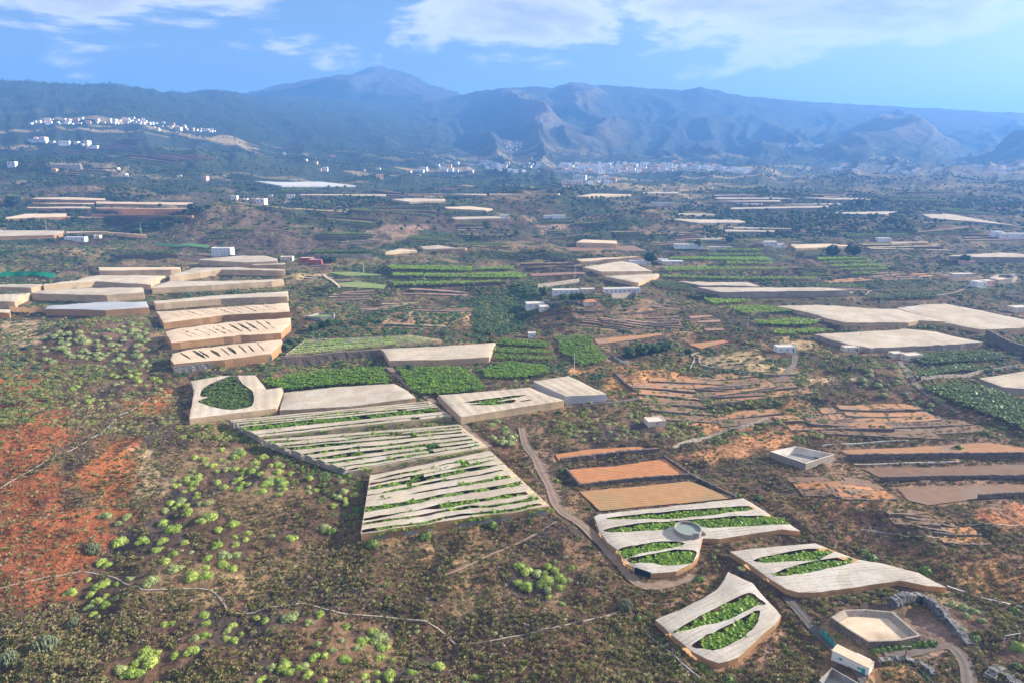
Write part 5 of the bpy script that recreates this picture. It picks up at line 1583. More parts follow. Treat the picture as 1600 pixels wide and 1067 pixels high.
SLITQ = {'slit1': [(276, 549), (437, 531), (422, 549.5), (275, 566)], 'slit2': [(264, 516.5), (452, 495), (440, 515.5), (270, 530.5)], 'slit3': [(249, 486.5), (449, 473), (450, 484.5), (257, 499.5)]}
SLITN = {'slit1': (9, 4.6, 0.17), 'slit2': (11, 3.2, 0.17), 'slit3': (11, 1.7, 0.14)}
BAN_IND = []
for gi_, ((nm, outl, h, rm, sm, holes, lab, crop), (pts, pl)) in enumerate(zip(GH, gh_world)):
    rr = random.Random(gi_ * 7 + 1)
    Ym = np.mean([p[1] for p in pts]); Xm = np.mean([p[0] for p in pts])
    if holes == 'slits':
        bl, br, fr_, fl = [np.array(p, float) for p in SLITQ[nm]]
        k, wpx, sl = SLITN[nm]
        hp = []
        for j in range(k):
            s = (j + 0.35 + rr.uniform(-.25, .25)) / k * 0.84
            t0, t1 = rr.uniform(0.05, 0.22), rr.uniform(0.8, 0.93)
            wd = wpx * rr.choice((0.35, 0.6, 0.9, 1.4))
            q = []
            for t_ in (0, .25, .5, .75, 1):
                tt = t0 + (t1 - t0) * t_
                c = (bl + (br - bl) * (s + sl * tt)) * (1 - tt) + (fl + (fr_ - fl) * (s + sl * tt)) * tt
                ww = wd * (0.25 + math.sin(math.pi * min(0.15 + t_ * 0.8, 1)) ** 1.0) * 0.5
                q.append((c, ww))
            poly = [(c[0] - w2, c[1]) for c, w2 in q] + [(c[0] + w2, c[1]) for c, w2 in q[::-1]]
            hp.append(poly)
        holes = hp
    hw = [[(p[0], p[1], p[2]) for p in unproj_plane] for unproj_plane in []]
    for hpoly in holes:
        # openings lie in the plane of the roof
        w_ = []
        for (px, py) in hpoly:
            e = float(e_of_row(py)); u = (px - 800) / FPX * (CP - e * SP)
            k0, k1 = pl(0.0, 0.0), 0
            y = Ym
            for _ in range(12):
                y = (pl(u * y, y) - CAM_H) / e
            w_.append((u * y, y, pl(u * y, y)))
        hw.append(w_)
    step = max(3.0, Ym * 0.010)
    drop = 0.45 if Ym < 500 else 0.8
    sag = lambda x, y: pl(x, y) + 0.25 * (fbm(np.asarray(x) / 7.0, np.asarray(y) / 7.0, 2, gi_) - 0.5) * 2 - drop * np.exp(-np.abs(poly_sd(pts, np.atleast_1d(np.asarray(x, float)), np.atleast_1d(np.asarray(y, float)))) / 0.8).reshape(np.shape(x))
    v, f, uv, loops = cdt_sheet(pts, hw, sag, step, wob=0.10 if Ym < 500 else 0.3, seed=gi_)
    root = empty('net_house', (Xm, Ym, float(pl(Xm, Ym)) - h))
    off = np.array(root.location)
    me = mesh_from('net_roof', v - off, f, M[rm], True)
    set_uv(me, uv)
    link('net_roof', me, root)
    V, F, uv2 = walls_of([tuple(p) for p in loops[0]], sag, h)
    me = mesh_from('side_net', np.array(V) - off, F, M[sm])
    set_uv(me, uv2)
    link('side_net', me, root)
    if nm == 'tankside':            # dark plastic windbreak at the rounded end
        a, b_ = pts[16], pts[15]
        d = Vector((b_[0] - a[0], b_[1] - a[1], 0)).normalized(); nn = Vector((d.y, -d.x, 0))
        q = []
        for p in (a, b_):
            for dz in (0.02, -h - 0.5):
                q.append((p[0] + nn.x * 0.12 - off[0], p[1] + nn.y * 0.12 - off[1], pl(p[0], p[1]) + dz - off[2]))
        tag(link('windbreak_panel', mesh_from('windbreak_panel', q, [(0, 1, 3, 2)], M['panel_navy']), root), 'dark navy plastic windbreak panel')
    grp = 'netted banana houses'
    tag(root, lab, 'net house', grp)
    if crop:
        allp = []
        for j, hp in enumerate(hw):
            pp = plant_points(hp, 1.55 if Ym < 300 else 2.1, gi_ * 10 + j, edge=0.35)
            if not len(pp):
                continue
            z = pl(pp[:, 0], pp[:, 1]) - h
            sc_ = (h + 0.15) / 3.0 * RNG.uniform(0.85, 1.12, len(pp))
            if nm == 'drop':
                BAN_IND += [(x, y, zz, s_, 'near' if j == 0 else 'far') for (x, y), zz, s_ in zip(pp, z, sc_)]
            else:
                allp.append(np.column_stack([pp, z, sc_]))
        if allp:
            q = np.concatenate(allp)
            scatter('banana_crop', BAN_PROTO[crop], q[:, :3], q[:, 3], RNG.uniform(0, 6.28, len(q)), RNG.integers(0, 3, len(q)),
                    'banana leaves in the openings of the ' + {'tankside': 'tank-side plot', 'swoosh': 'tapering plot', 'torn': 'torn cream house', 'slivers': 'house with three green slits', 'slit1': 'lowest slit house', 'slit2': 'second slit house', 'slit3': 'third slit house'}[nm], 'banana crop')
# plants of the nearest plot stand one by one
BAN_IND.sort(key=lambda p: p[1])
for k, (x, y, z, s_, wh) in enumerate(BAN_IND):
    if k < 300:
        o = link('banana_plant', BAN_ME['banana'][k % 3], None, (x, y, z), random.uniform(0, 6.28))
        o.scale = (s_, s_, s_)
        tag(o, 'broad-leaved banana plant growing in the %s opening of the drop-shaped net plot' % ('upper' if wh == 'near' else 'lower'), 'banana plant', 'banana plants in the %s opening of the drop-shaped plot' % ('upper' if wh == 'near' else 'lower'))
rest = BAN_IND[300:]
if rest:
    r_ = np.array([q[:4] for q in rest])
    scatter('banana_crop', BAN_PROTO['banana'], r_[:, :3], r_[:, 3], RNG.uniform(0, 6.28, len(r_)), RNG.integers(0, 3, len(r_)), 'banana plants at the far side of the drop-shaped plot', 'banana crop')

# houses with the net in strips
for si, ((nm, quad, h, lab), (pts, pl)) in enumerate(zip(STRIPS, strip_world)):
    rr = random.Random(40 + si)
    A, B, Cc, D = [np.array(p[:2]) for p in pts]        # back-left, back-right, front-right, front-left
    c0 = (A + B + Cc + D) / 4
    root = empty('net_house', (c0[0], c0[1], float(pl(c0[0], c0[1])) - h))
    off = np.array(root.location)
    tag(root, lab, 'net house', 'netted banana houses')

    def pt(s, t_):
        return (A + (B - A) * s) * (1 - t_) + (D + (Cc - D) * s) * t_
    ns = {'upper': 6, 'middle': 8, 'lower': 9, 'ribs': 7}[nm]
    gapf = {'upper': 0.52, 'middle': 0.38, 'lower': 0.35, 'ribs': 0.91}[nm]
    t = 0.0
    gaps = []
    strips = []
    wts = [rr.uniform(0.6, 1.5) for _ in range(ns)]; wg = [rr.uniform(0.5, 1.6) for _ in range(ns)]
    if nm == 'upper':
        wg = [0.5, 0.6, 0.7, 2.6, 0.5, 0.4]; wts = [0.7, 0.7, 0.7, 0.6, 2.0, 1.0]
    sw, sg = sum(wts), sum(wg)
    for k in range(ns):
        a = t; b = t + wts[k] / sw * (1 - gapf)
        strips.append((a, b))
        g0 = b; g1 = b + wg[k] / sg * gapf
        gaps.append((g0, g1))
        t = g1
    strips.append((0.985, 1.0))
    WV = 0.012 if nm == 'ribs' else 0.04
    for k, (a, b) in enumerate(strips):
        s0, s1 = 0.0, 1.0
        n = 60
        V, F, uv = [], [], []
        cut = []
        if rr.random() < 0.5 and 0 < k < len(strips) - 1:
            q = rr.uniform(0.2, 0.8); cut.append((q, q + rr.uniform(0.03, 0.1)))
        for i in range(n + 1):
            s = i / n
            e0 = a + (WV * (fbm(np.array(s * 4), np.array(k * 3.1), 3, si) - 0.5) * 2 if k else 0)
            e1 = b + (WV * (fbm(np.array(s * 4 + 50), np.array(k * 3.1), 3, si) - 0.5) * 2 if k < len(strips) - 1 else 0)
            e1 = max(e1, e0 + 0.006)
            for j in range(4):
                tt = e0 + (e1 - e0) * j / 3
                p = pt(s, tt)
                z = pl(p[0], p[1]) + 0.3 * (fbm(np.array(p[0] / 5), np.array(p[1] / 5), 2, 3) - 0.5) - (0.35 if j in (0, 3) else 0.0)
                V.append((p[0] - off[0], p[1] - off[1], z - off[2]))
                uv.append((s * np.hypot(*(B - A)), j * 0.9 + k))
        for i in range(n):
            if any(q0 < i / n < q1 for q0, q1 in cut):
                continue
            for j in range(3):
                x = i * 4 + j
                F.append((x, x + 1, x + 5, x + 4))
        me = mesh_from('net_strip', V, F, M['net_worn'], True)
        set_uv(me, uv)
        link('net_strip', me, root)
    # side nets: one per side
    for (p, q, mt) in ((A, D, 'side_grey'), (D, Cc, 'side_orange' if nm == 'lower' else 'side_tan'), (Cc, B, 'side_tan')):
        n = 24
        loop = [p + (q - p) * i / n for i in range(n + 1)]
        V, F, uv = [], [], []
        for i, c in enumerate(loop):
            zt_ = pl(c[0], c[1]) - 0.05; gz = min(float(height([c[0]], [c[1]])[0]), zt_ - h) - 0.6
            V += [(c[0] - off[0], c[1] - off[1], zt_ - off[2]), (c[0] - off[0], c[1] - off[1], gz - off[2])]
            uv += [(i * 2.0, 0), (i * 2.0, 3)]
        F = [(2 * i, 2 * i + 1, 2 * i + 3, 2 * i + 2) for i in range(n)]
        me = mesh_from('side_net', V, F, M[mt]); set_uv(me, uv)
        link('side_net', me, root)
    if nm == 'lower':               # grey lattice patches low on the orange front
        d = Vector(((Cc - D)[0], (Cc - D)[1], 0)); nn = Vector((d.y, -d.x, 0)).normalized()
        for s0, s1, hh in ((0.06, 0.13, 1.6), (0.20, 0.29, 1.7), (0.33, 0.37, 1.3), (0.48, 0.80, 2.0), (0.87, 0.99, 2.6)):
            V = []
            for i in range(7):
                s = s0 + (s1 - s0) * i / 6
                c = D + (Cc - D) * s
                gz = pl(c[0], c[1]) - h
                top = hh * math.sin(math.pi * (0.08 + 0.84 * i / 6)) ** 0.5
                V += [(c[0] + nn.x * .1 - off[0], c[1] + nn.y * .1 - off[1], gz - .5 - off[2]), (c[0] + nn.x * .1 - off[0], c[1] + nn.y * .1 - off[1], gz + top - off[2])]
            me = mesh_from('lattice_patch', V, [(2 * i, 2 * i + 2, 2 * i + 3, 2 * i + 1) for i in range(6)], M['concrete'])
            link('lattice_patch', me, root)
    allp = []
    for (g0, g1) in gaps:
        poly = [pt(0.01, g0), pt(0.99, g0), pt(0.99, g1), pt(0.01, g1)]
        w_m = np.hypot(*(pt(0.5, g1) - pt(0.5, g0)))
        pp = plant_points(poly, 1.9 if w_m > 2 else 1.5, si * 20 + int(g0 * 100), axis=(B - A) / np.hypot(*(B - A)), edge=0.0)
        if len(pp):
            pp = pp[fbm(pp[:, 0] / 9, pp[:, 1] / 4, 2, 55) > 0.33]
            allp.append(pp)
    pp = np.concatenate(allp)
    scatter('banana_crop', BAN_PROTO['banana'] if nm != 'ribs' else BAN_PROTO['banana_lime'], np.column_stack([pp, pl(pp[:, 0], pp[:, 1]) - h]), (h + 0.45) / 3.0 * RNG.uniform(0.72, 1.08, len(pp)),
            RNG.uniform(0, 6.28, len(pp)), RNG.integers(0, 3, len(pp)), 'banana plants pushing up between the net strips of the ' + {'upper': 'uppermost', 'middle': 'middle', 'lower': 'lowest', 'ribs': 'half-bare'}[nm] + ' torn house', 'banana crop')
# crops on the terrace steps
tc_pts = [[], [], []]
for i, (poly, fn) in enumerate(terr_crop):
    far_ = poly[0][1]
    pp = plant_points(poly, 3.4 if far_ < 1400 else 5.0, 700 + i, edge=0.2)
    if len(pp):
        tc_pts[i % 3].append(np.column_stack([pp, fn(pp[:, 0], pp[:, 1]), (1.15 if far_ < 1400 else 1.7) * RNG.uniform(0.75, 1.15, len(pp))]))
for k, (mt, tone) in enumerate((('banana_dull', 'dull olive'), ('banana_dark', 'dark green'), ('banana', 'fresh green'))):
    if tc_pts[k]:
        q = np.concatenate(tc_pts[k])
        scatter('crop_rows', BAN_PROTO[mt], q[:, :3], q[:, 3], RNG.uniform(0, 6.28, len(q)), RNG.integers(0, 3, len(q)), tone + ' leafy crop on scattered terrace steps of the middle distance', 'crop')
# open banana plots
for i, ((outl, mt, spc, size, lab), (pts, pl)) in enumerate(zip(BAN, ban_world)):
    pp = plant_points(pts, spc, 300 + i, edge=-0.5)
    scatter('banana_crop', BAN_PROTO[mt], np.column_stack([pp, pl(pp[:, 0], pp[:, 1])]), size * 1.1 * RNG.uniform(0.8, 1.15, len(pp)), RNG.uniform(0, 6.28, len(pp)), RNG.integers(0, 3, len(pp)), lab, 'banana crop')

# ---------------------------------------------------------------- buildings
WIN = MB().box(-0.5, 0.5, -0.04, 0.05, 0, 1).mesh('window', M['glass_dark'])
WIN_TEAL = MB().box(-0.5, 0.5, -0.04, 0.05, 0, 1).mesh('window', M['paint_teal'])


def block_mesh(w_, d, h, mat, base=2.0):
    """plastered block with a parapet round a sunken flat roof"""
    mb = MB()
    t = min(0.35, w_ * 0.06)
    x, y = w_ / 2, d / 2
    mb.box(-x, x, -y, -y + t, -base, h); mb.box(-x, x, y - t, y, -base, h)
    mb.box(-x, -x + t, -y + t, y - t, -base, h - 0.003); mb.box(x - t, x, -y + t, y - t, -base, h - 0.003)
    return mb.mesh('wall', mat)


def house(px, py, w_, d, h, rz, wall='plaster', roof='flat', label='', group=None, cat='house', storeys=1, win=3, door=True, parts=None, win_me=None, zoff=0.0):
    x, y, z = unproj([(px, py)])[0]
    z = float(height([x], [y])[0]) + zoff
    ws = window([x], [y], max(w_, d) * 0.5)
    OCC[ws] = 1.0
    root = link('house', block_mesh(w_, d, h, M[wall]), None, (x, y, z), rz)
    root.name = 'house'
    if roof == 'flat':
        MB().box(-w_ / 2 + .3, w_ / 2 - .3, -d / 2 + .3, d / 2 - .3, h - 0.6, h - 0.35).build('roof', M['roof_flat'], root)
    elif roof == 'sheet':
        MB().box(-w_ / 2 - .3, w_ / 2 + .3, -d / 2 - .3, d / 2 + .3, h + 0.01, h + 0.2).build('roof', M['roof_sheet'], root)
    else:
        mb = MB()
        e = 0.4; rh = d * 0.22
        mb.v += [(-w_ / 2 - e, -d / 2 - e, h), (w_ / 2 + e, -d / 2 - e, h), (w_ / 2 + e, d / 2 + e, h), (-w_ / 2 - e, d / 2 + e, h), (-w_ / 2 + d * .25, 0, h + rh), (w_ / 2 - d * .25, 0, h + rh)]
        mb.f += [(0, 1, 5, 4), (1, 2, 5), (2, 3, 4, 5), (3, 0, 4), (3, 2, 1, 0)]
        mb.build('roof', M['roof_tile'], root)
    sh = h / storeys
    for s in range(storeys):
        for k in range(win):
            o = link('window', win_me or WIN, root, (-w_ / 2 + w_ * (k + 0.5) / win, -d / 2, s * sh + sh * 0.38))
            o.scale = (min(1.0, w_ / win * 0.4), 1, sh * 0.24)
    o = link('window', win_me or WIN, root, (-w_ / 2, 0, sh * 0.4), math.pi / 2 * 3)
    o.scale = (min(1.0, d * 0.2), 1, sh * 0.24)
    if door:
        o = link('door', WIN_TEAL if wall == 'plaster' else WIN, root, (w_ * 0.36, -d / 2 - 0.02, 0))
        o.scale = (1.0, 1, min(2.1, sh * 0.72))
    tag(root, label, cat, group)
    return root


R = math.radians
FARM = 'scattered farm buildings'
house(836, 481, 17, 10, 5, R(10), label='white L-shaped house on the left shoulder of the central hill', group=FARM, win=3)
house(850, 484, 8, 9, 3.5, R(10), label='low white annex with a teal door, right of the L-shaped house', group=FARM, win=1)
house(884, 460, 26, 8, 5, R(4), label='blue-white farmhouse with arches behind garden trees on the central hill', group=FARM, win=5)
house(918, 458, 14, 7, 4.5, R(4), wall='plaster_cream', label='cream round-cornered farm store right of the arched farmhouse', group=FARM, win=2)
house(971, 458, 36, 8, 5, R(6), label='long white farm building with a row of small windows', group=FARM, win=8)
house(921, 476, 11, 7, 3, R(8), wall='plaster_cream', roof='tile', label='small hut with orange tiles below the farm garden', group=FARM, win=1)
house(480, 409, 15, 9, 5, R(0), wall='plaster_red', label='red house beside the dark banana rows, left block', group=FARM, win=3)
house(494, 413, 16, 9, 6, R(0), wall='plaster_red', label='red house beside the dark banana rows, right block', group=FARM, win=3)
house(349, 400, 26, 12, 11, R(-3), label='white three-storey building above the left stack of net houses', group=FARM, win=5, storeys=3)
house(119, 376, 30, 9, 5, R(0), wall='plaster', roof='sheet', label='shed with a blue sheet roof between the left net houses', group=FARM, win=4)
house(153, 373, 9, 7, 5, R(0), wall='plaster_cream', label='small cream block at the right end of the blue-roofed shed', group=FARM, win=1)
house(1226, 549, 14, 7, 4.5, R(5), label='small white cottage beside the gravel track at right', group=FARM, win=3)
house(1328, 548, 11, 6, 3.5, R(3), wall='plaster_cream', label='grey flat shelter on the ridge left of the dark banana plots', group=FARM, win=2)
house(1424, 562, 13, 7, 4.5, R(12), wall='plaster_cream', label='cream cottage at the corner of the upper dark banana plot', group=FARM, win=2)
house(1400, 556, 9, 6, 3, R(12), wall='plaster_cream', label='roofless-looking sandy hut left of the cream cottage', group=FARM, win=1)
house(1528, 448, 12, 9, 6, R(15), label='white house with teal door on the lane at right', group=FARM, win=2)
house(1542, 445, 12, 9, 5, R(15), wall='plaster_pink', label='pink house joined to the white one on the lane at right', group=FARM, win=2)
house(1503, 433, 26, 8, 4, R(5), wall='plaster_cream', label='long pale shed above the pink and white houses', group=FARM, win=4)
house(1510, 413, 16, 8, 4.5, R(5), wall='plaster_pink', label='pinkish shed in front of the tall arched net house', group=FARM, win=2)
house(1556, 371, 13, 10, 9, R(0), label='white cube building near the right edge', group=FARM, win=2, storeys=2)
house(1590, 372, 60, 10, 7, R(0), label='long white hall running off the right edge', group=FARM, win=8)
house(1380, 377, 20, 10, 5, R(5), label='small white hut on the bare slope left of the grey field', group=FARM, win=3)
house(1203, 384, 18, 10, 6, R(0), label='white farmstead right of the banana terraces', group=FARM, win=3)
house(1217, 386, 12, 8, 4, R(0), label='low annex right of the white farmstead', group=FARM, win=2)
house(857, 342, 18, 9, 6, R(0), label='low white wing of the house on the green knoll', group=FARM, win=3)
house(873, 344, 24, 10, 9, R(0), label='tall white house on the green knoll', group=FARM, win=4, storeys=2)
house(1075, 387, 40, 9, 5, R(0), label='long white farm wall-house left of the banana terraces', group=FARM, win=6)
house(1110, 379, 30, 10, 5, R(0), wall='plaster_cream', label='sandy farm building behind the long white wall-house', group=FARM, win=4)
house(1125, 390, 34, 7, 4, R(0), wall='plaster_cream', label='low arcaded barn above the banana terraces', group=FARM, win=7)
house(1036, 410, 12, 7, 4, R(0), label='white shed right of the big round tree', group=FARM, win=2)
house(1050, 413, 26, 9, 4, R(0), wall='plaster_cream', roof='sheet', label='flat shed roof right of the big round tree', group=FARM, win=3)
house(1000, 413, 26, 10, 4, R(-4), wall='plaster', roof='sheet', label='flat grey canopy left of the big round tree', group=FARM, win=3)
house(788, 342, 13, 8, 7, R(0), label='small white house at the end of the round-ended net', group=FARM, win=2)
house(692, 566, 6, 4, 3, R(-4), label='right of three small white sheds under the long cream net', group=FARM, win=1)
house(683, 567, 6, 4, 3, R(-4), label='middle of three small white sheds under the long cream net', group=FARM, win=1)
house(674, 567.5, 6, 4, 3, R(-4), label='left of three small white sheds under the long cream net', group=FARM, win=1)
house(831, 527, 6, 5, 4, R(0), label='tiny white pump house above the banana terrace rows', group=FARM, win=1)
house(449, 407, 15, 8, 5, R(0), wall='plaster_cream', label='pale shed at the top right of the left stack', group=FARM, win=2)
house(1023, 661, 10, 7, 2.6, R(10), wall='plaster_cream', label='low flat cistern hut above the top ploughed field', group=FARM, win=1, door=False)
house(1591, 487, 16, 9, 5, R(10), wall='plaster_cream', label='cream shed at the right edge beside the large net house', group=FARM, win=2)
house(1036, 322, 50, 9, 7, R(0), wall='plaster_cream', label='long cream farm block in the blue distance below the town', group=FARM, win=8)
house(1583, 433, 5, 5, 3, R(10), wall='plaster_cream', label='small sandy ruin at the right edge', group=FARM, win=1)

# the white cottage by the lane
hx = house(1331, 1038, 10.5, 3.8, 2.9, R(-46), wall='plaster', label='white cottage with a beige roof and teal door beside the paved lane', group=None, win=2, win_me=WIN_TEAL)
MB().box(-5.35, 5.35, -2.0, 2.0, 2.88, 3.05).build('roof', M['sandy'], hx)
hx2 = house(1345, 1042, 4.0, 3.6, 2.8, R(-46), wall='plaster', label='low white annex at the right end of the lane cottage', win=1, win_me=WIN_TEAL, door=False)

# towns on the far slopes
rt = random.Random(99)
WALLM = ['plaster'] * 6 + ['plaster_cream'] * 2 + ['plaster_pink', 'plaster_ochre']
town_me = {}
for wl in set(WALLM):
    for k in range(3):
        town_me[(wl, k)] = block_mesh([10, 14, 20][k], [9, 11, 12][k], [6, 8.5, 11][k], M[wl], 6.0)
town_roof = {(k, f): None for k in range(3) for f in (0, 1)}
for k in range(3):
    w_, d, h = [10, 14, 20][k], [9, 11, 12][k], [6, 8.5, 11][k]
    town_roof[(k, 0)] = MB().box(-w_ / 2 + .4, w_ / 2 - .4, -d / 2 + .4, d / 2 - .4, h - .6, h - .3).mesh('roof', M['roof_flat'])
    mb = MB(); e = .4
    mb.v += [(-w_ / 2 - e, -d / 2 - e, h), (w_ / 2 + e, -d / 2 - e, h), (w_ / 2 + e, d / 2 + e, h), (-w_ / 2 - e, d / 2 + e, h), (-w_ / 4, 0, h + 2.4), (w_ / 4, 0, h + 2.4)]
    mb.f += [(0, 1, 5, 4), (1, 2, 5), (2, 3, 4, 5), (3, 0, 4), (3, 2, 1, 0)]
    town_roof[(k, 1)] = mb.mesh('roof', M['roof_tile'])
WN = {'plaster': 'white', 'plaster_cream': 'cream', 'plaster_pink': 'pink', 'plaster_ochre': 'ochre'}


FAR_HOUSES = []


def town(poly_rows, n, where, scale=1.0, tile=0.15, wall=None, more=0):
    """poly_rows: [(px, row_top, row_bottom), ...]"""
    xs = [p[0] for p in poly_rows]
    placed = []
    scale *= 1.15
    tm = unproj([(p[0], p[1]) for p in poly_rows] + [(p[0], p[2] + 1.5) for p in poly_rows[::-1]])
    if n > 8 and poly_rows[0][2] - poly_rows[0][1] < 25:
        ws = window([p[0] for p in tm], [p[1] for p in tm], 30)
        OCC[ws] = np.maximum(OCC[ws], (poly_sd(tm, XX[ws], YY[ws]) < 25) * 1.0)
    tries = 0
    while len(placed) < n + more and tries < (n + more) * 30:
        tries += 1
        px = rt.uniform(xs[0], xs[-1])
        a = np.interp(px, xs, [p[1] for p in poly_rows]); b = np.interp(px, xs, [p[2] for p in poly_rows])
        py = a + (b - a) * rt.random()
        if any(abs(px - q[0]) < 4.4 * scale and abs(py - q[1]) < 1.5 for q in placed):
            continue
        placed.append((px, py))
        x, y, z = unproj([(px, py)])[0]
        if len(placed) > n:
            FAR_HOUSES.append((x, y, z, scale * rt.uniform(0.75, 1.15)))
            continue
        k = rt.choice([0, 0, 1, 1, 2]); wl = wall or rt.choice(WALLM); rf = int(rt.random() < tile)
        o = link('house', town_me[(wl, k)], None, (x, y, z), rt.uniform(-.35, .35))
        s = scale * rt.uniform(0.8, 1.25)
        o.scale = (s * rt.uniform(0.8, 1.3), s, s * rt.uniform(0.8, 1.2))
        link('roof', town_roof[(k, rf)], o)
        w_, d, h = [10, 14, 20][k], [9, 11, 12][k], [6, 8.5, 11][k]
        for j in range(k + 1):
            q = link('window', WIN, o, (-w_ / 2 + w_ * (j + 0.5) / (k + 1), -d / 2, h * 0.45))
            q.scale = (2.2, 1, h * 0.28)
        tag(o, '%s %s-roofed house in %s' % (WN[wl], 'tile' if rf else 'flat', where), 'house', '%s houses, %s roofs, in %s' % (WN[wl], 'tiled' if rf else 'flat', where))


town([(876, 257, 271), (960, 256, 273), (1030, 256, 270), (1100, 258, 267), (1170, 268, 273)], 100, 'the long hill town', 1.15, more=90)
town([(882, 278, 288), (925, 276, 290), (965, 282, 290)], 18, 'the lower quarter below the long hill town', more=6)
town([(748, 256, 264), (800, 257, 270), (876, 258, 271)], 24, 'the left end of the hill town', more=10)
town([(622, 260, 274), (690, 255, 268), (745, 258, 272)], 14, 'the scattered suburb left of the hill town')
town([(788, 224, 236), (815, 222, 241)], 16, 'the small hamlet in the ravine above the town', 0.9)
town([(48, 190, 196), (90, 186, 195), (140, 185, 196), (165, 188, 196)], 20, 'the high left village, left half', 0.7, 0.45, more=6)
town([(170, 186, 194), (205, 184, 199), (250, 190, 204), (300, 200, 206), (345, 206, 208)], 30, 'the high left village, right half', 0.7, 0.45, more=20)
town([(45, 219, 224), (85, 221, 226)], 9, 'the row of houses under the high left village', 0.75, 0.3)
town([(90, 223, 227), (125, 224, 231), (150, 228, 234)], 8, 'the white sheds under the high left village', 0.9, 0.0, 'plaster')
town([(1222, 228, 231), (1285, 229, 232)], 12, 'the hazy ridge hamlet right of the town', 0.85)
town([(1300, 258, 266), (1380, 262, 272), (1440, 266, 274)], 14, 'the hazy right valley', 0.8, more=22)
town([(1440, 264, 274), (1520, 258, 272), (1590, 262, 274)], 12, 'the hazy right edge of the valley', 0.8, more=20)
town([(400, 235, 290), (470, 240, 275), (600, 240, 280)], 9, 'the wooded slope left of the suburb', 0.8)
town([(10, 245, 290), (180, 250, 295), (330, 260, 310)], 6, 'the terraced slope at left', 0.8)
town([(350, 308, 318), (480, 306, 320)], 7, 'the blue slope under the white spindle net', 0.7)

fh = np.array(FAR_HOUSES)
scatter('distant_houses', [proto(town_me[('plaster', 0)]), proto(town_me[('plaster', 1)]), proto(town_me[('plaster_cream', 0)])], fh[:, :3], fh[:, 3], RNG.uniform(-.4, .4, len(fh)), RNG.integers(0, 3, len(fh)), 'smallest pale houses packed between the larger ones of the far towns', 'houses')

# ---------------------------------------------------------------- round tank
c = unproj([(1074, 840)])[0]
tx, ty = c[0], c[1]
tz = float(height([tx], [ty])[0])
tr = 21.0 * mpp(ty)
tk = empty('water_tank', (tx, ty, tz))
MB().lathe([(tr, -1.5), (tr, 4.4), (tr - 0.45, 4.4), (tr - 0.45, 3.2), (tr - 0.45, 1.0)], 48).build('tank_wall', M['concrete'], tk)
MB().lathe([(tr - 0.43, 3.55), (0.01, 3.55)], 48).build('water_surface', M['water'], tk)
MB().box(1.2, 3.0, -tr + 0.4, -tr + 1.7, 3.0, 4.9).build('valve_box', M['concrete'], tk)
MB().lathe([(0.9, -1.0), (0.9, 3.4), (0.01, 3.7)], 14, (tr + 0.7, -1.2, 0)).build('valve_shaft', M['stone_pale'], tk)
tag(tk, 'round concrete water tank with still water set in the near net roof', 'water tank')


def basin(name, outer, inner_shrink, h, mats, label, depth=2.5, fill='sandy', slope=0.0):
    """open tank: thick walls with a sunken floor, as parts"""
    pts = unproj(outer, h)
    P = np.array([p[:2] for p in pts]); cc = P.mean(0)
    pl = fit_plane(pts)
    zt_ = pl(cc[0], cc[1])
    root = empty(name, (cc[0], cc[1], zt_ - h))
    ws = window(list(P[:, 0]), list(P[:, 1]), 4)
    OCC[ws] = np.maximum(OCC[ws], (poly_sd(pts, XX[ws], YY[ws]) < 1.0) * 1.0)
    I = cc + (P - cc) * inner_shrink
    F_ = cc + (P - cc) * (inner_shrink - slope)
    n = len(P)
    gz = float(np.min(height(P[:, 0], P[:, 1]))) - zt_ - 1.0
    for i in range(n):
        j = (i + 1) % n
        V = [(*(P[i] - cc), gz + h), (*(P[j] - cc), gz + h), (*(P[j] - cc), h), (*(P[i] - cc), h), (*(I[i] - cc), h), (*(I[j] - cc), h), (*(F_[j] - cc), h - depth), (*(F_[i] - cc), h - depth)]
        link('tank_wall', mesh_from('tank_wall', V, [(0, 1, 2, 3), (3, 2, 5, 4), (4, 5, 6, 7)], [M[m_] for m_ in mats]), root)
    for ch in root.children:
        if len(mats) > 1:
            ch.data.polygons[1].material_index = 1; ch.data.polygons[2].material_index = 1
    link('tank_floor', mesh_from('tank_floor', [(*(q - cc), h - depth) for q in F_], [tuple(range(n))], M[fill]), root)
    tag(root, label, 'water tank')
    return root


basin('square_tank', [(1204, 705), (1243, 696), (1304, 711), (1260, 722.5)], 0.93, 3.6, ['stone_pale', 'concrete_pale'], 'square empty water tank with pale inner walls on the brown slope', 3.0, 'concrete', 0.16)
basin('dry_basin', [(1298, 966), (1318, 953), (1352, 950), (1396, 952), (1440, 990), (1405, 1000), (1357, 1004), (1325, 985)], 0.93, 2.6, ['stone', 'stone_pale'], 'large empty basin with a sandy floor and sloping stone sides', 1.7, 'sandy', 0.13)
basin('open_tank', [(1280, 1062), (1299, 1046), (1345, 1066), (1320, 1095)], 0.92, 3.0, ['concrete'], 'pale concrete open tank cut by the bottom edge', 2.4, 'concrete', 0.02)
basin('pond_tank', [(478, 493), (498, 488), (523, 489), (522, 495), (500, 497)], 0.93, 3.0, ['concrete'], 'oval concrete pond among trees right of the left stack', 1.2, 'grass_field', 0.02)
basin('stone_ring', [(1545, 433), (1560, 427), (1578, 426), (1590, 434), (1582, 439), (1560, 440)], 0.82, 3.0, ['stone_pale'], 'sandy ring-shaped ruin near the right edge', 3.0, 'sandy', 0.02)

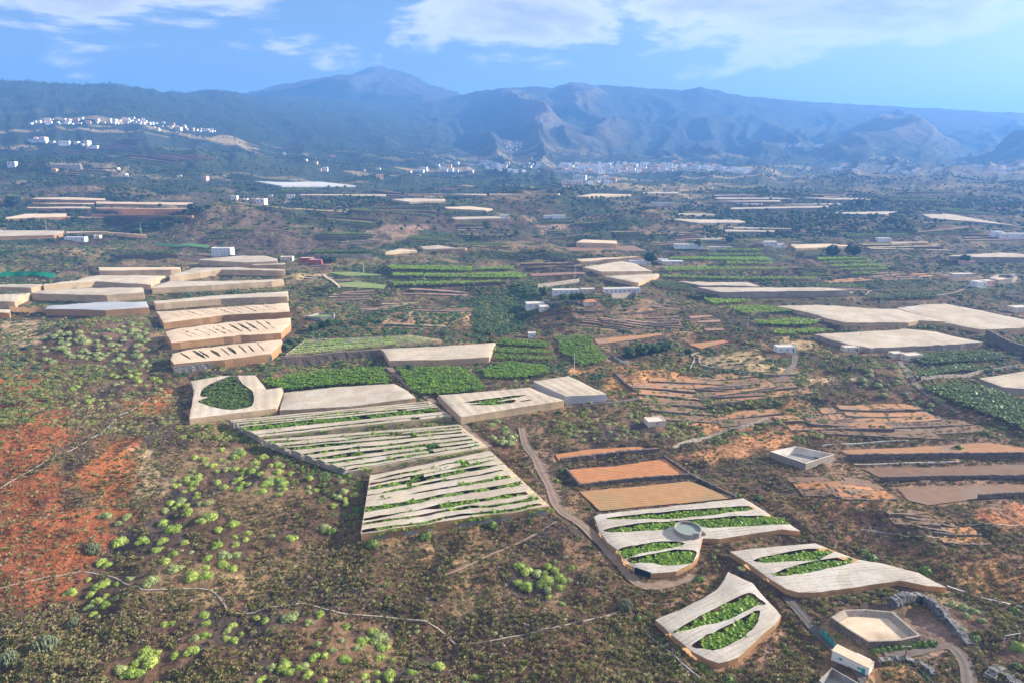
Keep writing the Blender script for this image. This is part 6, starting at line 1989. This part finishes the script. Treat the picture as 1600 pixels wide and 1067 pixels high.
# curved dry stone wall round the yard
p = unproj([(1392, 948), (1412, 942), (1440, 943), (1462, 955), (1480, 972), (1500, 992), (1515, 1008)])
cl = resample(p, 0.9)
z = np.linspace(0, 1, len(cl))
zg = np.minimum(height(cl[:, 0], cl[:, 1]), yard_pl(cl[:, 0], cl[:, 1]) + 2)
hh = np.interp(z, [0, .15, .6, .9, 1], [3.0, 3.8, 3.2, 1.6, 0.7])
V, F = wall_mesh(cl, zg - 1.5, zg + hh, 2.2, 0.35, 77)
tag(link('stone_wall', mesh_from('stone_wall', V, F, M['stone_grey'])), 'high curved wall of grey rubble behind the empty basin', 'stone wall', kind='thing')
V, F = wall_mesh(resample(unproj([(1375, 1035), (1400, 1032), (1430, 1035), (1450, 1045), (1462, 1058)]), 0.8), *(lambda c_: (height(c_[:, 0], c_[:, 1]) - 1, height(c_[:, 0], c_[:, 1]) + 1.0))(resample(unproj([(1375, 1035), (1400, 1032), (1430, 1035), (1450, 1045), (1462, 1058)]), 0.8)), 1.6, 0.3, 5)
tag(link('stone_wall', mesh_from('stone_wall', V, F, M['stone_grey'])), 'low rubble wall between the drive and the reddish yard', 'stone wall', kind='thing')
V, F = wall_mesh(resample(unproj([(1545, 1060), (1560, 1045), (1580, 1062), (1600, 1080)]), 0.8), *(lambda c_: (height(c_[:, 0], c_[:, 1]) - 1, height(c_[:, 0], c_[:, 1]) + 0.9))(resample(unproj([(1545, 1060), (1560, 1045), (1580, 1062), (1600, 1080)]), 0.8)), 2.6, 0.35, 6)
tag(link('stone_wall', mesh_from('stone_wall', V, F, M['stone_grey'])), 'heap-like rubble wall in the bottom right corner', 'stone wall', kind='thing')
pts = unproj([(1362, 1046), (1430, 1044), (1455, 1070), (1350, 1075)])
pl = fit_plane(pts)
v, f, uv, _ = cdt_sheet(pts, [], lambda x, y: np.maximum(pl(x, y), height(x, y)) + 0.15, 1.5, 0.15, 9)
me = mesh_from('field', v, f, M['tilled_ochre'], True); set_uv(me, uv)
tag(link('field', me), 'reddish yard at the bottom edge beside the lane cottage', 'field', kind='structure')


def fence(line, h, mat, label, posts=6, cat='fence', name='mesh_fence'):
    p = unproj(line)
    cl = resample(p, 1.0)
    zg = height(cl[:, 0], cl[:, 1])
    root = empty(name, (cl[0, 0], cl[0, 1], zg[0]))
    off = np.array((cl[0, 0], cl[0, 1], zg[0]))
    V = []
    for a, zz in zip(cl, zg):
        V += [np.array((a[0], a[1], zz + 0.1)) - off, np.array((a[0], a[1], zz + h)) - off]
    F = [(2 * i, 2 * i + 2, 2 * i + 3, 2 * i + 1) for i in range(len(cl) - 1)]
    link('fence_panel', mesh_from('fence_panel', V, F, M[mat]), root)
    for k in range(posts):
        i = int(k * (len(cl) - 1) / (posts - 1))
        MB().tube([np.array((cl[i, 0], cl[i, 1] - 0.06, zg[i] - 0.5)) - off, np.array((cl[i, 0], cl[i, 1] - 0.06, zg[i] + h + 0.2)) - off], 0.07, 6).build('post', M['metal'], root)
    tag(root, label, cat)


fence([(1282, 990), (1294, 1003), (1303, 1013)], 2.2, 'paint_teal', 'teal sheet fence at the gate beside the paved lane', 4)
fence([(1358, 1062), (1366, 1072), (1376, 1085)], 0.8, 'paint_green', 'low green edging left of the reddish yard', 3)
fence([(1434, 1046), (1443, 1056), (1452, 1068)], 0.9, 'paint_green', 'low green edging right of the reddish yard', 3)
fence([(-20, 434), (20, 433), (60, 433), (86, 434)], 5.5, 'net_green', 'bright green net fence at the left edge under the scrubby bank', 8)
fence([(244, 383), (285, 386), (326, 388)], 4.5, 'net_lightgreen', 'light green net screen left of the white three-storey building', 7)
fence([(960, 560), (970, 566), (980, 569)], 2.0, 'plaster', 'white balustrade at the corner of the garden terrace', 8)
fence([(16, 487), (60, 488), (98, 488)], 5.0, 'side_orange', 'tattered orange net screen on bare frames at the lower left of the left block', 8)

# goal-like pipe frame on the slope
g0, g1 = unproj([(1569, 1004), (1592, 1000)])
gr = empty('pipe_frame', g0)
d = np.array(g1) - np.array(g0)
MB().tube([(0, 0, -.4), (0, 0, 2.6)], 0.08, 6).build('post', M['plaster'], gr)
MB().tube([(d[0], d[1], d[2] - .4), (d[0], d[1], d[2] + 2.6)], 0.08, 6).build('post', M['plaster'], gr)
MB().tube([(0, 0, 2.6), (d[0], d[1], d[2] + 2.6)], 0.08, 6).build('crossbar', M['plaster'], gr)
tag(gr, 'goal-shaped white pipe frame standing in the scrub at bottom right', 'pipe frame')

# overhead line poles
POLES = [(73, 363, 20, 'pole above the cream house at the left edge'), (221, 368, 18, 'pole at the right end of the long peach house'), (897, 582, 13, 'pole beside the white box house yard'),
         (898, 436, 16, 'pole in front of the four ploughed terraces'), (1376, 474, 14, 'pole beside the walled dark banana plot'), (1487, 458, 15, 'pole beside the pale lane'), (1389, 445, 13, 'pole on the brown slope under the banana steps'),
         (988, 385, 22, 'pole right of the curved brownish house'), (1101, 378, 20, 'pole behind the banana terraces'), (1179, 380, 18, 'pole left of the white farmstead'), (853, 378, 20, 'pole on the slope left of the curved house'),
         (1168, 512, 9, 'pole at the bend of the ridge track, front one'), (1344, 533, 10, 'pole in front of the broad cream house'), (202, 270, 22, 'pole below the colonnaded terrace at left'), (1413, 1035, 6.5, 'brown pole in the rubble below the basin'), (1350, 330, 18, 'pole on the dark slope under the spindle net'), (568, 428, 12, 'pole at the edge of the grass fields')]
for px, py, h, lab in POLES:
    x, y, z = unproj([(px, py)])[0]
    o = MB().tube([(0, 0, -1), (0, 0, h)], [0.24 if y < 600 else 0.32, 0.16], 6).build('pole_shaft', M['wood'] if 'brown' in lab else M['concrete_pale'])
    o.name = 'utility_pole'
    o.location = (x, y, z)
    MB().box(-1.3, 1.3, -0.08, 0.08, h - 1.0, h - 0.75).build('crossarm', M['metal'], o)
    tag(o, 'slender ' + lab, 'utility pole', 'overhead line poles')

# colonnade-like terrace at far left: a long low wall with piers
x0 = unproj([(80, 262)])[0]; x1 = unproj([(150, 262)])[0]
rt_ = empty('pier_terrace', x0)
dx_ = x1[0] - x0[0]
MB().box(0, dx_, 0, 3, -6, 7).build('terrace_wall', M['stone_pale'], rt_)
for k in range(24):
    MB().box(dx_ * (k + .2) / 24, dx_ * (k + .6) / 24, -1.2, -0.05, -6, 9).build('pier', M['plaster_cream'], rt_)
tag(rt_, 'long grey terrace wall with a row of piers on the far left slope', 'terrace wall', kind='thing')

# ---------------------------------------------------------------- trees and shrubs, one by one
TREES = [  # px, py(base), height m, kind, label
 (1301, 402, 17, 'tree_dark', 'left of the two round dark trees above the banana steps'),
 (1333, 402, 17, 'tree_dark', 'right of the two round dark trees above the banana steps'),
 (1016, 413, 15, 'tree_dark', 'big round dark tree right of the cream net houses'),
 (1024, 402, 9, 'tree_dark', 'small dark tree behind the big round one'),
 (22, 324, 22, 'tree_dark', 'large dark tree at the left edge beside the peach houses'),
 (300, 330, 12, 'tree_dark', 'dark bush-like tree at the right end of the peach houses'),
 (850, 462, 9, 'tree_mid', 'tree at the left end of the farm garden'),
 (880, 470, 7, 'tree_mid', 'second tree in the farm garden'), (897, 471, 8, 'tree_mid', 'third tree in the farm garden'), (911, 471, 8, 'tree_mid', 'fourth tree in the farm garden'),
 (984, 559, 8, 'tree_dark', 'first tree of the balustrade garden, nearest the white corner'), (1001, 556, 9, 'tree_mid', 'second tree of the balustrade garden'), (1010, 552, 8, 'tree_mid', 'third tree of the balustrade garden'),
 (1022, 551, 7, 'tree_mid', 'fourth tree of the balustrade garden'), (1033, 548, 7, 'tree_mid', 'fifth tree of the balustrade garden'), (1045, 546, 7, 'tree_mid', 'last tree of the balustrade garden'),
 (1075, 554, 5, 'tree_dark', 'dark bush right of the balustrade garden'),
 (1140, 380, 11, 'tree_dark', 'dark tree among the farm sheds, right one'), (1092, 388, 12, 'tree_dark', 'dark tree among the farm sheds, left one'),
 (508, 411, 9, 'tree_dark', 'dark tree beside the red house, left one'), (520, 411, 8, 'tree_dark', 'dark tree beside the red house, right one'),
 (500, 512, 7, 'tree_mid', 'tree below the oval pond, left one'), (515, 510, 7, 'tree_mid', 'tree below the oval pond, middle one'), (490, 517, 6, 'tree_mid', 'tree below the oval pond, lowest one'),
 (455, 540, 6, 'tree_mid', 'tree beside the second slit house'), (446, 548, 6, 'tree_mid', 'tree beside the lowest slit house'), (1508, 412, 11, 'tree_dark', 'dark round tree against the tall arched net house'),
 (1343, 322, 16, 'tree_dark', 'dark hilltop tree above the spindle net, left one'), (1366, 321, 14, 'tree_dark', 'dark hilltop tree above the spindle net, right one'),
 (640, 580, 5, 'tree_mid', 'tree at the top corner of the road-bend banana field'),
]
crown_me = {(k, i): round_tree_mesh(60 + i, M[k]) for k in ('tree_dark', 'tree_mid') for i in range(3)}
core_me = {k: None for k in ('tree_dark', 'tree_mid')}
trunk_me = [trunk_mesh(i) for i in range(3)]
for i, (px, py, h, kind, lab) in enumerate(TREES):
    x, y, z = unproj([(px, py)])[0]
    root = empty('tree', (x, y, z - 0.1), i * 1.3)
    s = h / 6.0
    root.scale = (s * 1.15, s * 1.15, s)
    link('trunk', trunk_me[i % 3], root)
    for q in range(2):
        link('crown', crown_me[(kind, (i + q) % 3)], root, (0, 0, -0.4 * q), q * 1.7)
    tag(root, lab, 'tree', 'trees around the farms')

SHRUBS = [(1095, 905, 21, 'beside the rounded end of the tank-side plot'), (1139, 1062, 26, 'at the tip of the drop-shaped plot'), (1157, 1050, 14, 'right of the tip of the drop-shaped plot'), (1100, 1042, 22, 'at the lower left curve of the drop-shaped plot'),
          (998, 966, 18, 'at the left corner of the drop-shaped plot'), (1013, 960, 14, 'touching the left corner of the drop-shaped plot'), (1034, 1000, 17, 'along the pipe left of the drop-shaped plot'), (1060, 1012, 15, 'along the lower left edge of the drop-shaped plot'),
          (580, 852, 28, 'at the front left corner of the lowest strip house'), (667, 838, 26, 'under the orange front of the lowest strip house'), (770, 820, 22, 'under the right part of the orange front'), (692, 822, 8, 'small and dark against the orange front'), (862, 798, 15, 'at the front right corner of the lowest strip house'),
          (1362, 873, 28, 'behind the tapering plot'), (1445, 893, 26, 'behind the tip of the tapering plot'), (1350, 862, 20, 'pale and low behind the tapering plot'), (1225, 1008, 14, 'on the bare slope right of the drop-shaped plot'), (1234, 1018, 12, 'lower one on the bare slope right of the drop-shaped plot'),
          (1525, 998, 24, 'right of the curved rubble wall'), (1590, 1042, 22, 'in the bottom right corner'), (1292, 995, 16, 'at the teal gate fence'), (1310, 995, 14, 'in the bed left of the basin'), (1313, 1013, 12, 'between the teal fence and the cottage'),
          (1585, 955, 22, 'olive one near the right edge above the drive'), (880, 735, 16, 'at the left of the top ploughed field'), (870, 752, 16, 'at the left of the middle ploughed field'), (846, 790, 13, 'at the road left of the lowest ploughed field'), (990, 712, 10, 'on the rubble bank under the top ploughed field'),
          (1085, 738, 12, 'at the right end of the terrace wall'), (1153, 775, 15, 'behind the roof of the tank-side plot'), (1188, 778, 16, 'right of the back corner of the tank-side plot'), (1115, 872, 16, 'in the gap right of the round tank'), (1170, 838, 12, 'in the gap behind the tapering plot'),
          (1240, 858, 10, 'poking over the back edge of the tapering plot'), (545, 745, 22, 'in the shade left of the middle strip house'), (560, 800, 26, 'left of the lowest strip house'), (520, 830, 20, 'left of the front corner of the lowest strip house'), (1498, 700, 18, 'at the end of the first retaining wall')]
shrub_me = [tuft_dome(200 + i, M['shrub_green'], 150, 1.0, 0.95, 0.17) for i in range(3)]
for i, (px, py, dpx, where) in enumerate(SHRUBS):
    x, y, z = unproj([(px, py)])[0]
    s = dpx / 2 * mpp(y) * 0.8
    o = link('leafy_shrub', shrub_me[i % 3], None, (x, y, z - 0.1), i * 2.1)
    o.scale = (s, s, s * 1.1)
    tag(o, 'dense green shrub ' + where, 'shrub', 'green shrubs round the plots')
hedge_pts = [(1370 + k * 9.3, 1018 - k * 1.35) for k in range(10)]
for k, (px, py) in enumerate(hedge_pts):
    x, y, z = unproj([(px, py)])[0]
    o = link('hedge_bush', shrub_me[k % 3], None, (x, y, z - 0.1), k)
    o.scale = (1.7, 1.5, 2.0)
    tag(o, 'hedge bush in front of the empty basin, %s from the left end' % ['first', 'second', 'third', 'fourth', 'fifth', 'sixth', 'seventh', 'eighth', 'ninth', 'tenth'][k], 'bush', 'hedge row in front of the basin')

# columnar spurge clumps (grey green)
def candelabra(seed):
    r = random.Random(seed); mb = MB()
    for i in range(110):
        a = r.uniform(0, 6.283); q = math.sqrt(r.random()); x, y = q * math.cos(a), q * math.sin(a)
        h = 0.25 + 0.85 * math.sqrt(max(1 - q * q, 0)) * r.uniform(0.85, 1.1)
        mb.tube([(x * .8, y * .8, -.1), (x, y, h * .6), (x * 1.02, y * 1.02, h)], [0.06, 0.065, 0.03], 5)
    return mb.mesh('candelabra_spurge', M['cactus'])
cme = [candelabra(1), candelabra(2)]
for i, (px, py, dpx, lab) in enumerate([(14, 1033, 30, 'larger grey-green columnar spurge clump in the bottom left corner'), (70, 1012, 36, 'grey-green columnar spurge clump right of the corner one'), (977, 948, 24, 'bluish columnar clump beside the drop-shaped plot'), (145, 860, 24, 'dull columnar clump at the edge of the red cinder'), (116, 975, 20, 'smaller columnar clump above the two large ones')]):
    x, y, z = unproj([(px, py)])[0]
    s = dpx / 2 * mpp(y)
    o = link('columnar_spurge', cme[i % 2], None, (x, y, z - 0.1), i)
    o.scale = (s, s, s * 1.0)
    tag(o, lab, 'succulent', 'columnar spurge clumps')
# small palm in the gap
x, y, z = unproj([(1157, 897)])[0]
pr = empty('palm', (x, y, z))
MB().tube([(0, 0, -.3), (0.05, 0, 1.4), (0.1, 0, 2.4)], [0.22, 0.17, 0.14], 7).build('trunk', M['bark'], pr)
for k in range(11):
    mb = MB(); leaf_ribbon(mb, (0.1, 0, 2.3), k * 0.571, 2.0, 0.9, 0.35, 5, 1.3)
    mb.build('frond', M['scrub_green'], pr)
tag(pr, 'small palm in the passage between the tank-side and tapering plots', 'palm')

# cushion spurges
E1 = [(575,145,60),(690,155,45),(655,285,70),(640,190,40),(1020,140,40),(880,190,55),(930,225,75),(1095,175,45),(1150,150,75),(1260,195,55),(1183,225,40),(850,338,50),(775,280,55),(885,285,50),(1000,298,45),(945,358,45),(900,395,50),(940,435,70),(1040,350,30),(1125,380,55),(1110,430,40),(1210,365,55),(1205,410,60),(1280,362,50),(1120,470,70),(1045,470,70),(1265,440,50),(820,500,68),(705,495,35),(585,415,55),(550,400,50),(555,520,75),(635,518,45),(480,497,35),(388,565,60),(495,577,48),(575,590,40),(535,608,50),(575,628,50),(485,645,45),(632,598,38),(510,682,38),(535,700,30),(520,652,28),(1105,690,60),(1118,735,42),(890,742,38),(930,735,35),(1060,815,50),(1110,795,55),(1235,775,40),(1225,815,45),(1270,825,50),(1310,793,32),(1040,877,60),(950,908,55),(785,885,72),(770,925,50),(820,935,85),(735,955,45),(648,978,60),(715,998,72),(750,1000,50),(660,1025,35),(1185,305,60),(1270,265,40),(1345,245,38),(1260,745,40),(855,890,40),(1335,280,38),(1280,305,50)]
E2 = [(127,35,35),(90,262,35),(190,270,55),(372,212,50),(368,235,35),(333,222,25),(183,695,80),(283,725,48),(52,718,48),(5,705,35),(350,682,40),(400,762,30),(340,845,52),(467,825,38),(412,880,40),(370,910,36),(316,915,50),(475,925,60),(90,968,58),(155,958,72),(178,998,50),(285,1010,52),(265,965,55),(230,975,45),(40,1030,36),(18,1043,40),(490,748,50),(627,775,58),(675,808,75),(635,825,42),(567,830,55),(543,868,42),(680,865,55),(668,920,45),(715,865,35),(875,750,28),(878,778,30),(995,962,65),(842,1002,50),(722,1012,62),(658,1008,42),(588,1015,52),(595,1055,45),(662,1052,35),(740,935,40),(1197,1025,48),(1130,1062,35),(370,1045,40),(517,1062,36)]
E3 = [(40,420,55),(75,445,60),(28,510,60),(80,525,70),(132,460,50),(182,460,48),(198,422,45),(235,400,30),(232,445,48),(155,523,52),(195,497,78),(198,553,48),(200,595,36),(260,478,52),(280,500,50),(312,500,34),(262,540,45),(293,374,30),(327,433,34),(355,432,20),(270,630,34),(340,648,26)]
spots = []
for lst, ox, wh in ((E1, 0, 'left'), (E2, 400, 'centre'), (E3, 800, 'cluster')):
    for (x, y, d) in lst:
        px, py = ox + x / 3.475, 760 + y / 3.475
        if wh == 'cluster':
            lab = 'lime green cushion shrub in the tight cluster left of the tank-side plot'
        elif py < 905 and wh == 'left':
            lab = 'lime green cushion shrub on the lower left slope above the water channel'
        elif wh == 'left':
            lab = 'lime green cushion shrub below the left stretch of the water channel'
        elif py < 860:
            lab = 'lime green cushion shrub left of the lowest strip house corner'
        else:
            lab = 'lime green cushion shrub below the middle stretch of the water channel'
        spots.append((px, py + d / 3.475 * 0.25, d / 3.475, lab, 'spurge'))


def fill(poly, n, dmin, dmax, lab, mat, seed, sep=0.7):
    r = random.Random(seed); got = []
    xs = [p[0] for p in poly]; ys = [p[1] for p in poly]
    k = 0
    while len(got) < n and k < n * 40:
        k += 1
        x, y = r.uniform(min(xs), max(xs)), r.uniform(min(ys), max(ys))
        if not inside(poly, np.array([x]), np.array([y]))[0]:
            continue
        d = r.uniform(dmin, dmax)
        if any(math.hypot(x - g[0], (y - g[1]) * 1.7) < sep * (d + g[2]) / 2 for g in got):
            continue
        got.append((x, y, d, lab, mat))
    return got


spots += fill([(262, 745), (300, 715), (350, 690), (375, 700), (440, 728), (470, 745), (440, 775), (370, 770), (300, 800), (255, 800)], 62, 8, 17, 'lime green cushion shrub in the dense patch below the dark net wall', 'spurge', 1)
spots += fill([(480, 742), (540, 748), (560, 770), (540, 800), (480, 775)], 12, 8, 14, 'lime green cushion shrub in the shade of the middle strip house wall', 'spurge', 2)
big = len(spots)
spots += fill([(60, 525), (120, 510), (220, 505), (240, 530), (235, 580), (150, 560), (70, 570)], 80, 7, 14, 'yellow-green cushion shrub on the knoll left of the slit houses', 'spurge_dull', 3)
spots += fill([(100, 610), (150, 590), (240, 570), (250, 600), (170, 625), (115, 635)], 24, 6, 12, 'green cushion shrub in the dip below the knoll', 'spurge', 4)
spots += fill([(1325, 590), (1400, 560), (1440, 600), (1490, 640), (1470, 655), (1400, 625), (1335, 610)], 40, 6, 11, 'pale green cushion shrub on the ridge left of the dark banana grove', 'spurge_dull', 5)
spots += fill([(760, 660), (800, 655), (808, 690), (775, 700)], 11, 9, 15, 'pale green cushion shrub in the clump right of the middle strip house', 'spurge_dull', 6)
spots += fill([(870, 672), (1000, 640), (1010, 690), (900, 700)], 14, 7, 10, 'green cushion shrub on the stony slope above the red fields', 'spurge_dull', 7)
spots += fill([(900, 632), (1060, 600), (1050, 625), (960, 640)], 12, 7, 10, 'green cushion shrub on the bank right of the white box house', 'spurge_dull', 8)
spots += [(1490, 948, 20, 'pale cushion shrub above the curved rubble wall', 'spurge_dull'), (1507, 952, 18, 'pale cushion shrub above the curved rubble wall', 'spurge_dull'), (1525, 957, 14, 'pale cushion shrub above the curved rubble wall', 'spurge_dull'), (1510, 962, 13, 'pale cushion shrub above the curved rubble wall', 'spurge_dull'), (1536, 970, 11, 'pale cushion shrub above the curved rubble wall', 'spurge_dull'), (1506, 985, 13, 'pale cushion shrub above the curved rubble wall', 'spurge_dull'), (1593, 1012, 18, 'lime cushion shrub under the goal-shaped frame', 'spurge')]
sp_me = {k: [tuft_dome(300 + i, M[k], 230, 1.0, 0.78, 0.115, spread=0.45) for i in range(4)] for k in ('spurge', 'spurge_dull')}
spots.sort(key=lambda s: -s[2])
extra = []
for i, (px, py, d, lab, mk) in enumerate(spots):
    if mk == 'spurge' and i % 5 == 1:
        mk = 'spurge_dull'
    d *= random.uniform(0.82, 1.12)
    x, y, z = unproj([(px, py)])[0]
    s = d / 2 * mpp(y) * 1.22
    OCC[window([x], [y], s)] = np.maximum(OCC[window([x], [y], s)], 1.0)
    if i < 300:
        o = link('cushion_shrub', sp_me[mk][i % 4], None, (x, y, float(height([x], [y])[0]) - 0.05 * s), i * 1.7)
        o.scale = (s * random.uniform(0.9, 1.1), s, s * random.uniform(1.0, 1.3))
        tag(o, lab, 'shrub', lab.replace('shrub', 'shrubs').replace('lime', 'lime', 1))
    else:
        extra.append((x, y, z - 0.1, s))
if extra:
    ex = np.array(extra)
    scatter('cushion_shrubs', [proto(m) for m in sp_me['spurge_dull']], ex[:, :3], ex[:, 3], RNG.uniform(0, 6.28, len(ex)), RNG.integers(0, 4, len(ex)), 'smallest pale green cushion shrubs dotted over the ridges', 'shrubs')

# ---------------------------------------------------------------- scrub, woods (nobody could count them)
def fan_points(n, y0, y1, seed, power=0.0):
    rr = np.random.default_rng(seed)
    u = rr.uniform(-1.0, 1.0, n)
    L = rr.uniform(0, 1, n)
    y = y0 * (y1 / y0) ** L
    u = u * (0.80 + 20.0 / y * 1.2)
    x = u * y
    return x, y


def grow(name, protos, n, y0, y1, smin, smax, label, seed, dens=None, cat='scrub', tilt=0.1, flat=1.0, occ=True, sink=0.05):
    x, y = fan_points(n, y0, y1, seed)
    ok = np.ones(n, bool)
    if occ:
        ok &= grid_at(OCC, x, y) < 0.5
    if dens is not None:
        ok &= np.random.default_rng(seed + 1).random(n) < dens(x, y)
    x, y = x[ok], y[ok]
    ok = np.random.default_rng(seed + 3).random(len(x)) > 0.72 * grid_at(BAREM, x, y)
    x, y = x[ok], y[ok]
    z = height(x, y)
    rr = np.random.default_rng(seed + 2)
    s = smin + (smax - smin) * rr.random(len(x)) ** 1.8
    return scatter(name, protos, np.column_stack([x, y, z - sink * s]), np.column_stack([s, s, s * flat * rr.uniform(0.75, 1.2, len(x))]), rr.uniform(0, 6.28, len(x)), rr.integers(0, len(protos), len(x)), label, cat, tilt=tilt)


REDM = sum(zone(p, 8) for p in ([(-60, 560), (40, 575), (90, 610), (112, 645), (95, 690), (80, 720), (-60, 730)], [(-60, 725), (70, 725), (100, 755), (120, 790), (160, 800), (170, 850), (125, 890), (60, 910), (-60, 935)]))
tw_protos = lambda k, sd, n=34: [proto(twig_bush(sd + i, M[k], n, 0.55, 0.62, 0.27)) for i in range(3)]
patch = lambda x, y, sc_, sd, a, b: sstep(a, b, fbm(x / sc_, y / sc_, 3, sd))
red = lambda x, y: np.clip(grid_at(REDM, x, y), 0, 1)
grow('dry_scrub', tw_protos('scrub_dry', 400), 46000, 105, 560, 0.45, 1.5, 'low straw-coloured dry scrub covering the near slopes', 500, lambda x, y: (0.25 + 0.75 * patch(x, y, 16, 61, .40, .55)) * (1 - 0.6 * red(x, y)))
grow('sage_scrub', tw_protos('scrub_sage', 410), 64000, 105, 600, 0.45, 1.7, 'grey-green sage scrub covering the near slopes', 510, lambda x, y: (0.30 + 0.70 * patch(x, y, 20, 62, .40, .58)) * (1 - 0.35 * red(x, y)))
grow('green_scrub', tw_protos('scrub_green', 420), 26000, 105, 600, 0.45, 1.6, 'olive green scrub dotted over the near slopes', 520, lambda x, y: (0.12 + 0.88 * patch(x, y, 18, 63, .46, .60)) * (1 - 0.5 * red(x, y)))
grow('brown_scrub', tw_protos('scrub_brown', 430), 26000, 105, 520, 0.45, 1.3, 'dead brown twiggy scrub between the green bushes', 530, lambda x, y: (0.3 + 0.7 * patch(x, y, 12, 64, .42, .55)) * (1 - 0.55 * red(x, y)))
dome_p = lambda k, sd: [proto(tuft_dome(sd + i, M[k], 46, 1.0, 0.75, 0.30, inner=True)) for i in range(3)]
grow('slope_bushes', dome_p('scrub_sage', 440), 18000, 330, 1500, 0.9, 2.2, 'grey-green bushes on the middle slopes', 540, lambda x, y: 0.2 + 0.8 * patch(x, y, 60, 65, .42, .58), sink=0.15)
grow('green_bushes', dome_p('scrub_green', 450), 34000, 330, 1700, 0.9, 2.6, 'green bushes on the middle slopes', 550, lambda x, y: 0.1 + 0.9 * patch(x, y, 70, 66, .46, .60), sink=0.15)
grow('dark_bushes', dome_p('tree_mid', 460), 46000, 420, 2000, 1.3, 3.2, 'dark green bushes thickening towards the distance', 560, lambda x, y: (0.15 + 0.85 * patch(x, y, 110, 67, .43, .57)), sink=0.15)
grow('round_sage', dome_p('scrub_sage', 480), 15000, 105, 460, 0.3, 1.0, 'rounded grey-green bushes on the near slopes', 620, lambda x, y: 0.25 + 0.75 * patch(x, y, 22, 72, .42, .58), sink=0.1)
grow('round_olive', dome_p('scrub_green', 485), 12000, 105, 460, 0.3, 1.05, 'rounded olive bushes on the near slopes', 630, lambda x, y: (0.15 + 0.85 * patch(x, y, 26, 73, .45, .6)) * (1 - 0.6 * red(x, y)), sink=0.1)
gully = zone([(735, 470), (830, 432), (850, 470), (810, 520), (745, 535)], 6)
grow('gully_bushes', dome_p('tree_mid', 470), 60000, 380, 700, 1.2, 2.8, 'lush green bushes filling the gully left of the central hill', 570, lambda x, y: grid_at(gully, x, y) * 0.8, sink=0.15)
shade_z = zone([(385, 685), (420, 695), (500, 735), (565, 745), (560, 830), (520, 800), (480, 760), (400, 715)], 4)
grow('lush_undergrowth', dome_p('shrub_green', 475), 40000, 170, 330, 0.6, 1.5, 'lush green undergrowth along the dark outer wall of the strip houses', 575, lambda x, y: grid_at(shade_z, x, y) * 0.75, sink=0.15)
far_p = [proto(round_tree_mesh(480 + i, M['tree_mid'], 60, 3.0, 5.0, 1.2)) for i in range(2)] + [proto(round_tree_mesh(490, M['tree_dark'], 60, 3.0, 5.0, 1.2))]
grow('far_trees', far_p, 34000, 1050, 3300, 0.6, 1.4, 'scattered orchard trees and bushes on the far slopes', 580, lambda x, y: 0.12 + 0.88 * patch(x, y, 200, 68, .48, .60), cat='trees', tilt=0.05)
pine_p = [proto(pine_mesh(i, M['pine'])) for i in range(3)]
pxof = lambda x, y: 800 + FPX * x / y
grow('pine_forest', pine_p, 56000, 2200, 5300, 0.7, 1.4, 'pine forest covering the high slopes below the peak', 590, lambda x, y: sstep(2350, 3000, y + 700 * (fbm(x / 300, y / 300, 3, 69) - 0.5)) * (0.35 + 0.65 * patch(x, y, 260, 70, .40, .55)) * (1 - 0.75 * sstep(620, 800, pxof(x, y))), cat='forest', tilt=0.03)

rock_me = []
for i in range(3):
    r = random.Random(i); mb = MB()
    mb.lathe([(0.02, -0.3), (0.5, -0.15), (0.62, 0.15), (0.35, 0.42), (0.02, 0.5)], 6)
    mb.v = [(x * r.uniform(.7, 1.3), y * r.uniform(.7, 1.3), z * r.uniform(.7, 1.3)) for x, y, z in mb.v]
    rock_me.append(mb.mesh('rock', M['rock']))
grow('scattered_rocks', [proto(m) for m in rock_me], 15000, 105, 420, 0.35, 1.2, 'small loose rocks strewn over the slopes', 600, lambda x, y: patch(x, y, 14, 71, .48, .6), cat='rocks', tilt=0.5)
red_me = [m.copy() for m in rock_me]
M['cinder'] = rough_mat('cinder', (0.20, 0.062, 0.024), (0.36, 0.125, 0.045), 1.0, 0.95, 0.5)
for m in red_me:
    m.materials[0] = M['cinder']
grow('red_cinder', [proto(m) for m in red_me], 45000, 105, 420, 0.25, 0.9, 'loose red volcanic cinder on the left slope', 610, lambda x, y: red(x, y) * 0.8, cat='cinder', tilt=0.5)

# ---------------------------------------------------------------- haze in the air
hz, t, out = nodes_of('haze')
vol = N(t, 'ShaderNodeVolumePrincipled')
vol.inputs['Color'].default_value = (0.06, 0.36, 1.0, 1.0)
vol.inputs['Density'].default_value = HAZE_D
vol.inputs['Anisotropy'].default_value = 0.12
vol2 = N(t, 'ShaderNodeVolumePrincipled')
vol2.inputs['Color'].default_value = (0.98, 0.97, 0.95, 1.0)
vol2.inputs['Density'].default_value = HAZE_W
vol2.inputs['Anisotropy'].default_value = 0.78
add = N(t, 'ShaderNodeAddShader')
t.links.new(vol.outputs[0], add.inputs[0]); t.links.new(vol2.outputs[0], add.inputs[1])
t.links.new(add.outputs[0], out.inputs['Volume'])
top = max(float(Z.max()) + 40, CAM_H + 20)
zmin = float(Z.min()) - 1.0
o = MB().box(-17000, 17000, -2000, 12700, zmin, top).build('haze', hz)
tag(o, 'thin blue haze filling the air towards the mountains', 'haze', kind='stuff')
